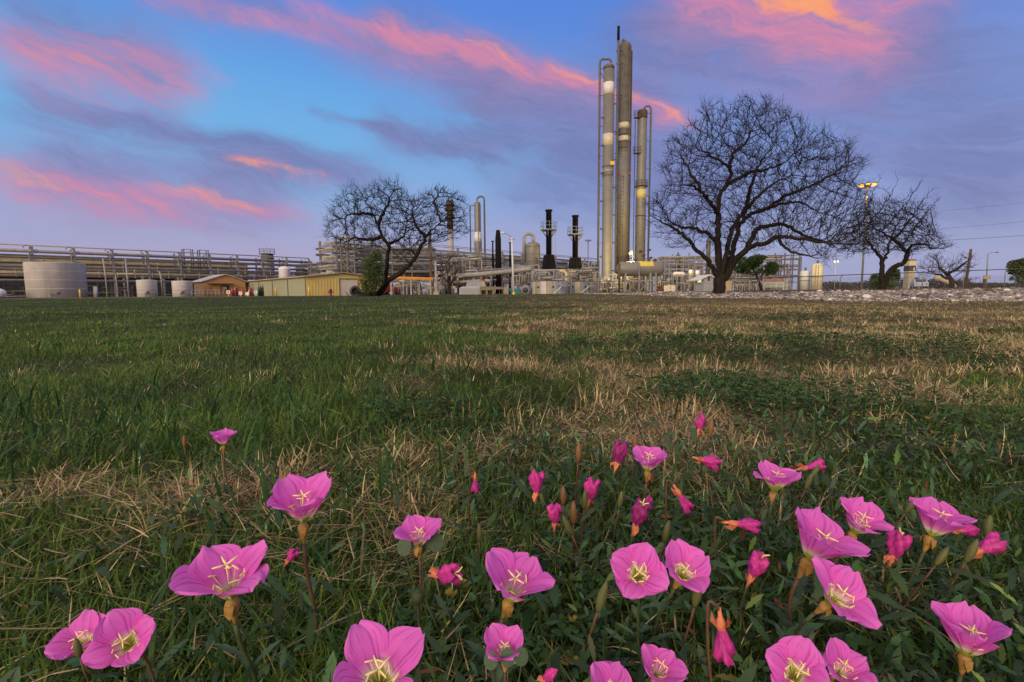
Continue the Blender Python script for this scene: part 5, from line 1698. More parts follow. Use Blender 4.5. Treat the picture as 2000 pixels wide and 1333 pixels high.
# gas cylinders, placards and a marker post before the hut
cy = [(454, REDP, 'red gas cylinder right of the diamond placard by the brick hut'), (459, GRYP, 'grey gas cylinder next to the first red one by the brick hut'), (463, REDP, 'dark red gas cylinder in the middle of the row by the hut'),
      (473, mat('rust_red_cylinder', (.36, .08, .04), .6), 'rust red gas cylinder in the row by the hut'), (489, REDP, 'red gas cylinder right of the striped marker post'), (494, GRYP, 'grey gas cylinder left of the orange placard'),
      (505, GRNP, 'bright green gas cylinder against the sage shed'), (509.5, mat('deep_green_cylinder', (.015, .06, .04), .5), 'dark green gas cylinder against the sage shed'), (513.5, mat('brown_cylinder', (.14, .10, .08), .6), 'brown gas cylinder last in the row, against the sage shed')]
cyl0 = None
for i, (px, m_, lb) in enumerate(cy):
    Yc = 56 + (i % 3) * .25; c = G(px, Yc)
    h_ = 1.0 + .12 * (i % 3)
    o = thing('gas_cylinder', lb, 'gas cylinder', c, 'gas cylinders by the hut')
    MB().lathe([(.125, -.1), (.125, h_ - .28), (.10, h_ - .16), (.05, h_ - .1), (.05, h_ - .06)], c, 12).build('body', m_, o)
    MB().lathe([(.035, h_ - .06), (.035, h_ + .04), (.06, h_ + .05), (.06, h_ + .1), (.02, h_ + .11)], c, 8).build('valve', GALVD, o)
for px, Ys, py, lb, m_ in ((446, 55.4, 571, 'white placard with a red diamond in front of the brick hut', REDP), (470, 55.6, 573, 'white placard with red bars among the gas cylinders', REDP),
                           (483, 55.8, 574, 'plain white placard left of the striped marker post', WHITEP), (499.5, 55.5, 571, 'white placard with an orange diamond beside the green cylinders', ORGP)):
    c = G(px, Ys); zc = ZA(px, py, Ys)
    o = thing('placard', lb, 'placard', c, 'placards by the hut')
    MB().box(c.x - .025, c.x + .025, Ys, Ys + .05, c.z - .1, zc).build('post', CREAM, o)
    MB().box(c.x - .2, c.x + .2, Ys - .03, Ys - .003, zc - .18, zc + .18).build('board', WHITEP, o)
    if m_ is REDP and px == 470:
        for k in (-.08, .05): MB().box(c.x - .15, c.x + .15, Ys - .036, Ys - .032, zc + k, zc + k + .05).build('mark', m_, o)
    elif m_ is not WHITEP:
        MB().add([(c.x - .13, Ys - .035, zc), (c.x, Ys - .035, zc - .13), (c.x + .13, Ys - .035, zc), (c.x, Ys - .035, zc + .13)], [(0, 1, 2, 3)]).build('mark', m_, o)
c = G(486, 54.8); o = thing('marker_post', 'slim cream marker post with a red top before the brick hut', 'marker post', c)
zt_ = ZA(486, 561, 54.8)
MB().lathe([(.05, c.z - .1), (.05, zt_ - .3)], (c.x, c.y, 0), 10).build('post', CREAM, o)
MB().lathe([(.055, zt_ - .299), (.055, zt_ - .02), (.02, zt_)], (c.x, c.y, 0), 10).build('cap', REDP, o)
o = thing('pipe_railing', 'low grey pipe railing in front of the brown hut wall', 'railing', G(396, 57))
x0, x1 = XA(374, 57), XA(436, 57); zb = gzs(x0, 57)
for i in range(9): MB().tube([(x0 + (x1 - x0) * i / 8, 57, zb - .1), (x0 + (x1 - x0) * i / 8, 57, zb + .75)], .035, 6).build('post', GALV, o)
for k in (.4, .75): MB().tube([(x0, 57, zb + k), (x1, 57, zb + k)], .03, 6).build('rail', GALV, o)

# ------------------------------------------------------------------ yellow metal shed
Sc = Vector((-21.1, 50, 0)); zg = gv(Sc)
SL_ = Vector((-.67, .742, 0)); SG = Vector((.742, .67, 0))
ze, zp = ZA(602, 541, 50), ZA(674, 535, 52.8)
shed = thing('metal_shed', 'low yellow metal shed with a cream roll up door', 'shed', (Sc.x, Sc.y, zg))
SLn, SW = 22.6, 7.9
MB().frame((Sc.x, Sc.y, 0), SL_, SG, Z3, (.12, 0, zg - .2), (SLn, .15, ze)).build('side_wall', SHEDG, shed)
e1 = Sc + SG * SW; mid_ = Sc + SG * SW / 2
dl0, dl1 = 2.62, 4.62   # roll-up door in the gable
zd = zg + 1.75
pr = lambda t, z: (*(Sc + SG * t).xy, z)
zat_ = lambda t: ze + (zp - ze) * (1 - abs(t - SW / 2) / (SW / 2))
mb = MB()
for t0, t1, z0 in [(0, dl0 + .9, zg - .2), (dl0 + .9, dl1 + .9, zd), (dl1 + .9, SW, zg - .2)]:
    k = [t0] + ([SW / 2] if t0 < SW / 2 < t1 else []) + [t1]
    front = [pr(t0, z0), pr(t1, z0)] + [pr(t, zat_(t)) for t in reversed(k)]
    back = [(v[0] + SL_.x * .15, v[1] + SL_.y * .15, v[2]) for v in front]
    n_ = len(front)
    mb.add(front + back, [tuple(range(n_)), tuple(range(2 * n_ - 1, n_ - 1, -1))] + [(i, n_ + i, n_ + (i + 1) % n_, (i + 1) % n_) for i in range(n_)])
mb.build('gable_wall', SHEDY, shed)
for t in np.arange(.2, SW, .32):
    if dl0 + .8 < t < dl1 + .95: continue
    MB().frame((*(Sc + SG * t).xy, 0), SG, SL_, Z3, (0, -.03, zg - .1), (.05, -.002, zat_(t) - .06)).build('siding_rib', SHEDY, shed)
dr = MB().frame((Sc.x, Sc.y, 0), SG, SL_, Z3, (dl0 + .9, .05, zg - .1), (dl1 + .9, .10, zd)).build('roll_up_door', CREAM, shed)
mb = MB()
for k in range(9): mb.frame((Sc.x, Sc.y, 0), SG, SL_, Z3, (dl0 + .92, .03, zg + .12 + k * .19), (dl1 + .88, .049, zg + .15 + k * .19))
mb.build('slat', ROOFM, dr, off=LOC[shed.name])
mb = MB()
for t in (dl0 + .82, dl1 + .9): mb.frame((Sc.x, Sc.y, 0), SG, SL_, Z3, (t, -.04, zg - .1), (t + .08, -.003, zd))
mb.frame((Sc.x, Sc.y, 0), SG, SL_, Z3, (dl0 + .82, -.04, zd + .002), (dl1 + .98, -.003, zd + .09)).build('door_frame', TRIM, shed)
for t in (.0, 5.6, 11.2, 16.8, 22.4):
    MB().frame((Sc.x, Sc.y, 0), SL_, SG, Z3, (t + .02, -.06, zg - .1), (t + .17, -.003, ze - .12)).build('wall_post', TRIM, shed)
for s in (0, 1):
    e = Sc + SG * (-.3 if s == 0 else SW + .3) - SL_ * .3; m1 = mid_ - SL_ * .3
    v = [(*e.xy, ze - .02), (*m1.xy, zp + .06), (*(m1 + SL_ * (SLn + .6)).xy, zp + .06), (*(e + SL_ * (SLn + .6)).xy, ze - .02)]
    MB().add(v + [(a, b, c + .10) for a, b, c in v], [(0, 1, 2, 3), (4, 7, 6, 5), (0, 4, 5, 1), (1, 5, 6, 2), (2, 6, 7, 3), (3, 7, 4, 0)]).build('roof', PIPEB, shed)
o = thing('fire_hydrant', 'dark red hydrant before the yellow shed, left of its door', 'hydrant', G(646, 46))
c = G(646, 46)
MB().lathe([(.16, -.1), (.16, .05), (.11, .07), (.11, .48), (.15, .5), (.13, .6), (.04, .68)], c, 12).build('barrel', mat('maroon_paint', (.16, .03, .03), .5), o)
for s in (-1, 1): MB().lathe([(.06, 0), (.06, .2), (.075, .2), (.075, .25)], c + Vector((0, 0, .36)), 8, (s, 0, 0)).build('outlet', M_WILTD if False else REDP, o)
o = thing('brush_pile', 'dark tangle of cut branches at the foot of the leaning forked tree', 'brush pile', G(716, 39))
c = G(716, 39); rs_ = random.Random(4); mb = MB()
for k in range(70):
    a = rs_.uniform(0, 6.28); p_ = c + Vector((rs_.gauss(0, .55), rs_.gauss(0, .3), rs_.uniform(0, .25))); d = Vector((math.cos(a), math.sin(a) * .5, rs_.uniform(-.1, .9))).normalized()
    mb.tube([p_, p_ + d * rs_.uniform(.3, .8)], [.03, .012], 4)
mb.lathe([(.9, -.1), (.7, .12), (.3, .24), (.02, .28)], c, 12).build('branches', M_BARK, o)
o = thing('tyre', 'old dark tyre lying by the shed at the tree foot', 'tyre', G(694, 40)); c = G(694, 40)
MB().lathe([(.28, -.1), (.42, -.1), (.46, 0), (.42, .1), (.28, .1), (.24, 0), (.28, -.1)], c + Vector((0, 0, .42)), 20, (.5, -1, 0)).build('tread', DARKST, o)


def car(label, px, Y, yaw, paint, cat='car'):
    c = G(px, Y); a = Vector((math.cos(yaw), math.sin(yaw), 0)); b = Vector((-a.y, a.x, 0))
    o = thing('parked_car', label, cat, c)
    prof = [(-2.1, .35), (-2.15, .75), (-1.9, .92), (-1.45, 1.0), (-1.0, 1.42), (.5, 1.45), (1.15, 1.0), (1.95, .88), (2.15, .6), (2.1, .32)]
    def ext(pr_, w0, w1):
        n = len(pr_); v = [c + a * x + b * (w0 if z < 1.05 else w0 * .82) + Z3 * z for x, z in pr_] + [c + a * x + b * (w1 if z < 1.05 else w1 * .82) + Z3 * z for x, z in pr_]
        return v, [tuple(range(n)), tuple(range(2 * n - 1, n - 1, -1))] + [(i, n + i, n + (i + 1) % n, (i + 1) % n) for i in range(n)]
    MB().add(*ext(prof, -.85, .85)).build('body', paint, o)
    for s in (-1, 1):
        v = [c + a * x + b * (s * w) + Z3 * z for x, z, w in ((-1.3, 1.04, .858), (.95, 1.04, .858), (.45, 1.36, .722), (-.95, 1.36, .722))]
        MB().add(v, [(0, 1, 2, 3)]).build('side_window', GLASSM, o)
    for x0_, z0_, x1_, z1_, nm in ((-1.43, 1.05, -1.05, 1.39, 'rear_window'), (1.13, 1.05, .62, 1.39, 'windscreen')):
        d = .02 * (1 if x0_ > 0 else -1)
        MB().add([c + a * (x0_ + d) - b * .66 + Z3 * z0_, c + a * (x0_ + d) + b * .66 + Z3 * z0_, c + a * (x1_ + d) + b * .58 + Z3 * (z1_ + .02), c + a * (x1_ + d) - b * .58 + Z3 * (z1_ + .02)], [(0, 1, 2, 3)]).build(nm, GLASSM, o)
    for x_ in (-1.3, 1.35):
        for s in (-1, 1):
            w = MB().lathe([(.2, -.1), (.31, -.1), (.33, 0), (.31, .1), (.2, .1)], c + a * x_ + b * (.8 * s) + Z3 * .33, 16, b).build('wheel', DARKST, o)
            MB().lathe([(.02, -.105), (.19, -.09), (.19, .09), (.02, .105)], c + a * x_ + b * (.8 * s) + Z3 * .33, 12, b).build('rim', GALV, w, off=LOC[o.name])
    for s in (-1, 1):
        MB().frame(c, a, b, Z3, (-2.17, s * .62 - .15, .66), (-2.11, s * .62 + .15, .80)).build('taillight', REDP, o)
        MB().frame(c, a, b, Z3, (2.08, s * .6 - .16, .62), (2.16, s * .6 + .16, .76)).build('headlight', WHITEP, o)


car('red car parked behind the leaning forked tree', 752, 62, 1.2, REDP)
car('pale blue car half hidden by the gravel bank near the banded tower', 1794, 75, 1.0, mat('pale_blue_paint', (.38, .46, .56), .3, 0, .05, 2))

# ------------------------------------------------------------------ second rack coming in from the left, big rack through the middle
D2 = Vector((.742, -.67, 0)); E2 = Vector((.67, .742, 0))
rack('pipe_rack', 'blue grey low pipe rack above the sage shed roof, left of the leaning tree', Vector((-44, 100, 0)), [0, 3.2, 6.4, 9.6, 12.8, 16, 19.2], 3.0,
     [(3.9, [(.3, .34), (1.6, .3), (2.5, .2)]), (5.0, [(.5, .14), (1.8, .12)]), (6.1, [(.3, .16), (1.2, .12), (2.3, .14)])], 6.3, 'pipe racks', (GALV, GALV, PIPEM), 5, D2, E2)
M2 = Vector((-11, 74, 0))
zz = lambda py: ZA(860, py, 74)
rack('pipe_rack', 'tall multi level pipe rack crossing behind the leaning tree and the black stacks', M2, [-16.5 + 5.1 * k for k in range(13)], 4.2,
     [(zz(541), [(.4, .22), (1.5, .28), (3.0, .2)]), (zz(528), [(.5, .12), (1.2, .16), (2.2, .14), (3.4, .12)]), (zz(514), [(.3, .18), (1.4, .10), (2.4, .2)]), (zz(500), [(.6, .12), (1.6, .16), (3.2, .1)]), (zz(490), [(.3, .09), (2.0, .12)])],
     zz(483), 'pipe racks', (PIPEM, GALV, PIPEB), 9, braces=[(-16.5, -11.4, zz(540), zz(514)), (-6.3, -1.2, zz(515), zz(540)), (3.9, 9, zz(540), zz(515)), (14.1, 19.2, zz(528), zz(500))])
o = thing('handrail', 'thin top handrail running along the middle pipe rack', 'handrail', M2)
for z in (zz(483) + .05, zz(478) - .1): MB().tube([(M2.x + A2.x * t, M2.y + A2.y * t, z) for t in (-16.5, 45)], .05, 6).build('rail', GALV, o)
for t in np.arange(-16.5, 45, 2.55): MB().tube([(M2.x + A2.x * t, M2.y + A2.y * t, zz(484)), (M2.x + A2.x * t, M2.y + A2.y * t, zz(478) - .05)], .04, 6).build('post', GALV, o)
frame('steel_tower', 'tall open steel stair tower left of the leaning forked tree', 62, [669, 681, 695], 466, [466, 480, 494, 508, 522, 536, 550], 3, GALVD, .14, .05, [(0, 1, 2, 3), (0, 3, 2, 5)], cat='steel tower', npipe=1, seed=2)
frame('steelwork', 'grey steel frame with hanging pipes right behind the leaning trunk', 66, [700, 732, 768, 806, 842], 486, [486, 500, 516, 532, 550, 564], 4, GALVD, .14, .06, [(0, 0, 1, 2), (2, 2, 3, 0), (3, 1, 4, 3)], npipe=3, seed=4)
o = thing('orange_beam', 'long orange crane beam low behind the leaning forked tree', 'crane beam', G(800, 56))
a_, b_ = P(758, 542, 56), P(846, 545, 57)
MB().beam(a_, b_, .22, .28).build('beam', ORGP, o)
for t in (.06, .5, .94): 
    p_ = a_ + (b_ - a_) * t; MB().box(p_.x - .08, p_.x + .08, p_.y - .08, p_.y + .08, gv(p_) - .1, p_.z - .142).build('post', PIPEB, o)
o = thing('steel_post', 'tan steel post standing left of the leafless brown bush', 'post', G(852, 57)); c = G(852, 57)
zt_ = ZA(850, 512, 57)
MB().frame((c.x, c.y, 0), (1, 0, 0), (0, 1, 0), Z3, (-.1, -.1, c.z - .1), (.1, .1, zt_)).build('post', PIPEB, o)
MB().frame((c.x, c.y, 0), (1, 0, 0), (0, 1, 0), Z3, (-.3, -.3, c.z - .1), (.3, .3, c.z + .35)).build('base_plate', CONCM, o)
MB().frame((c.x, c.y, 0), (1, 0, 0), (0, 1, 0), Z3, (-.22, -.14, zt_ + .002), (.22, .14, zt_ + .08)).build('cap_plate', PIPEB, o)
o = thing('rusty_post', 'dark rusty mast crossing the right hand limb of the leaning tree', 'mast', G(842, 60)); c = G(842, 60)
MB().beam((c.x, c.y, c.z - .1), P(840, 452, 60), .26).build('mast', RUST, o)
MB().beam(P(840, 466, 60) + Vector((0, -.15, 0)), P(834, 500, 60) + Vector((0, -.15, 0)), .12).build('brace', RUST, o)
pipework('pipework', 'tangle of grey pipes at ground level behind the leaning trunk', 60, 762, 850, 545, 578, 46, 21, 8)
pipework('pipework', 'dense risers and elbows behind the leafless brown bush', 64, 850, 940, 495, 574, 64, 22, 8)
pipework('pipework', 'dense piping behind the black cylinders and the street lamp', 66, 938, 1050, 515, 572, 70, 23, 8)
pipework('pipework', 'thick piping around the feet of the two black stacks', 62, 1040, 1172, 524, 560, 60, 24, 7, rmax=.2)
pipework('pipework', 'low piping between the left column and the lying drum', 72, 1150, 1250, 530, 568, 40, 25, 7)
pipework('pipework', 'far piping above the left column foot', 92, 1110, 1176, 506, 545, 36, 26, 7)
for pts, r, lb, m_ in (([(866, 541), (940, 536), (1002, 530), (1040, 525)], .30, 'fat grey overhead pipe rising to the right behind the street lamp', PIPEM),
                       ([(912, 531), (1000, 524), (1052, 518)], .10, 'thin overhead pipe above the fat one behind the street lamp', GALV),
                       ([(860, 554), (936, 549), (958, 549)], .22, 'grey overhead pipe above the pale housing', PIPEM)):
    w = [P(a, b, 66 - i * 2.2) for i, (a, b) in enumerate(pts)]
    o = thing('overhead_pipe', lb, 'pipe', (w[0].x, w[0].y, gv(w[0])), 'overhead pipes near the street lamp')
    MB().tube(w, r, 12).build('pipe', m_, o)
    for p_ in w: MB().box(p_.x - .08, p_.x + .08, p_.y - .08, p_.y + .08, gv(p_) - .1, p_.z - r + .02).build('support', GALV, o)

# ------------------------------------------------------------------ stacks, columns, vessels
o = thing('flare_stack', 'rusty topped stack with a pale lower half behind the leaning tree', 'stack', G(882, 92))
x, zb, zt = vcyl(882, 92, .6, 392); zm = ZA(882, 449, 92); r = .56
MB().lathe([(r * 1.05, zb), (r * 1.05, zm)], (x, 92, 0), 20).build('pale_section', PWHITE, o)
MB().lathe([(r, zm + .001), (r, zt - 1.5), (r * 1.2, zt - 1.4), (r * 1.2, zt), (r * .7, zt)], (x, 92, 0), 20).build('rusty_section', RUST, o)
for py in (403, 412, 428): MB().lathe([(r, ZA(882, py, 92)), (r * 1.7, ZA(882, py, 92) + .02), (r * 1.7, ZA(882, py, 92) + .3), (r, ZA(882, py, 92) + .32)], (x, 92, 0), 16).build('ring', RUST, o)
ring_rail(MB(), (x, 92, ZA(882, 412, 92)), r * 1.7, 12).build('railing', RUST, o)

o = thing('distillation_column', 'mid sized tan column with a white band, left of the black cylinder', 'column', G(935, 88))
x, zb, zt = vcyl(935, 88, .7, 396)
r = 6.2 / FPX * 88
MB().lathe([(r * 1.18, zb), (r * 1.18, ZA(935, 463, 88)), (r, ZA(935, 455, 88)), (r, zt - .3), (r * .8, zt), (.02, zt + .15)], (x, 88, 0), 28).build('shell', COLT, o)
MB().lathe([(r * 1.19, ZA(935, 463, 88) - .9), (r * 1.19, ZA(935, 463, 88)), (r * 1.012, ZA(935, 455, 88)), (r * 1.012, ZA(935, 455, 88) + .1)], (x, 88, 0), 28).build('painted_band', COLW, o)
MB().tube([(x, 88, zt), (x, 88, zt + .5)] + arc((x + .55, 88, zt + .5), .55, PI, PI / 2, (1, 0, 0), Z3, 5)[1:] + arc((x + r + .1, 88, zt + .5 + .0), .55, PI / 2, 0, (1, 0, 0), Z3, 5) + [(x + r + .65, 88, ZA(935, 500, 88))], .16, 10).build('pipe', GALVD, o)
MB().tube([(x - r * .9, 88, ZA(935, 402, 88)), (x - r - .75, 88, ZA(935, 402, 88)), (x - r - .75, 88, ZA(935, 495, 88))], .11, 8).build('pipe', GALVD, o)
MB().tube([(x + .1, 88 - r * 1.25, zt + .4), (x + .1, 88 - r * 1.25, zb)], .07, 8).build('riser', PIPEM, o)

o = thing('black_cylinder', 'matt black vertical cylinder with a tapered top, left of the street lamp', 'cylinder', G(973, 68))
x, zb, zt = vcyl(974, 68, .4, 451); r = 5.6 / FPX * 68
MB().lathe([(r, zb), (r, ZA(973, 468, 68)), (r * .66, zt + .0), (r * .6, zt + .08)], (x, 68, 0), 24).build('shell', BLK, o)
MB().lathe([(r * 1.12, ZA(973, 545, 68)), (r * 1.12, ZA(973, 545, 68) + .15)], (x, 68, 0), 24).build('flange', BLK, o)
for px, pt, lb in ((963.5, 473, 'thin black vent pipe left of the matt black cylinder'), (997, 476, 'thin black vent pipe just left of the street lamp')):
    x, zb, zt = vcyl(px, 70, .15, pt)
    o = thing('vent_pipe', lb, 'vent pipe', G(px, 70), 'thin black vent pipes')
    mb = MB().lathe([(.16, zb), (.16, ZA(px, 500, 70)), (.10, ZA(px, 498, 70)), (.10, zt)], (x, 70, 0), 12); mb.build('pipe', BLK, o)
    mb = MB()
    for k in range(9): mb.lathe([(.10, ZA(px, 496, 70) + k * .17), (.14, ZA(px, 496, 70) + k * .17 + .03), (.10, ZA(px, 496, 70) + k * .17 + .06)], (x, 70, 0), 12)
    mb.build('fins', BLK, o)
    MB().lathe([(.1, zt), (.22, zt + .05), (.22, zt + .14), (.05, zt + .18)], (x, 70, 0), 12).build('cap', BLK, o)

o = thing('gooseneck_vessel', 'domed tan vessel with a big gooseneck pipe on top, left of the black stacks', 'vessel', G(1041, 74))
x, zb, zt = vcyl(1041, 74, 1, 480); r = 14 / FPX * 74
dome = [(r * math.cos(a), zt + r * .5 * math.sin(a)) for a in (0, .3, .6, .9, 1.2, 1.5)]
MB().lathe([(r * .5, ZA(1041, 535, 74)), (r, ZA(1041, 515, 74))] + dome, (x, 74, 0), 30).build('shell', COLT, o)
for py in (483, 498, 512): MB().lathe([(r, ZA(1041, py, 74)), (r * 1.02, ZA(1041, py, 74) + .04), (r, ZA(1041, py, 74) + .08)], (x, 74, 0), 30).build('band', GALVD, o)
xn = x + .1; xl = XA(1024, 74); zn = ZA(1041, 466, 74); Rg = (xn - xl) / 2
MB().tube([(xn, 74, zt + r * .3), (xn, 74, zn)] + arc((xn - Rg, 74, zn), Rg, 0, PI, (1, 0, 0), Z3, 12)[1:] + [(xl, 74, ZA(1024, 512, 74))], .25, 14).build('gooseneck', PIPEM, o)
for s in (-1, 1): MB().box(x + s * r * .8 - .1, x + s * r * .8 + .1, 73.4, 73.6, zb, ZA(1041, 512, 74)).build('leg', GALVD, o)


def black_stack(px, Y, pt, pp, pw, psk, label):
    x, zb, zt = vcyl(px, Y, .4, pt); r = 5.4 / FPX * Y
    o = thing('exhaust_stack', label, 'stack', G(px, Y), 'black exhaust stacks')
    MB().lathe([(r, ZA(px, psk, Y) - .2), (r, zt - .25), (r * 1.28, zt - .22), (r * 1.3, zt - .02), (r * 1.1, zt), (r * .8, zt)], (x, Y, 0), 24).build('flue', BLK, o)
    zs = ZA(px, psk, Y); ze_ = ZA(px, psk + 28, Y)
    w1, w0 = 9.6 / FPX * Y, 13.2 / FPX * Y
    v = []
    for w, z in ((w0, ze_), (w1, zs)): v += [(x - w, Y - w, z), (x + w, Y - w, z), (x + w, Y + w, z), (x - w, Y + w, z)]
    MB().add(v, [(0, 1, 5, 4), (1, 2, 6, 5), (2, 3, 7, 6), (3, 0, 4, 7), (4, 5, 6, 7), (3, 2, 1, 0)]).build('hood', BLK, o)
    mb = MB()
    for s in (-.55, 0, .55): mb.beam((x + s * w0, Y - w0 - .04, ze_), (x + s * w1, Y - w1 - .04, zs), .08)
    mb.build('hood_rib', BLK, o)
    for sx_ in (-1, 1):
        for sy_ in (-1, 1): MB().box(x + sx_ * w0 * .8 - .12, x + sx_ * w0 * .8 + .12, Y + sy_ * w0 * .8 - .12, Y + sy_ * w0 * .8 + .12, zb, ze_).build('leg', GALVD, o)
    zp_ = ZA(px, pp, Y); R = pw / 2 / FPX * Y
    p = MB().lathe([(r * 1.02, zp_ - .12), (R, zp_ - .12), (R, zp_ + .05), (r * 1.02, zp_ + .05)], (x, Y, 0), 20).build('platform', GALV, o)
    ring_rail(MB(), (x, Y, zp_ + .05), R * .98, 16, 1.05).build('railing', GALV, p, off=LOC[o.name])
    mb = MB()
    for k in range(6):
        a = k * PI / 3 + .3; d = Vector((math.cos(a), math.sin(a), 0)); mb.tube([Vector((x, Y, zp_ - .13)) + d * R * .95, Vector((x, Y, zp_ - 1.0)) + d * r], .05, 5)
    mb.build('bracket', GALV, p, off=LOC[o.name])
    ladder_mb(x + r + .3, Y - .2, zs - 1.0, zp_).build('ladder', GALV, o)


black_stack(1072, 72, 410, 449.5, 31, 499, 'taller black stack with a railed ring platform, left of its twin')
black_stack(1123, 76, 421, 458.5, 30, 504, 'shorter black stack with a railed ring platform, nearest the steel columns')


def brackets(mb, x0, x1, Y, zs, w=.07):
    for z in zs: mb.box(x0, x1, Y - .05, Y + .05, z - w, z + w)
    return mb


# three tall columns
T1Y = 80; x, zb, zt = vcyl(1184.5, T1Y, .85, 131); r = 9.7 / FPX * T1Y
o = thing('distillation_column', 'left tall tan column with white and cream bands', 'column', G(1184.5, T1Y))
dome = [(r * math.cos(a), zt + r * .6 * math.sin(a)) for a in (0, .35, .7, 1.05, 1.4)]
MB().lathe([(r * 1.12, zb), (r * 1.12, ZA(1185, 556, T1Y)), (r * 1.0, ZA(1185, 552, T1Y)), (r, zt)] + dome, (x, T1Y, 0), 32).build('shell', COLT, o)
MB().lathe([(r * 1.05, ZA(1186, 136, T1Y)), (r * 1.06, zt), (r * 1.0, zt + .08)], (x, T1Y, 0), 32).build('head_ring', GALVD, o)
for y0_, y1_, m_ in ((186, 163, COLW), (286, 263, COLB), (342, 332, PIPEM)):
    MB().lathe([(r * 1.012, ZA(1185, y0_, T1Y)), (r * 1.012, ZA(1185, y1_, T1Y))], (x, T1Y, 0), 32).build('painted_band', m_, o)
for py in (327, 339, 345): MB().lathe([(r, ZA(1185, py, T1Y)), (r * 1.12, ZA(1185, py, T1Y) + .04), (r * 1.12, ZA(1185, py, T1Y) + .16), (r, ZA(1185, py, T1Y) + .2)], (x, T1Y, 0), 32).build('ring', GALVD, o)
MB().box(x + .2, x + .85, T1Y - r - .02, T1Y - r * .55, ZA(1190, 325, T1Y), ZA(1190, 318, T1Y)).build('yellow_plate', YELP, o)
nb = MB()
for k, py in enumerate(range(205, 540, 27)):
    s = -1 if k % 2 else 1; nb.lathe([(.09, 0), (.09, .35), (.17, .35), (.17, .45)], (x + s * r * .9, T1Y - .3, ZA(1185, py, T1Y)), 8, (s, -.2, 0))
nb.build('nozzles', GALVD, o)
xp = XA(1167.5, T1Y); zg_ = ZA(1170, 116, T1Y)
MB().tube([(x + .3, T1Y, zt + .2), (x + .3, T1Y, zg_ - .3), (x + .05, T1Y, zg_), (xp + .35, T1Y, zg_), (xp + .05, T1Y, zg_ - .3), (xp, T1Y, zg_ - .8), (xp, T1Y, ZA(1167, 545, T1Y))], .17, 12).build('overhead_line', GALVD, o)
brackets(MB(), xp - .25, x - r * .9, T1Y, [ZA(1176, p, T1Y) for p in (135, 187, 247, 305, 363, 420, 475)], .04).beam((xp, T1Y, ZA(1176, 139, T1Y)), (x - r, T1Y, ZA(1176, 152, T1Y)), .1).build('pipe_bracket', GALVD, o)
MB().tube([(x + r * .75, T1Y - r * .75, ZA(1190, 345, T1Y)), (x + r * .75, T1Y - r * .75, zb)], .09, 8).build('riser', COLT, o)
ladder_mb(x + r + .28, T1Y, ZA(1190, 540, T1Y), zt - .5, .4, .6).build('ladder', GALVD, o)

T2Y = 83; x, zb, zt = vcyl(1214.5, T2Y, 1.0, 93); r = 11.4 / FPX * T2Y
o = thing('distillation_column', 'middle and tallest column, dark streaked cladding with pale patches', 'column', G(1214.5, T2Y))
dome = [(r * math.cos(a), zt + r * .75 * math.sin(a)) for a in (0, .35, .7, 1.05, 1.4)]
MB().lathe([(r, zb), (r, zt)] + dome, (x, T2Y, 0), 32).build('shell', COLD, o)
for y0_, y1_, m_ in ((253, 242, COLB), (279, 268, COLB), (500, 300, COLT)):
    MB().lathe([(r * 1.008, ZA(1215, y0_, T2Y)), (r * 1.008, ZA(1215, y1_, T2Y))], (x, T2Y, 0), 32).build('painted_band', m_, o)
for py in (266, 280, 292): MB().lathe([(r, ZA(1215, py, T2Y)), (r * 1.07, ZA(1215, py, T2Y) + .04), (r * 1.07, ZA(1215, py, T2Y) + .16), (r, ZA(1215, py, T2Y) + .2)], (x, T2Y, 0), 32).build('ring', RUST, o)
for s in (-.9, .75): MB().box(x + s * r, x + s * r + .3, T2Y - r * .75, T2Y - r * .45, ZA(1215, 343, T2Y), ZA(1215, 339, T2Y)).build('warning_light', REDP, o)
xp = XA(1206.5, T2Y); zg_ = ZA(1212, 84, T2Y)
MB().tube([(x + .1, T2Y, zt + r * .5), (x + .05, T2Y, zg_ + .2), (x - .4, T2Y, zg_ + .5), (xp + .2, T2Y, zg_ + .1), (xp, T2Y, zg_ - .7), (xp, T2Y, ZA(1207, 540, T2Y))], .19, 12).build('overhead_line', GALVD, o)
MB().tube([(x + r * .62, T2Y - r * .85, zt), (x + r * .62, T2Y - r * .85, zb)], .11, 8).build('riser', COLD, o)
MB().tube([(x + r * 1.06, T2Y - .2, zt - .6), (x + r * 1.06, T2Y - .2, zb)], .10, 8).build('riser', RUST, o)
ladder_mb(x - r * .45, T2Y - r * 1.03, ZA(1210, 520, T2Y), ZA(1215, 345, T2Y), .45, .6).build('ladder', DARKST, o)
x, zb, zt = vcyl(1201.5, 81.5, .2, 52)
o = thing('vent_stack', 'thin tall vent stack with a black tip, left of the middle column', 'stack', G(1201.5, 81.5))
zk = ZA(1203, 80, 81.5)
MB().lathe([(.21, zb), (.21, zk)], (x, 81.5, 0), 14).build('pipe', GALVD, o)
MB().lathe([(.215, zk + .001), (.215, zt), (.15, zt)], (x, 81.5, 0), 14).build('tip', BLK, o)
mb = MB()
for p in (100, 125, 187, 262, 300, 380, 450): mb.box(x - .3, x + .75, 81.4, 81.6, ZA(1203, p, 81.5) - .05, ZA(1203, p, 81.5) + .05)
mb.build('bracket', DARKST, o)

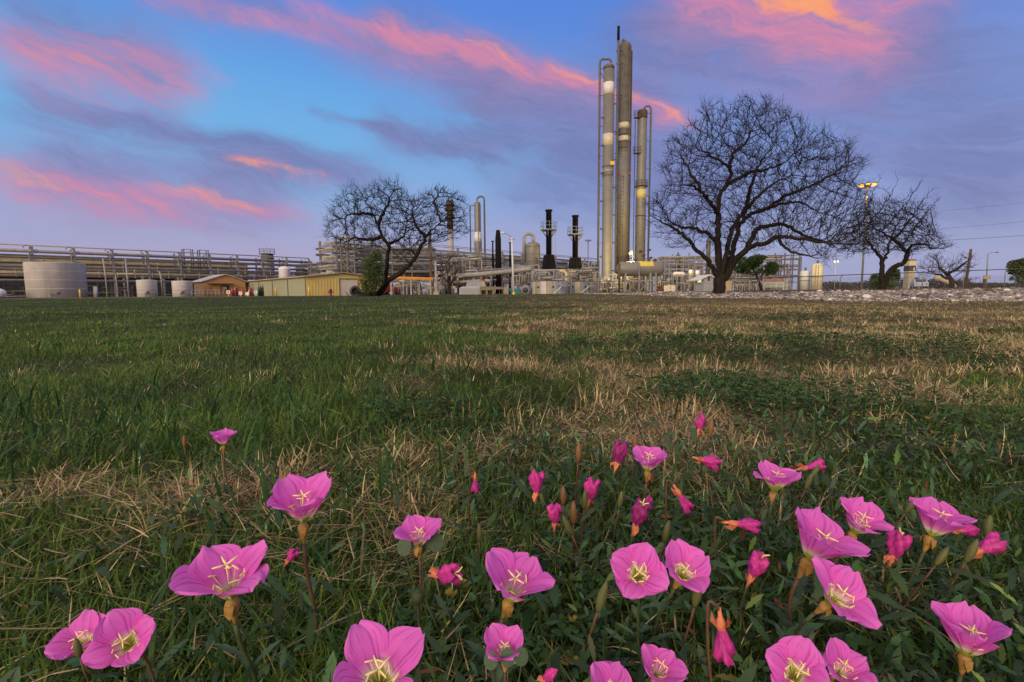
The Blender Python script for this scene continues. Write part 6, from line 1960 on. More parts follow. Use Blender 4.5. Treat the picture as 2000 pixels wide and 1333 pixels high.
T3Y = 86; x, zb, zt = vcyl(1248.5, T3Y, .9, 220); r = 9.3 / FPX * T3Y
o = thing('distillation_column', 'right and shortest of the tall columns, yellow lit below a yellow band', 'column', G(1248.5, T3Y))
dome = [(r * .9 * math.cos(a), zt + r * .6 * math.sin(a)) for a in (0, .35, .7, 1.05, 1.4)]
MB().lathe([(r * 1.04, zb), (r * 1.04, ZA(1249, 362, T3Y)), (r * .94, ZA(1249, 359, T3Y)), (r * .94, zt - .1)] + dome, (x, T3Y, 0), 32).build('shell', COLT, o)
MB().lathe([(r * .95, ZA(1250, 233, T3Y)), (r * 1.0, ZA(1250, 230, T3Y)), (r * 1.0, zt + .05), (r * .9, zt + .3)], (x, T3Y, 0), 24).build('head_ring', RUST, o)
MB().lathe([(r * 1.05, ZA(1249, 388, T3Y)), (r * 1.05, ZA(1249, 371, T3Y))], (x, T3Y, 0), 32).build('painted_band', mat('pale_yellow_band', (.66, .56, .20), .55, 0, .1, 2), o)
for py, R in ((366, 1.35), (424, 1.12)): MB().lathe([(r, ZA(1249, py, T3Y)), (r * R, ZA(1249, py, T3Y) + .04), (r * R, ZA(1249, py, T3Y) + .18), (r, ZA(1249, py, T3Y) + .2)], (x, T3Y, 0), 24).build('ring', RUST, o)
ring_rail(MB(), (x, T3Y, ZA(1249, 366, T3Y) + .15), r * 1.33, 14, .9).build('railing', RUST, o)
for py in (232, 301):
    z = ZA(1244, py, T3Y); deck_rail(MB(), x - r * 1.75, x - r * .4, T3Y - r * 1.05, T3Y - r * .2, z, 1.0).build('side_platform', RUST, o)
xp = XA(1264.5, T3Y); zg_ = ZA(1260, 208, T3Y)
MB().tube([(x + .2, T3Y, zt + .3), (x + .3, T3Y, zg_ - .3), (x + .6, T3Y, zg_), (xp - .35, T3Y, zg_ + .05), (xp - .05, T3Y, zg_ - .3), (xp, T3Y, zg_ - .8), (xp, T3Y, ZA(1265, 515, T3Y))], .16, 12).build('overhead_line', GALVD, o)
brackets(MB(), x + r * .9, xp + .2, T3Y, [ZA(1258, p, T3Y) for p in (222, 276, 330, 384, 440, 490)], .04).build('pipe_bracket', GALVD, o)
MB().tube([(x - r * 1.55, T3Y - r * .6, ZA(1240, 236, T3Y)), (x - r * 1.55, T3Y - r * .6, ZA(1238, 500, T3Y))], .07, 8).build('riser', RUST, o)
ladder_mb(x - r * 1.3, T3Y - r * .7, ZA(1240, 500, T3Y), ZA(1244, 232, T3Y), .4, .6).build('ladder', GALVD, o)
for k, (dx_, py) in enumerate(((-.2, 492), (.4, 500), (1.3, 490), (1.6, 505))): MB().lathe([(.05, -.3), (.16, -.25), (.2, 0), (.16, .25), (.05, .3)], (x + dx_, T3Y - r - .3, ZA(1250, py, T3Y)), 10, (1, .2, .3)).build('relief_valve', mat('valve_red', (.10, .03, .025), .6), o)

# lamp on a short mast by the drum
o = thing('work_lamp', 'glowing greenish yellow work lamp at the foot of the right column', 'lamp', G(1232, 74))
lp = P(1231.5, 495.5, 74)
MB().tube([(lp.x + .3, 74, gv(lp) - .1), (lp.x + .3, 74, lp.z + .35), (lp.x, 74, lp.z + .4)], .06, 8).build('pole', GALV, o)
MB().lathe([(.02, .42), (.12, .38), (.2, .30)], lp, 14).build('lamp_shade', GALVD, o)
MB().lathe([(.02, -.22), (.19, -.15), (.25, 0), (.19, .15), (.02, .22)], lp, 14).build('bulb', emit('lamp_glow_yellow', (1., .90, .22), 2.2), o)


def pt(name, loc, energy, col, r=.3):
    d = bpy.data.lights.new(name, 'POINT'); d.energy = energy; d.color = col; d.shadow_soft_size = r
    l = bpy.data.objects.new(name, d); COL.objects.link(l); l.location = loc


pt('work_lamp_light', lp + Vector((-.6, -3.0, .6)), 3200, (1., .74, .22))

# lying drum on its steel stand
DY = 66; xa, xb = XA(1204, DY, 525), XA(1297, DY, 525); r = 14 / FPX * DY; zc = ZA(1250, 525.5, DY); Ld = xb - xa
o = thing('horizontal_drum', 'long lying drum with yellow patched top on a braced stand', 'drum', G(1250, DY))
prof = [(r * math.sin(a), r * .75 * (1 - math.cos(a))) for a in (0.02, .4, .8, 1.2, PI / 2)]
prof += [(r, Ld - r * .75)] + [(r * math.cos(a), Ld - r * .75 + r * .75 * math.sin(a)) for a in (.4, .8, 1.2, 1.55)]
MB().lathe(prof, (xa, DY, zc), 32, (1, 0, 0)).build('shell', COLT, o)
n_ = 10; vs = []; xs0, xs1 = XA(1247, DY, 520), XA(1273, DY, 520)
for i in range(n_ + 1):
    a = PI * .10 + (PI * .42) * i / n_
    vs += [(xs0, DY - r * 1.008 * math.cos(a), zc + r * 1.008 * math.sin(a)), (xs1, DY - r * 1.008 * math.cos(a), zc + r * 1.008 * math.sin(a))]
MB().add(vs, [(2 * i, 2 * i + 1, 2 * i + 3, 2 * i + 2) for i in range(n_)], True).build('yellow_patch', mat('drum_yellow', (.66, .52, .06), .55, 0, .25, 2, .5, (.40, .36, .26)), o)  # yellow patch over part of the drum's upper front
zd = ZA(1250, 549, DY)
for px in (1219, 1267, 1277): x_ = XA(px, DY); MB().box(x_ - .1, x_ + .1, DY - .8, DY - .6, gzs(x_, DY) - .2, zc - r * .55).build('leg', GALV, o)
for px in (1219, 1267): x_ = XA(px, DY); MB().box(x_ - .15, x_ + .15, DY - .6, DY + .7, zd - .1, zc - r * .8).build('saddle', GALV, o)
MB().box(XA(1219, DY), XA(1277, DY), DY - .84, DY - .66, zd - .1, zd + .08).build('beam', GALV, o)
g0 = gzs(xa, DY)
for a, b in (((1220, 1), (1242, 0)), ((1242, 1), (1222, 0)), ((1244, 1), (1266, 0)), ((1265, 1), (1245, 0))):
    MB().beam((XA(a[0], DY), DY - .9, zd if a[1] else g0), (XA(b[0], DY), DY - .9, zd if b[1] else g0 + .05), .08).build('brace', GALV, o)
MB().box(XA(1243, DY) - .06, XA(1243, DY) + .06, DY - 1.25, DY - 1.13, g0 - .2, zc + r * .6).build('light_post', GALV, o)
for dx_ in (1.2, 2.6, 4.4, 5.2): MB().lathe([(.16, -.1), (.16, .25), (.24, .26), (.24, .34)], (xa + dx_, DY, zc + r), 10).build('nozzle', GALVD, o)
o = thing('silver_ball_tank', 'small silver ball shaped tank at the foot of the left column', 'tank', G(1189, 64))
c = P(1189, 547, 64); r = 5.6 / FPX * 64
MB().lathe([(r * math.sin(a), -r * math.cos(a)) for a in np.linspace(.03, PI - .03, 14)], c, 24).build('shell', SILV, o)
MB().tube([(c.x, c.y, gv(c) - .1), (c.x, c.y, c.z - r * .95)], .1, 8).build('leg', GALVD, o)
o = thing('rusty_pipe', 'dark rusty vertical pipe in front of the lying drum', 'pipe', G(1209, 62)); c = G(1209, 62)
MB().tube([(c.x, c.y, c.z - .1), (c.x, c.y, ZA(1209, 515, 62))], .13, 10).build('pipe', RUST, o)
MB().lathe([(.22, -.06), (.22, .06)], (c.x, c.y, ZA(1209, 545, 62)), 12).build('flange', RUST, o)

# ------------------------------------------------------------------ ground-level equipment in the middle
HY = 54
o = thing('equipment_housing', 'pale boxy housing with a ridged lid near the middle of the plant', 'housing', G(920, HY))
x0, x1 = XA(897, HY), XA(938, HY); z0 = gzs(x0, HY) - .2; z1 = ZA(915, 561, HY)
mb = MB(); y0, y1 = HY, HY + 2.2
mb.add([(x0, y0, z0), (x1, y0, z0), (x1, y1, z0), (x0, y1, z0), (x0 + .0, y0, z1 - .1), (x1, y0, z1 - .1), (x1, y1, z1 - .1), (x0, y1, z1 - .1), (x0 + .35, y0 + .3, z1 + .05), (x1 - .1, y0 + .3, z1 + .05), (x1 - .1, y1 - .2, z1 + .05), (x0 + .35, y1 - .2, z1 + .05)],
       [(0, 1, 5, 4), (1, 2, 6, 5), (2, 3, 7, 6), (3, 0, 4, 7), (4, 5, 9, 8), (5, 6, 10, 9), (6, 7, 11, 10), (7, 4, 8, 11), (8, 9, 10, 11), (3, 2, 1, 0)]).build('body', HOUS, o)
xl0, xl1 = XA(909, HY), XA(948, HY)
for k in range(4):
    t0, t1 = k / 4, (k + 1) / 4
    MB().box(xl0 + k * .06, xl1 - k * .04, HY + .35, HY + 1.9, z1 + .055 + .14 * k, z1 + .055 + .14 * k + .12).build('lid_rib', HOUS, o)
MB().box(x0 + .3, x0 + .9, HY - .03, HY - .003, z0 + .35, z0 + .95).build('access_panel', HOUS, o)
o = thing('olive_skid', 'olive equipment skid with dark openings, right of the pale housing', 'equipment skid', G(950, HY - 1))
x0, x1 = XA(937, HY - 1), XA(965, HY - 1); z0 = gzs(x0, HY - 1); ys = HY - 1
MB().box(x0, x1, ys, ys + 1.2, z0 + .45, z0 + .85).build('top_box', OLIV, o)
for t in (.0, .42, .88): MB().box(x0 + (x1 - x0) * t, x0 + (x1 - x0) * t + .2, ys + .05, ys + 1.1, z0 - .1, z0 + .448).build('leg', OLIV, o)
MB().box(x0 + .05, x1 - .05, ys + .5, ys + 1.0, z0 - .05, z0 + .44).build('engine', DARKST, o)
MB().tube([(x1 - .3, ys + .3, z0 + .85), (x1 - .3, ys + .3, z0 + 1.5)], .06, 8).build('exhaust', RUST, o)
o = thing('red_valve_wheel', 'red and orange valve set above the pale housing lid', 'valve', G(944, HY + 3))
c = P(943, 550, HY + 3)
MB().lathe([(.08, -.3), (.22, -.25), (.28, 0), (.2, .25), (.08, .3)], c, 12, (1, 0, 0)).build('body', mat('orange_red_paint', (.55, .15, .06), .5), o)
MB().lathe([(.26, -.02), (.32, -.02), (.32, .02), (.26, .02), (.26, -.02)], c + Vector((0, -.1, .3)), 14).build('hand_wheel', REDP, o)
MB().tube([(c.x, c.y, gv(c) - .1), c, c + Vector((0, -.1, .3))], .06, 8).build('stem', GALVD, o)
o = thing('teal_hopper', 'teal painted hopper behind the foot of the street lamp', 'hopper', G(1008, HY))
x0, x1 = XA(993, HY), XA(1019, HY); z0 = gzs(x0, HY); zt_ = ZA(1005, 564, HY); xm = (x0 + x1) / 2
MB().add([(x0 + .35, HY, z0), (x1 - .2, HY, z0), (x1 - .2, HY + 1, z0), (x0 + .35, HY + 1, z0), (x0, HY - .1, zt_), (x1, HY - .1, zt_), (x1, HY + 1.2, zt_), (x0, HY + 1.2, zt_)],
         [(0, 1, 5, 4), (1, 2, 6, 5), (2, 3, 7, 6), (3, 0, 4, 7), (4, 5, 6, 7)]).build('bin', TEALP, o)
MB().box(x0 - .04, x1 + .04, HY - .14, HY - .103, zt_ - .1, zt_).build('rim', TEALP, o)
o = thing('control_cabinet', 'small beige cabinet left of the teal hopper', 'cabinet', G(988, HY + .4))
x0, x1 = XA(984, HY), XA(993.5, HY); z0 = gzs(x0, HY)
MB().box(x0, x1, HY + .4, HY + 1, z0 - .1, z0 + .75).build('case', PIPEB, o); MB().box(x0 + .05, x1 - .05, HY + .36, HY + .397, z0 + .05, z0 + .7).build('door', PIPEB, o)
o = thing('blower', 'round grey blower casing beside the panelled round tank', 'blower', G(1026, HY - .5))
c = P(1027, 567, HY - .5); r = .58
MB().lathe([(.15, -.32), (r, -.3), (r * 1.02, 0), (r, .3), (.15, .32)], c, 22, (.2, 1, 0)).build('casing', GALV, o)
MB().lathe([(.3, -.36), (.12, -.45), (.02, -.46)], c, 16, (.2, 1, 0)).build('inlet', DARKST, o)
mb = MB()
for k in range(6): a = k * PI / 3; mb.beam(c + Vector((.05, -.36, 0)), c + Vector((.05 + r * .9 * math.cos(a), -.34, r * .9 * math.sin(a))), .05)
mb.build('spoke', GALV, o)
MB().box(c.x - .5, c.x + .5, c.y - .3, c.y + .4, gv(c) - .1, c.z - .45).build('base', CONCM, o)


def panel_tank(px0, px1, Y, py_top, label, mats_, seed):
    rs = random.Random(seed); px = (px0 + px1) / 2
    r = (px1 - px0) / 2 / FPX * Y; x = XA(px, Y); zb = gzs(x, Y) - .2; zt = ZA(px, py_top, Y)
    o = thing('round_tank', label, 'round tank', (x, Y + r * .2, gzs(x, Y)), 'panelled round tanks')
    n = 18
    for k in range(n):
        a0 = 2 * PI * k / n; a1 = 2 * PI * (k + 1) / n - .012; vs = []
        m = 5
        for i in range(m + 1):
            a = a0 + (a1 - a0) * i / m; rr = r * (1 + .0015 * (k % 2))
            vs += [(x + rr * math.cos(a), Y + rr * math.sin(a), zb), (x + rr * math.cos(a), Y + rr * math.sin(a), zt - .03)]
        MB().add(vs, [(2 * i, 2 * i + 2, 2 * i + 3, 2 * i + 1) for i in range(m)], True).build('panel', rs.choice(mats_), o)
    MB().lathe([(r * .985, zb), (r * .985, zt - .05), (r * 1.03, zt - .05), (r * 1.03, zt), (r * .9, zt + .03), (.01, zt + .12)], (x, Y, 0), 40).build('roof', DARKST, o)
    for k, t in enumerate((-.62, .18)): MB().lathe([(.13, -.02), (.13, .05), (.02, .06)], (x + r * t, Y - r * math.sqrt(1 - t * t), gzs(x, Y) + .75), 10, (t, -1, 0)).build('port', RUST, o)
    return x, Y, r, zt, o


PG = mat('panel_blue_grey', (.34, .38, .43), .5, .1, .12, 1.2, .6, (.5, .5, .5)); PT = mat('panel_tan', (.42, .35, .24), .6, 0, .15, 1.2, .6, (.24, .16, .09)); PW = mat('panel_pale', (.55, .55, .53), .5, .1, .1, 1.2, .6, (.35, .32, .28)); PD = mat('panel_slate', (.20, .23, .26), .5, .1, .12, 1.2, .5)
x, Y, r, zt, _ = panel_tank(1037, 1105, 54, 549, 'wide round tank of pale and tan panels, left of its darker twin', [PG, PW, PW, PT], 6)
for pts, rr, lb in (([(-1.6, .3), (-1.6, .95), (-1.45, 1.1), (1.0, 1.15), (1.15, 1.0), (1.15, .35)], .12, 'looped grey pipe on top of the wider panelled tank'), ([(-1.2, .28), (1.9, .42)], .13, 'straight fat pipe lying across the wider panelled tank')):
    o = thing('roof_pipe', lb, 'pipe', (x, Y - r * .3, zt))
    MB().tube([(x + a, Y - r * .3 + (.5 if len(pts) == 2 else 0), zt + b) for a, b in pts], rr, 10).build('pipe', PIPEM, o)
    for a in (-1.0, .5): MB().box(x + a - .05, x + a + .05, Y - r * .3 + (.4 if len(pts) == 2 else -.1), Y - r * .3 + (.6 if len(pts) == 2 else .1), zt - .05, zt + (.3 if len(pts) == 2 else 1.05)).build('support', GALV, o)
x, Y, r, zt, _ = panel_tank(1106, 1162, 57, 550, 'darker round tank with slate and tan panels, near the left column', [PD, PT, PW, PD], 9)
for px0, px1, pyd, Yd, lb in ((1093, 1116, 557, 51.5, 'railed access platform between the two panelled tanks'), (1146, 1169, 558, 54, 'railed access platform at the right side of the darker panelled tank')):
    o = thing('access_platform', lb, 'platform', G((px0 + px1) / 2, Yd), 'access platforms at the panelled tanks')
    x0, x1 = XA(px0, Yd), XA(px1, Yd); z = ZA(px0, pyd, Yd); zb = gzs(x0, Yd)
    deck_rail(MB(), x0, x1, Yd, Yd + 1.0, z, .75).build('deck', GALV, o)
    for xx in (x0 + .05, x1 - .05): MB().box(xx - .04, xx + .04, Yd + .02, Yd + .1, zb - .1, z - .1).build('leg', GALV, o)
    ladder_mb(x1 - .3, Yd - .06, zb - .1, z + .5, .35, .22).build('ladder', GALVD, o)
    MB().beam((x0 - .7, Yd - .1, zb), (x0 + .2, Yd - .1, z - .15), .06).build('brace', WHITEP, o)
o = thing('yellow_elbow', 'pale yellow pipe elbow above the gap between the panelled tanks', 'pipe elbow', G(1104, 58))
c = P(1106, 540, 58)
MB().tube([c + Vector((-.9, 0, .62)), c + Vector((-.35, 0, .6)), c + Vector((-.05, 0, .4)), c + Vector((0, 0, 0)), (c.x, c.y, ZA(1106, 547, 58)), (c.x, c.y, gv(c))], .2, 12).build('pipe', mat('pale_yellow_pipe', (.60, .52, .24), .5, 0, .15, 2), o)
MB().lathe([(.3, -.05), (.3, .05)], c, 12).build('flange', GALV, o)

# street lamp
SY = 44; c = G(1003.5, SY)
o = thing('street_lamp', 'white street lamp pole with a yellow base and a short crossarm', 'street lamp', c)
top = P(999.5, 464, SY); zy = ZA(1003, 571, SY); tt = (zy - c.z) / (top.z - c.z); py_ = c + (top - c) * tt
MB().tube([c - Z3 * .2, py_], .115, 12).build('base', YELP, o)
MB().tube([py_, top], [.10, .075], 12).build('pole', WHITEP, o)
q = P(1000, 468, SY); MB().box(q.x - .28, q.x + .28, q.y - .05, q.y + .05, q.z - .05, q.z + .05).build('crossarm', GALV, o)
MB().tube([top, P(996, 461, SY), P(990, 457.5, SY), P(985, 456, SY)], .03, 8).build('arm', GALV, o)
h_ = P(982.5, 455.5, SY); MB().lathe([(.02, -.22), (.09, -.12), (.12, .05), (.05, .2), (.02, .22)], h_, 12, (1, 0, .15)).build('lamp_head', WHITEP, o)
o = thing('light_mast', 'distant thin floodlight mast with a ring of lamps behind the columns', 'light mast', G(1148, 190))
x, zb, zt = vcyl(1148, 190, .1, 470)
MB().tube([(x, 190, zb), (x, 190, zt)], .16, 8).build('pole', GALVD, o)
MB().lathe([(.9, -.05), (.9, .05)], (x, 190, zt), 16).build('ring', GALVD, o)
for k in range(8): a = k * PI / 4; MB().lathe([(.12, .35), (.4, -.2), (.4, -.3), (.02, -.3)], (x + .95 * math.cos(a), 190 + .95 * math.sin(a), zt + .05), 8).build('lamp_head', GALV, o)

# ------------------------------------------------------------------ right: process frames, cabin, sign, silos
frame('steelwork', 'pale open steel frame just right of the lying drum', 90, [1297, 1306, 1320, 1333, 1344, 1356, 1372], 503, [503, 509, 518, 527, 536, 547, 558], 7, GALV, .14, .055, [(0, 4, 1, 6), (2, 1, 3, 3)], [505, 505, 511, 503, 506, 502, 505], npipe=3, seed=11)
frame('steelwork', 'pale open steel frame behind the tallest bare trunk', 96, [1378, 1392, 1408, 1424, 1440, 1458], 503, [505, 515, 525, 536, 548, 560], 7, GALV, .14, .055, [(1, 0, 2, 2)], npipe=3, seed=12)
frame('steelwork', 'tall grey steel frame behind the sign board', 88, [1498, 1514, 1530, 1546, 1559], 492, [499, 508, 518, 528, 541, 552], 6, GALVD, .17, .06, [(0, 1, 1, 3), (2, 4, 3, 2)], [512, 502, 494, 490, 497], npipe=2, seed=13)
frame('steelwork', 'low steel frame right of the grey cabin, behind the green leafed tree', 84, [1432, 1448, 1466, 1482, 1500], 530, [532, 545, 553, 562], 6, GALVD, .13, .05, [], npipe=3, seed=14)
pipework('pipework', 'pale low piping right of the lying drum', 80, 1290, 1370, 535, 570, 46, 31, 7)
pipework('pipework', 'low piping behind the sign board', 78, 1436, 1560, 540, 570, 56, 32, 7)
def vessel_v(px, Y, wpx, pt, pb, m_, label, name='vertical_vessel', dome=.5):
    x = XA(px, Y); r = wpx / 2 / FPX * Y; zt = ZA(px, pt, Y); zb = gzs(x, Y) - .1 if pb is None else ZA(px, pb, Y)
    o = thing(name, label, 'vessel', (x, Y, gzs(x, Y)))
    MB().lathe([(r, zb), (r, zt)] + [(r * math.cos(a), zt + r * dome * math.sin(a)) for a in (.4, .8, 1.2, 1.5)], (x, Y, 0), 24).build('shell', m_, o)
    MB().lathe([(.12, 0), (.12, .3), (.2, .32), (.2, .4)], (x, Y, zt + r * dome * .95), 10).build('nozzle', GALVD, o)
    MB().lathe([(r * 1.0, zb + (zt - zb) * .5), (r * 1.03, zb + (zt - zb) * .5 + .05), (r, zb + (zt - zb) * .5 + .1)], (x, Y, 0), 24).build('band', GALVD, o)
    if pb is not None: MB().lathe([(r * .8, gzs(x, Y) - .1), (r * .8, zb)], (x, Y, 0), 16).build('skirt', GALVD, o)
    return o
vessel_v(1348.5, 76, 11, 529, 551, SILV, 'silver vertical vessel left of its twin, near the grey cabin')
vessel_v(1361.5, 76, 11, 530, 552, SILV, 'silver vertical vessel nearest the grey cabin')
vessel_v(1322.5, 92, 9, 500, 532, COLD, 'short dark vessel with a cap rising above the pale frame')
vessel_v(1381, 92, 8, 470, None, COLD, 'slim tan tower half hidden by the left limbs of the tallest tree', 'slim_tower')
frame('steelwork', 'far taller open steelwork between the drum and the trunk', 112, [1296, 1312, 1328, 1344, 1362, 1380, 1398], 494, [504, 520, 538], 9, GALVD, .15, .05, [(1, 2, 2, 1), (4, 0, 5, 1)], [503, 497, 502, 494, 500, 498, 503], npipe=4, seed=21)
frame('steelwork', 'far open steelwork right of the tallest trunk, behind the green leafed tree', 112, [1420, 1440, 1460, 1480, 1500, 1520, 1542, 1562], 498, [506, 522, 540], 9, GALVD, .15, .05, [(2, 2, 3, 1)], [506, 500, 503, 498, 506, 500, 497, 503], npipe=4, seed=22)
pipework('pipework', 'tall risers and valves between the drum and the tallest trunk', 94, 1290, 1400, 508, 566, 60, 33, 9, rmax=.17)
pipework('pipework', 'tall risers behind the sign board and the green leafed tree', 92, 1425, 1560, 506, 566, 60, 34, 9, rmax=.17)
pipework('pipework', 'piping and valves crowding the foot of the right tall column', 84, 1222, 1300, 500, 560, 40, 35, 6, rmax=.15)
o = thing('yellow_walkway', 'short yellow walkway rail under the silver vessels', 'walkway', G(1352, 74))
MB().box(XA(1343, 74), XA(1358, 74), 73.6, 74.4, ZA(1350, 550, 74), ZA(1350, 548.5, 74)).build('deck', YELP, o)
for px in (1345, 1356): MB().box(XA(px, 74) - .05, XA(px, 74) + .05, 73.9, 74.1, gzs(XA(px, 74), 74) - .1, ZA(1350, 550, 74) - .003).build('leg', GALV, o)
o = thing('horizontal_vessel', 'small white lying vessel right of the lying drum', 'vessel', G(1325, 84))
xa, xb = XA(1313, 84), XA(1337, 84); r = 5.2 / FPX * 84; zc = ZA(1325, 536.5, 84); L = xb - xa
MB().lathe([(.03, 0), (r * .7, .12), (r, .4), (r, L - .4), (r * .7, L - .12), (.03, L)], (xa, 84, zc), 24, (1, 0, 0)).build('shell', WHITEP, o)
for t in (.25, .75): MB().box(xa + L * t - .1, xa + L * t + .1, 83.8, 84.2, gzs(xa, 84) - .1, zc - r * .8).build('leg', GALV, o)
o = thing('electrical_cabinet', 'white twin door electrical cabinet right of the drum stand', 'cabinet', G(1309, 68))
x0, x1 = XA(1299.5, 68), XA(1319, 68); z0 = gzs(x0, 68); zt_ = ZA(1309, 558, 68); xm = (x0 + x1) / 2
MB().box(x0, x1, 68, 68.6, z0 - .1, zt_).build('case', CREAM, o)
for a, b in ((x0 + .04, xm - .02), (xm + .02, x1 - .04)): 
    d = MB().box(a, b, 67.95, 67.997, z0 + .06, zt_ - .06).build('door', CREAM, o)
    MB().box((b if a < xm - .1 else a) - .05, (b if a < xm - .1 else a) + .03, 67.92, 67.948, z0 + .4, z0 + .55).build('handle', DARKST, d, off=LOC[o.name])
o = thing('red_pump', 'red pump set between the drum stand and the white cabinet', 'pump', G(1287, 67)); c = G(1287, 67)
MB().lathe([(.22, -.1), (.25, .1), (.2, .6), (.28, .65), (.28, .75), (.15, .8), (.15, 1.1), (.04, 1.15)], c, 14).build('motor', mat('faded_red_paint', (.20, .06, .05), .6), o)
MB().lathe([(.2, -.35), (.2, .35)], c + Vector((0, 0, .3)), 12, (1, 0, 0)).build('casing', mat('dull_red_paint', (.18, .05, .045), .6), o)

# cabin
KY = 46; o = thing('gate_cabin', 'small gabled grey and tan cabin partly behind the tallest bare trunk', 'cabin', G(1400, KY))
x0, x1, x2 = XA(1367, KY), XA(1374, KY), XA(1431, KY); zg = gzs(x1, KY); ze = ZA(1380, 546, KY); zp = ZA(1384, 539, KY)
xg = XA(1396, KY); xr = (x1 + xg) / 2; dp = 2.6
MB().add([(x1, KY, zg - .2), (xg, KY, zg - .2), (xg, KY, ze), (xr, KY, zp), (x1, KY, ze), (x0, KY + 1.2, zg - .2), (x0, KY + 1.2, ze)], [(0, 1, 2, 3, 4), (5, 0, 4, 6)]).build('gable_wall', GHW, o)
MB().box(xg + .003, x2, KY + .25, KY + 2.4, zg - .2, ze - .02).build('side_wall', GHT, o)
for (a, za), (b, zb2) in (((x0 - .2, ze - .16), (xr, zp)), ((xr, zp), (xg + .25, ze - .16))):
    v = [(a, KY - .2, za), (b, KY - .2, zb2), (b, KY + 2.6, zb2), (a, KY + 2.6, za)]
    MB().add([(p[0], p[1], p[2] + .03) for p in v] + [(p[0], p[1], p[2] + .13) for p in v], [(3, 2, 1, 0), (4, 5, 6, 7), (0, 1, 5, 4), (2, 3, 7, 6), (1, 2, 6, 5), (3, 0, 4, 7)]).build('roof', WHITEP, o)
v = [(xg + .27, KY + .0, ze + .0), (x2 + .2, KY + .0, ze + .0), (x2 - .15, KY + 1.3, zp), (xg + .27, KY + 1.3, zp)]
MB().add(v + [(p[0], p[1], p[2] + .1) for p in v], [(3, 2, 1, 0), (4, 5, 6, 7), (0, 1, 5, 4), (1, 2, 6, 5)]).build('shingle_roof', BROOF, o)
for px, m_ in ((1383, GLASSM), (1420, GLASSM)):
    xx = XA(px, KY); yy = KY if px < 1400 else KY + .25
    w_ = MB().box(xx - .13, xx + .13, yy - .03, yy - .003, zg + .95, zg + 1.4).build('window', m_, o)
    mb = MB()
    for a, b, c_, d in ((-.17, -.132, .9, 1.45), (.132, .17, .9, 1.45), (-.13, .13, .9, .945), (-.13, .13, 1.405, 1.45)): mb.box(xx + a, xx + b, yy - .05, yy - .002, zg + c_, zg + d)
    mb.build('frame', WHITEP, w_, off=LOC[o.name])
w_ = MB().add([(x0 + (x1 - x0) * t, KY + 1.2 * (1 - t) - .02, zg + z) for t, z in ((.25, .85), (.7, .85), (.7, 1.15), (.25, 1.15))], [(0, 1, 2, 3)]).build('lit_window', emit('warm_window', (1., .85, .45), .8), o)

# sign board
NY = 44; o = thing('sign_board', 'white notice board with a red header reading OPERATING COMPANY', 'sign', G(1512, NY))
x0, x1 = XA(1492.5, NY), XA(1530, NY); z0, z1, zh = ZA(1512, 562, NY), ZA(1512, 545, NY), ZA(1512, 550.5, NY); zg = gzs(x0, NY)
MB().box(x0, x1, NY, NY + .06, z0, zh).build('panel', mat('notice_panel', (.60, .66, .50), .6, 0, .05, 2), o)
MB().box(x0, x1, NY, NY + .06, zh + .003, z1).build('header', mat('header_red', (.42, .06, .07), .6, 0, .1, 2), o)
for xx in (x0 - .05, x1 + .05, x1 + .35): MB().box(xx - .035, xx + .035, NY + .07, NY + .14, zg - .2, z1 + (.0 if xx < x1 else .05)).build('post', WHITEP, o)
def lettering(txt, x, z, size, m_, par, w=None):
    cu = bpy.data.curves.new('lettering', 'FONT'); cu.body = txt; cu.size = size; cu.align_x = 'CENTER'; cu.align_y = 'CENTER'; cu.extrude = .004
    t = bpy.data.objects.new('lettering', cu); COL.objects.link(t); t.parent = par; L = LOC[par.name]
    t.location = (x - L.x, NY - .008 - L.y, z - L.z); t.rotation_euler = (PI / 2, 0, 0); cu.materials.append(m_)
    bpy.context.view_layer.update(); sc = w / max(.01, t.dimensions.x)
    me = bpy.data.meshes.new_from_object(t.evaluated_get(bpy.context.evaluated_depsgraph_get()))
    o2 = bpy.data.objects.new('lettering', me); COL.objects.link(o2); o2.parent = par; o2.location = t.location; o2.rotation_euler = t.rotation_euler; o2.scale = (sc, 1, 1)
    bpy.data.objects.remove(t); o2.name = 'lettering'
lettering('OPERATING COMPANY', (x0 + x1) / 2, (zh + z1) / 2, .22, WHITEP, o, (x1 - x0) * .9)
mb = MB()
for k in range(5):
    z = zh - .14 - k * .13
    for a, b in ((.05, .32), (.36, .56), (.66, .94)): mb.box(x0 + (x1 - x0) * a, x0 + (x1 - x0) * b, NY - .006, NY - .003, z - .018, z + .018)
mb.build('text_line', mat('faded_ink', (.22, .24, .20), .7, 0, .2, 20), o)

# silos
sl1 = vessel_v(1571, 70, 17, 531, None, HOUS, 'grey silo standing left of the brighter one', 'silo', .25)
sl2 = vessel_v(1594, 68, 20, 517, None, mat('cream_silo', (.60, .54, .38), .55, 0, .08, 1, .3, (.45, .38, .24)), 'cream silo lit yellow, right of the grey one', 'silo', .2)
xs = XA(1594, 68)
ladder_mb(xs - .5, 67.2, gzs(xs, 68), ZA(1594, 517, 68), .35, .35).build('ladder', GALV, sl2)


def pole_lamp(name, label, px_b, px_t, py_t, Y, r0, r1, heads, glow, strength, cat):
    c = G(px_b, Y); t = P(px_t, py_t, Y)
    o = thing(name, label, cat, c)
    MB().tube([c - Z3 * .3, t], [r0, r1], 10).build('pole', GALV, o)
    return o, t


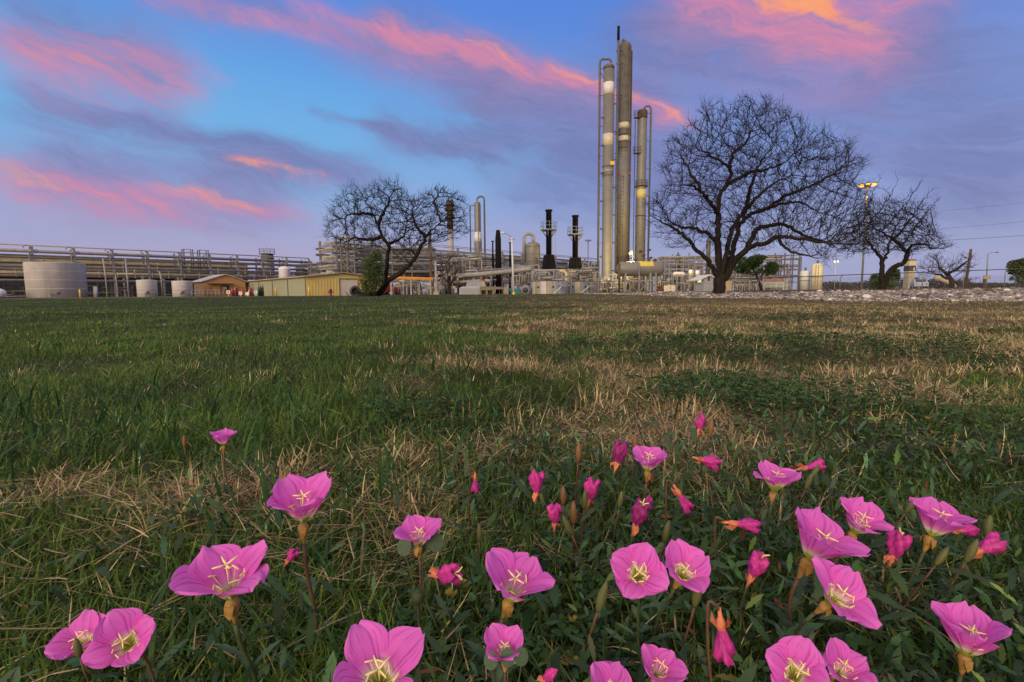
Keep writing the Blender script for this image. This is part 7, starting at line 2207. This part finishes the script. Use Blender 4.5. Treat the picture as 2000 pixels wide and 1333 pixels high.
o, t = pole_lamp('floodlight', 'white glowing floodlight on a slim pole right of the silos', 1629, 1632, 514, 50, .04, .03, 1, None, 0, 'floodlight')
GL = emit('lamp_glow_white', (1., .93, .70), 4)
MB().beam(t + Vector((-.25, 0, .02)), t + Vector((.35, 0, .02)), .06).build('arm', GALV, o)
for dx_ in (-.14, .18):
    MB().frame(t + Vector((dx_, 0, .14)), (1, 0, 0), (0, 1, 0), Z3, (-.09, -.05, -.05), (.09, .10, .06)).build('lamp_head', GALVD, o)
    MB().frame(t + Vector((dx_, 0, .14)), (1, 0, 0), (0, 1, 0), Z3, (-.08, -.07, -.04), (.08, -.053, .05)).build('lens', GL, o)
pt('floodlight_light', t + Vector((-.2, -2.2, .2)), 420, (1., .86, .5))
pt('silo_fill_light', Vector((XA(1600, 64), 63.5, ZA(1600, 520, 64))), 380, (1., .72, .2))  # unseen yellow point light before the silos, with no fixture
o, t = pole_lamp('high_mast_light', 'tall mast crowned by a ring of orange glowing lamps above the right tree', 1682, 1694.5, 366, 95, .20, .12, 6, None, 0, 'light mast')
OG = emit('lamp_glow_orange', (1., .42, .03), 3)
pt('high_mast_glow', t - Z3 * 1.6, 500, (1., .52, .12), .8)
MB().lathe([(.15, -.4), (.5, -.1), (.5, .15), (.15, .3)], t, 12).build('hub', GALVD, o)
for k in range(8):
    a = k * PI / 4 + .2; d = Vector((math.cos(a), math.sin(a) * 1., 0)); q = t + d * 1.25 + Z3 * .45
    MB().tube([t + Z3 * .1, q + Z3 * .1], .05, 6).build('arm', GALVD, o)
    hd = MB().lathe([(.05, .30), (.26, .18), (.32, .02)], q, 10).build('lamp_head', GALVD, o)
    MB().lathe([(.30, .0), (.26, -.14), (.02, -.2)], q, 10).build('bulb', OG, hd, off=LOC[o.name])

# ------------------------------------------------------------------ far right
o = thing('banded_tower', 'square tan tower with dark and cream bands right of the crooked tree', 'tower', G(1773, 110))
Yt = 110; wz = 6 / FPX * Yt; x = XA(1773.5, Yt); zs = [ZA(1774, p, Yt) for p in (533, 530, 519.5, 510, 507)]
MB().box(x - wz, x + wz, Yt - wz, Yt + wz, gzs(x, Yt) - .5, zs[0]).build('shaft', mat('tower_tan', (.42, .36, .25), .7, 0, .15, 1), o)
for a, b, m_, nm in ((0, 1, GHT, 'pale_band'), (1, 2, DARKST, 'dark_band'), (2, 3, mat('tower_cream', (.62, .55, .32), .6, 0, .1, 1), 'cream_band'), (3, 4, mat('tower_cap_red', (.30, .12, .07), .7, 0, .1, 1), 'cap')):
    k = .02 + .04 * (a % 2); MB().box(x - wz - k, x + wz + k, Yt - wz - k, Yt + wz + k, zs[a] + .003, zs[b]).build(nm, m_, o)
MB().box(x + wz * .35, x + wz * .7, Yt - wz - .08, Yt - wz - .063, zs[1] + .1, zs[2] - .4).build('pale_strip', WHITEP, o)
o = thing('utility_pole', 'leaning dark wooden pole at right behind the small bent tree', 'utility pole', G(1883.5, 52))
tp = P(1896.5, 487, 52)
MB().tube([G(1883.5, 52) - Z3 * .3, tp], [.15, .11], 10).build('pole', WOODP, o)
for k in (.35, .9): MB().lathe([(.03, 0), (.06, .05), (.03, .12)], tp - Z3 * k + Vector((-.15, 0, 0)), 8).build('insulator', REDP, o)
o = thing('street_lamp', 'distant thin grey street lamp with a curved arm near the right edge', 'street lamp', G(1925, 85))
tp = P(1929.5, 497, 85)
MB().tube([G(1925, 85) - Z3 * .3, tp, P(1932, 495, 85), P(1938, 493.5, 85), P(1945, 493, 85)], [.10, .08, .06, .05, .05], 8).build('pole', GALV, o)
MB().lathe([(.02, -.3), (.12, -.15), (.14, .15), (.02, .3)], P(1947, 493, 85), 8, (1, 0, 0)).build('lamp_head', GALV, o)
o = thing('warning_sign', 'small tan sign on a leaning dark post on the gravel', 'sign', G(1919, 24))
tp = P(1923.5, 538.5, 24); c = G(1919, 24)
MB().tube([c - Z3 * .3, tp], .05, 8).build('post', WOODP, o)
q = P(1924.5, 542.3, 24); MB().box(q.x - .17, q.x + .17, 23.90, 23.93, q.z - .085, q.z + .085).build('board', mat('sign_tan', (.36, .30, .15), .6, 0, .1, 6), o)
o = thing('teal_cabin', 'small teal portable cabin behind the crooked tree', 'cabin', G(1740, 70)); c = G(1740, 70)
MB().box(c.x - .5, c.x + .5, 70, 71, c.z - .3, ZA(1740, 559.5, 70)).build('wall', mat('bright_teal', (.05, .34, .44), .5, 0, .08, 2), o)
MB().box(c.x - .55, c.x + .55, 69.95, 71.05, ZA(1740, 559.5, 70) + .003, ZA(1740, 558.5, 70)).build('roof', WHITEP, o)
MB().box(c.x - .3, c.x + .3, 69.96, 69.997, c.z - .2, ZA(1740, 560.2, 70)).build('door', TEALP, o)

o = thing('chain_link_fence', 'chain link fence with a thick top wire along the gravel at right', 'fence', G(1750, 31))
FY = 31
def fz(px): return ZA(px, 541 - (px - 1560) * .036, FY)
pxs = list(range(1440, 2121, 40))
MB().tube([P(px, 541 - (px - 1560) * .036, FY) for px in pxs], .03, 6).build('top_wire', DARKST, o)
for k, px in enumerate(range(1480, 2121, 80)):
    x = XA(px, FY); zb = gzs(x, FY); mb = MB().tube([(x, FY, zb - .2), (x, FY, fz(px) - .18), (x + .12, FY, fz(px) + .05)], .028, 6)
    mb.build('post', GALV, o)
mb = MB(); x0, x1 = XA(1440, FY), XA(2120, FY); n = 330
for i in range(n):
    xx = x0 + (x1 - x0) * i / n
    for s in (-1, 1):
        z1 = .38 + (571 - 560) / FPX * FY + .42; mb.add([(xx - .003, FY, .25), (xx + .003, FY, .25), (xx + s * .55 + .003, FY, z1), (xx + s * .55 - .003, FY, z1)], [(0, 1, 2, 3)])
mb.build('mesh_wire', GALVD, o)
for k, (a, b, c_, d) in enumerate(((1700, 424, 2120, 381), (1700, 456, 2120, 420), (1700, 476, 2120, 450))):
    o = thing('power_line', ('topmost thin wire', 'middle thin wire', 'lowest thin wire')[k] + ' crossing the sky at the right edge', 'wire', tuple(P(a, b, 60)), 'overhead wires at right')
    p0, p1 = P(a, b, 60), P(c_, d, 60)
    MB().tube([p0 + (p1 - p0) * (i / 12) - Z3 * (.5 * 4 * (i / 12) * (1 - i / 12)) * .4 for i in range(13)], (.010, .012, .020)[k], 5).build('wire', DARKST, o)
o = thing('fallen_pole', 'pale fallen log propped behind the small bent tree', 'log', G(1850, 60))
MB().tube([P(1825, 540, 60), P(1858, 554, 60), P(1866, 561, 60)], [.22, .26, .24], 10).build('log', mat('pale_log', (.48, .40, .26), .8, 0, .2, 3), o)
MB().tube([P(1845, 549, 60), G(1845, 60) - Z3 * .1], .1, 8).build('prop', WOODP, o)
scene.render.engine = 'CYCLES'
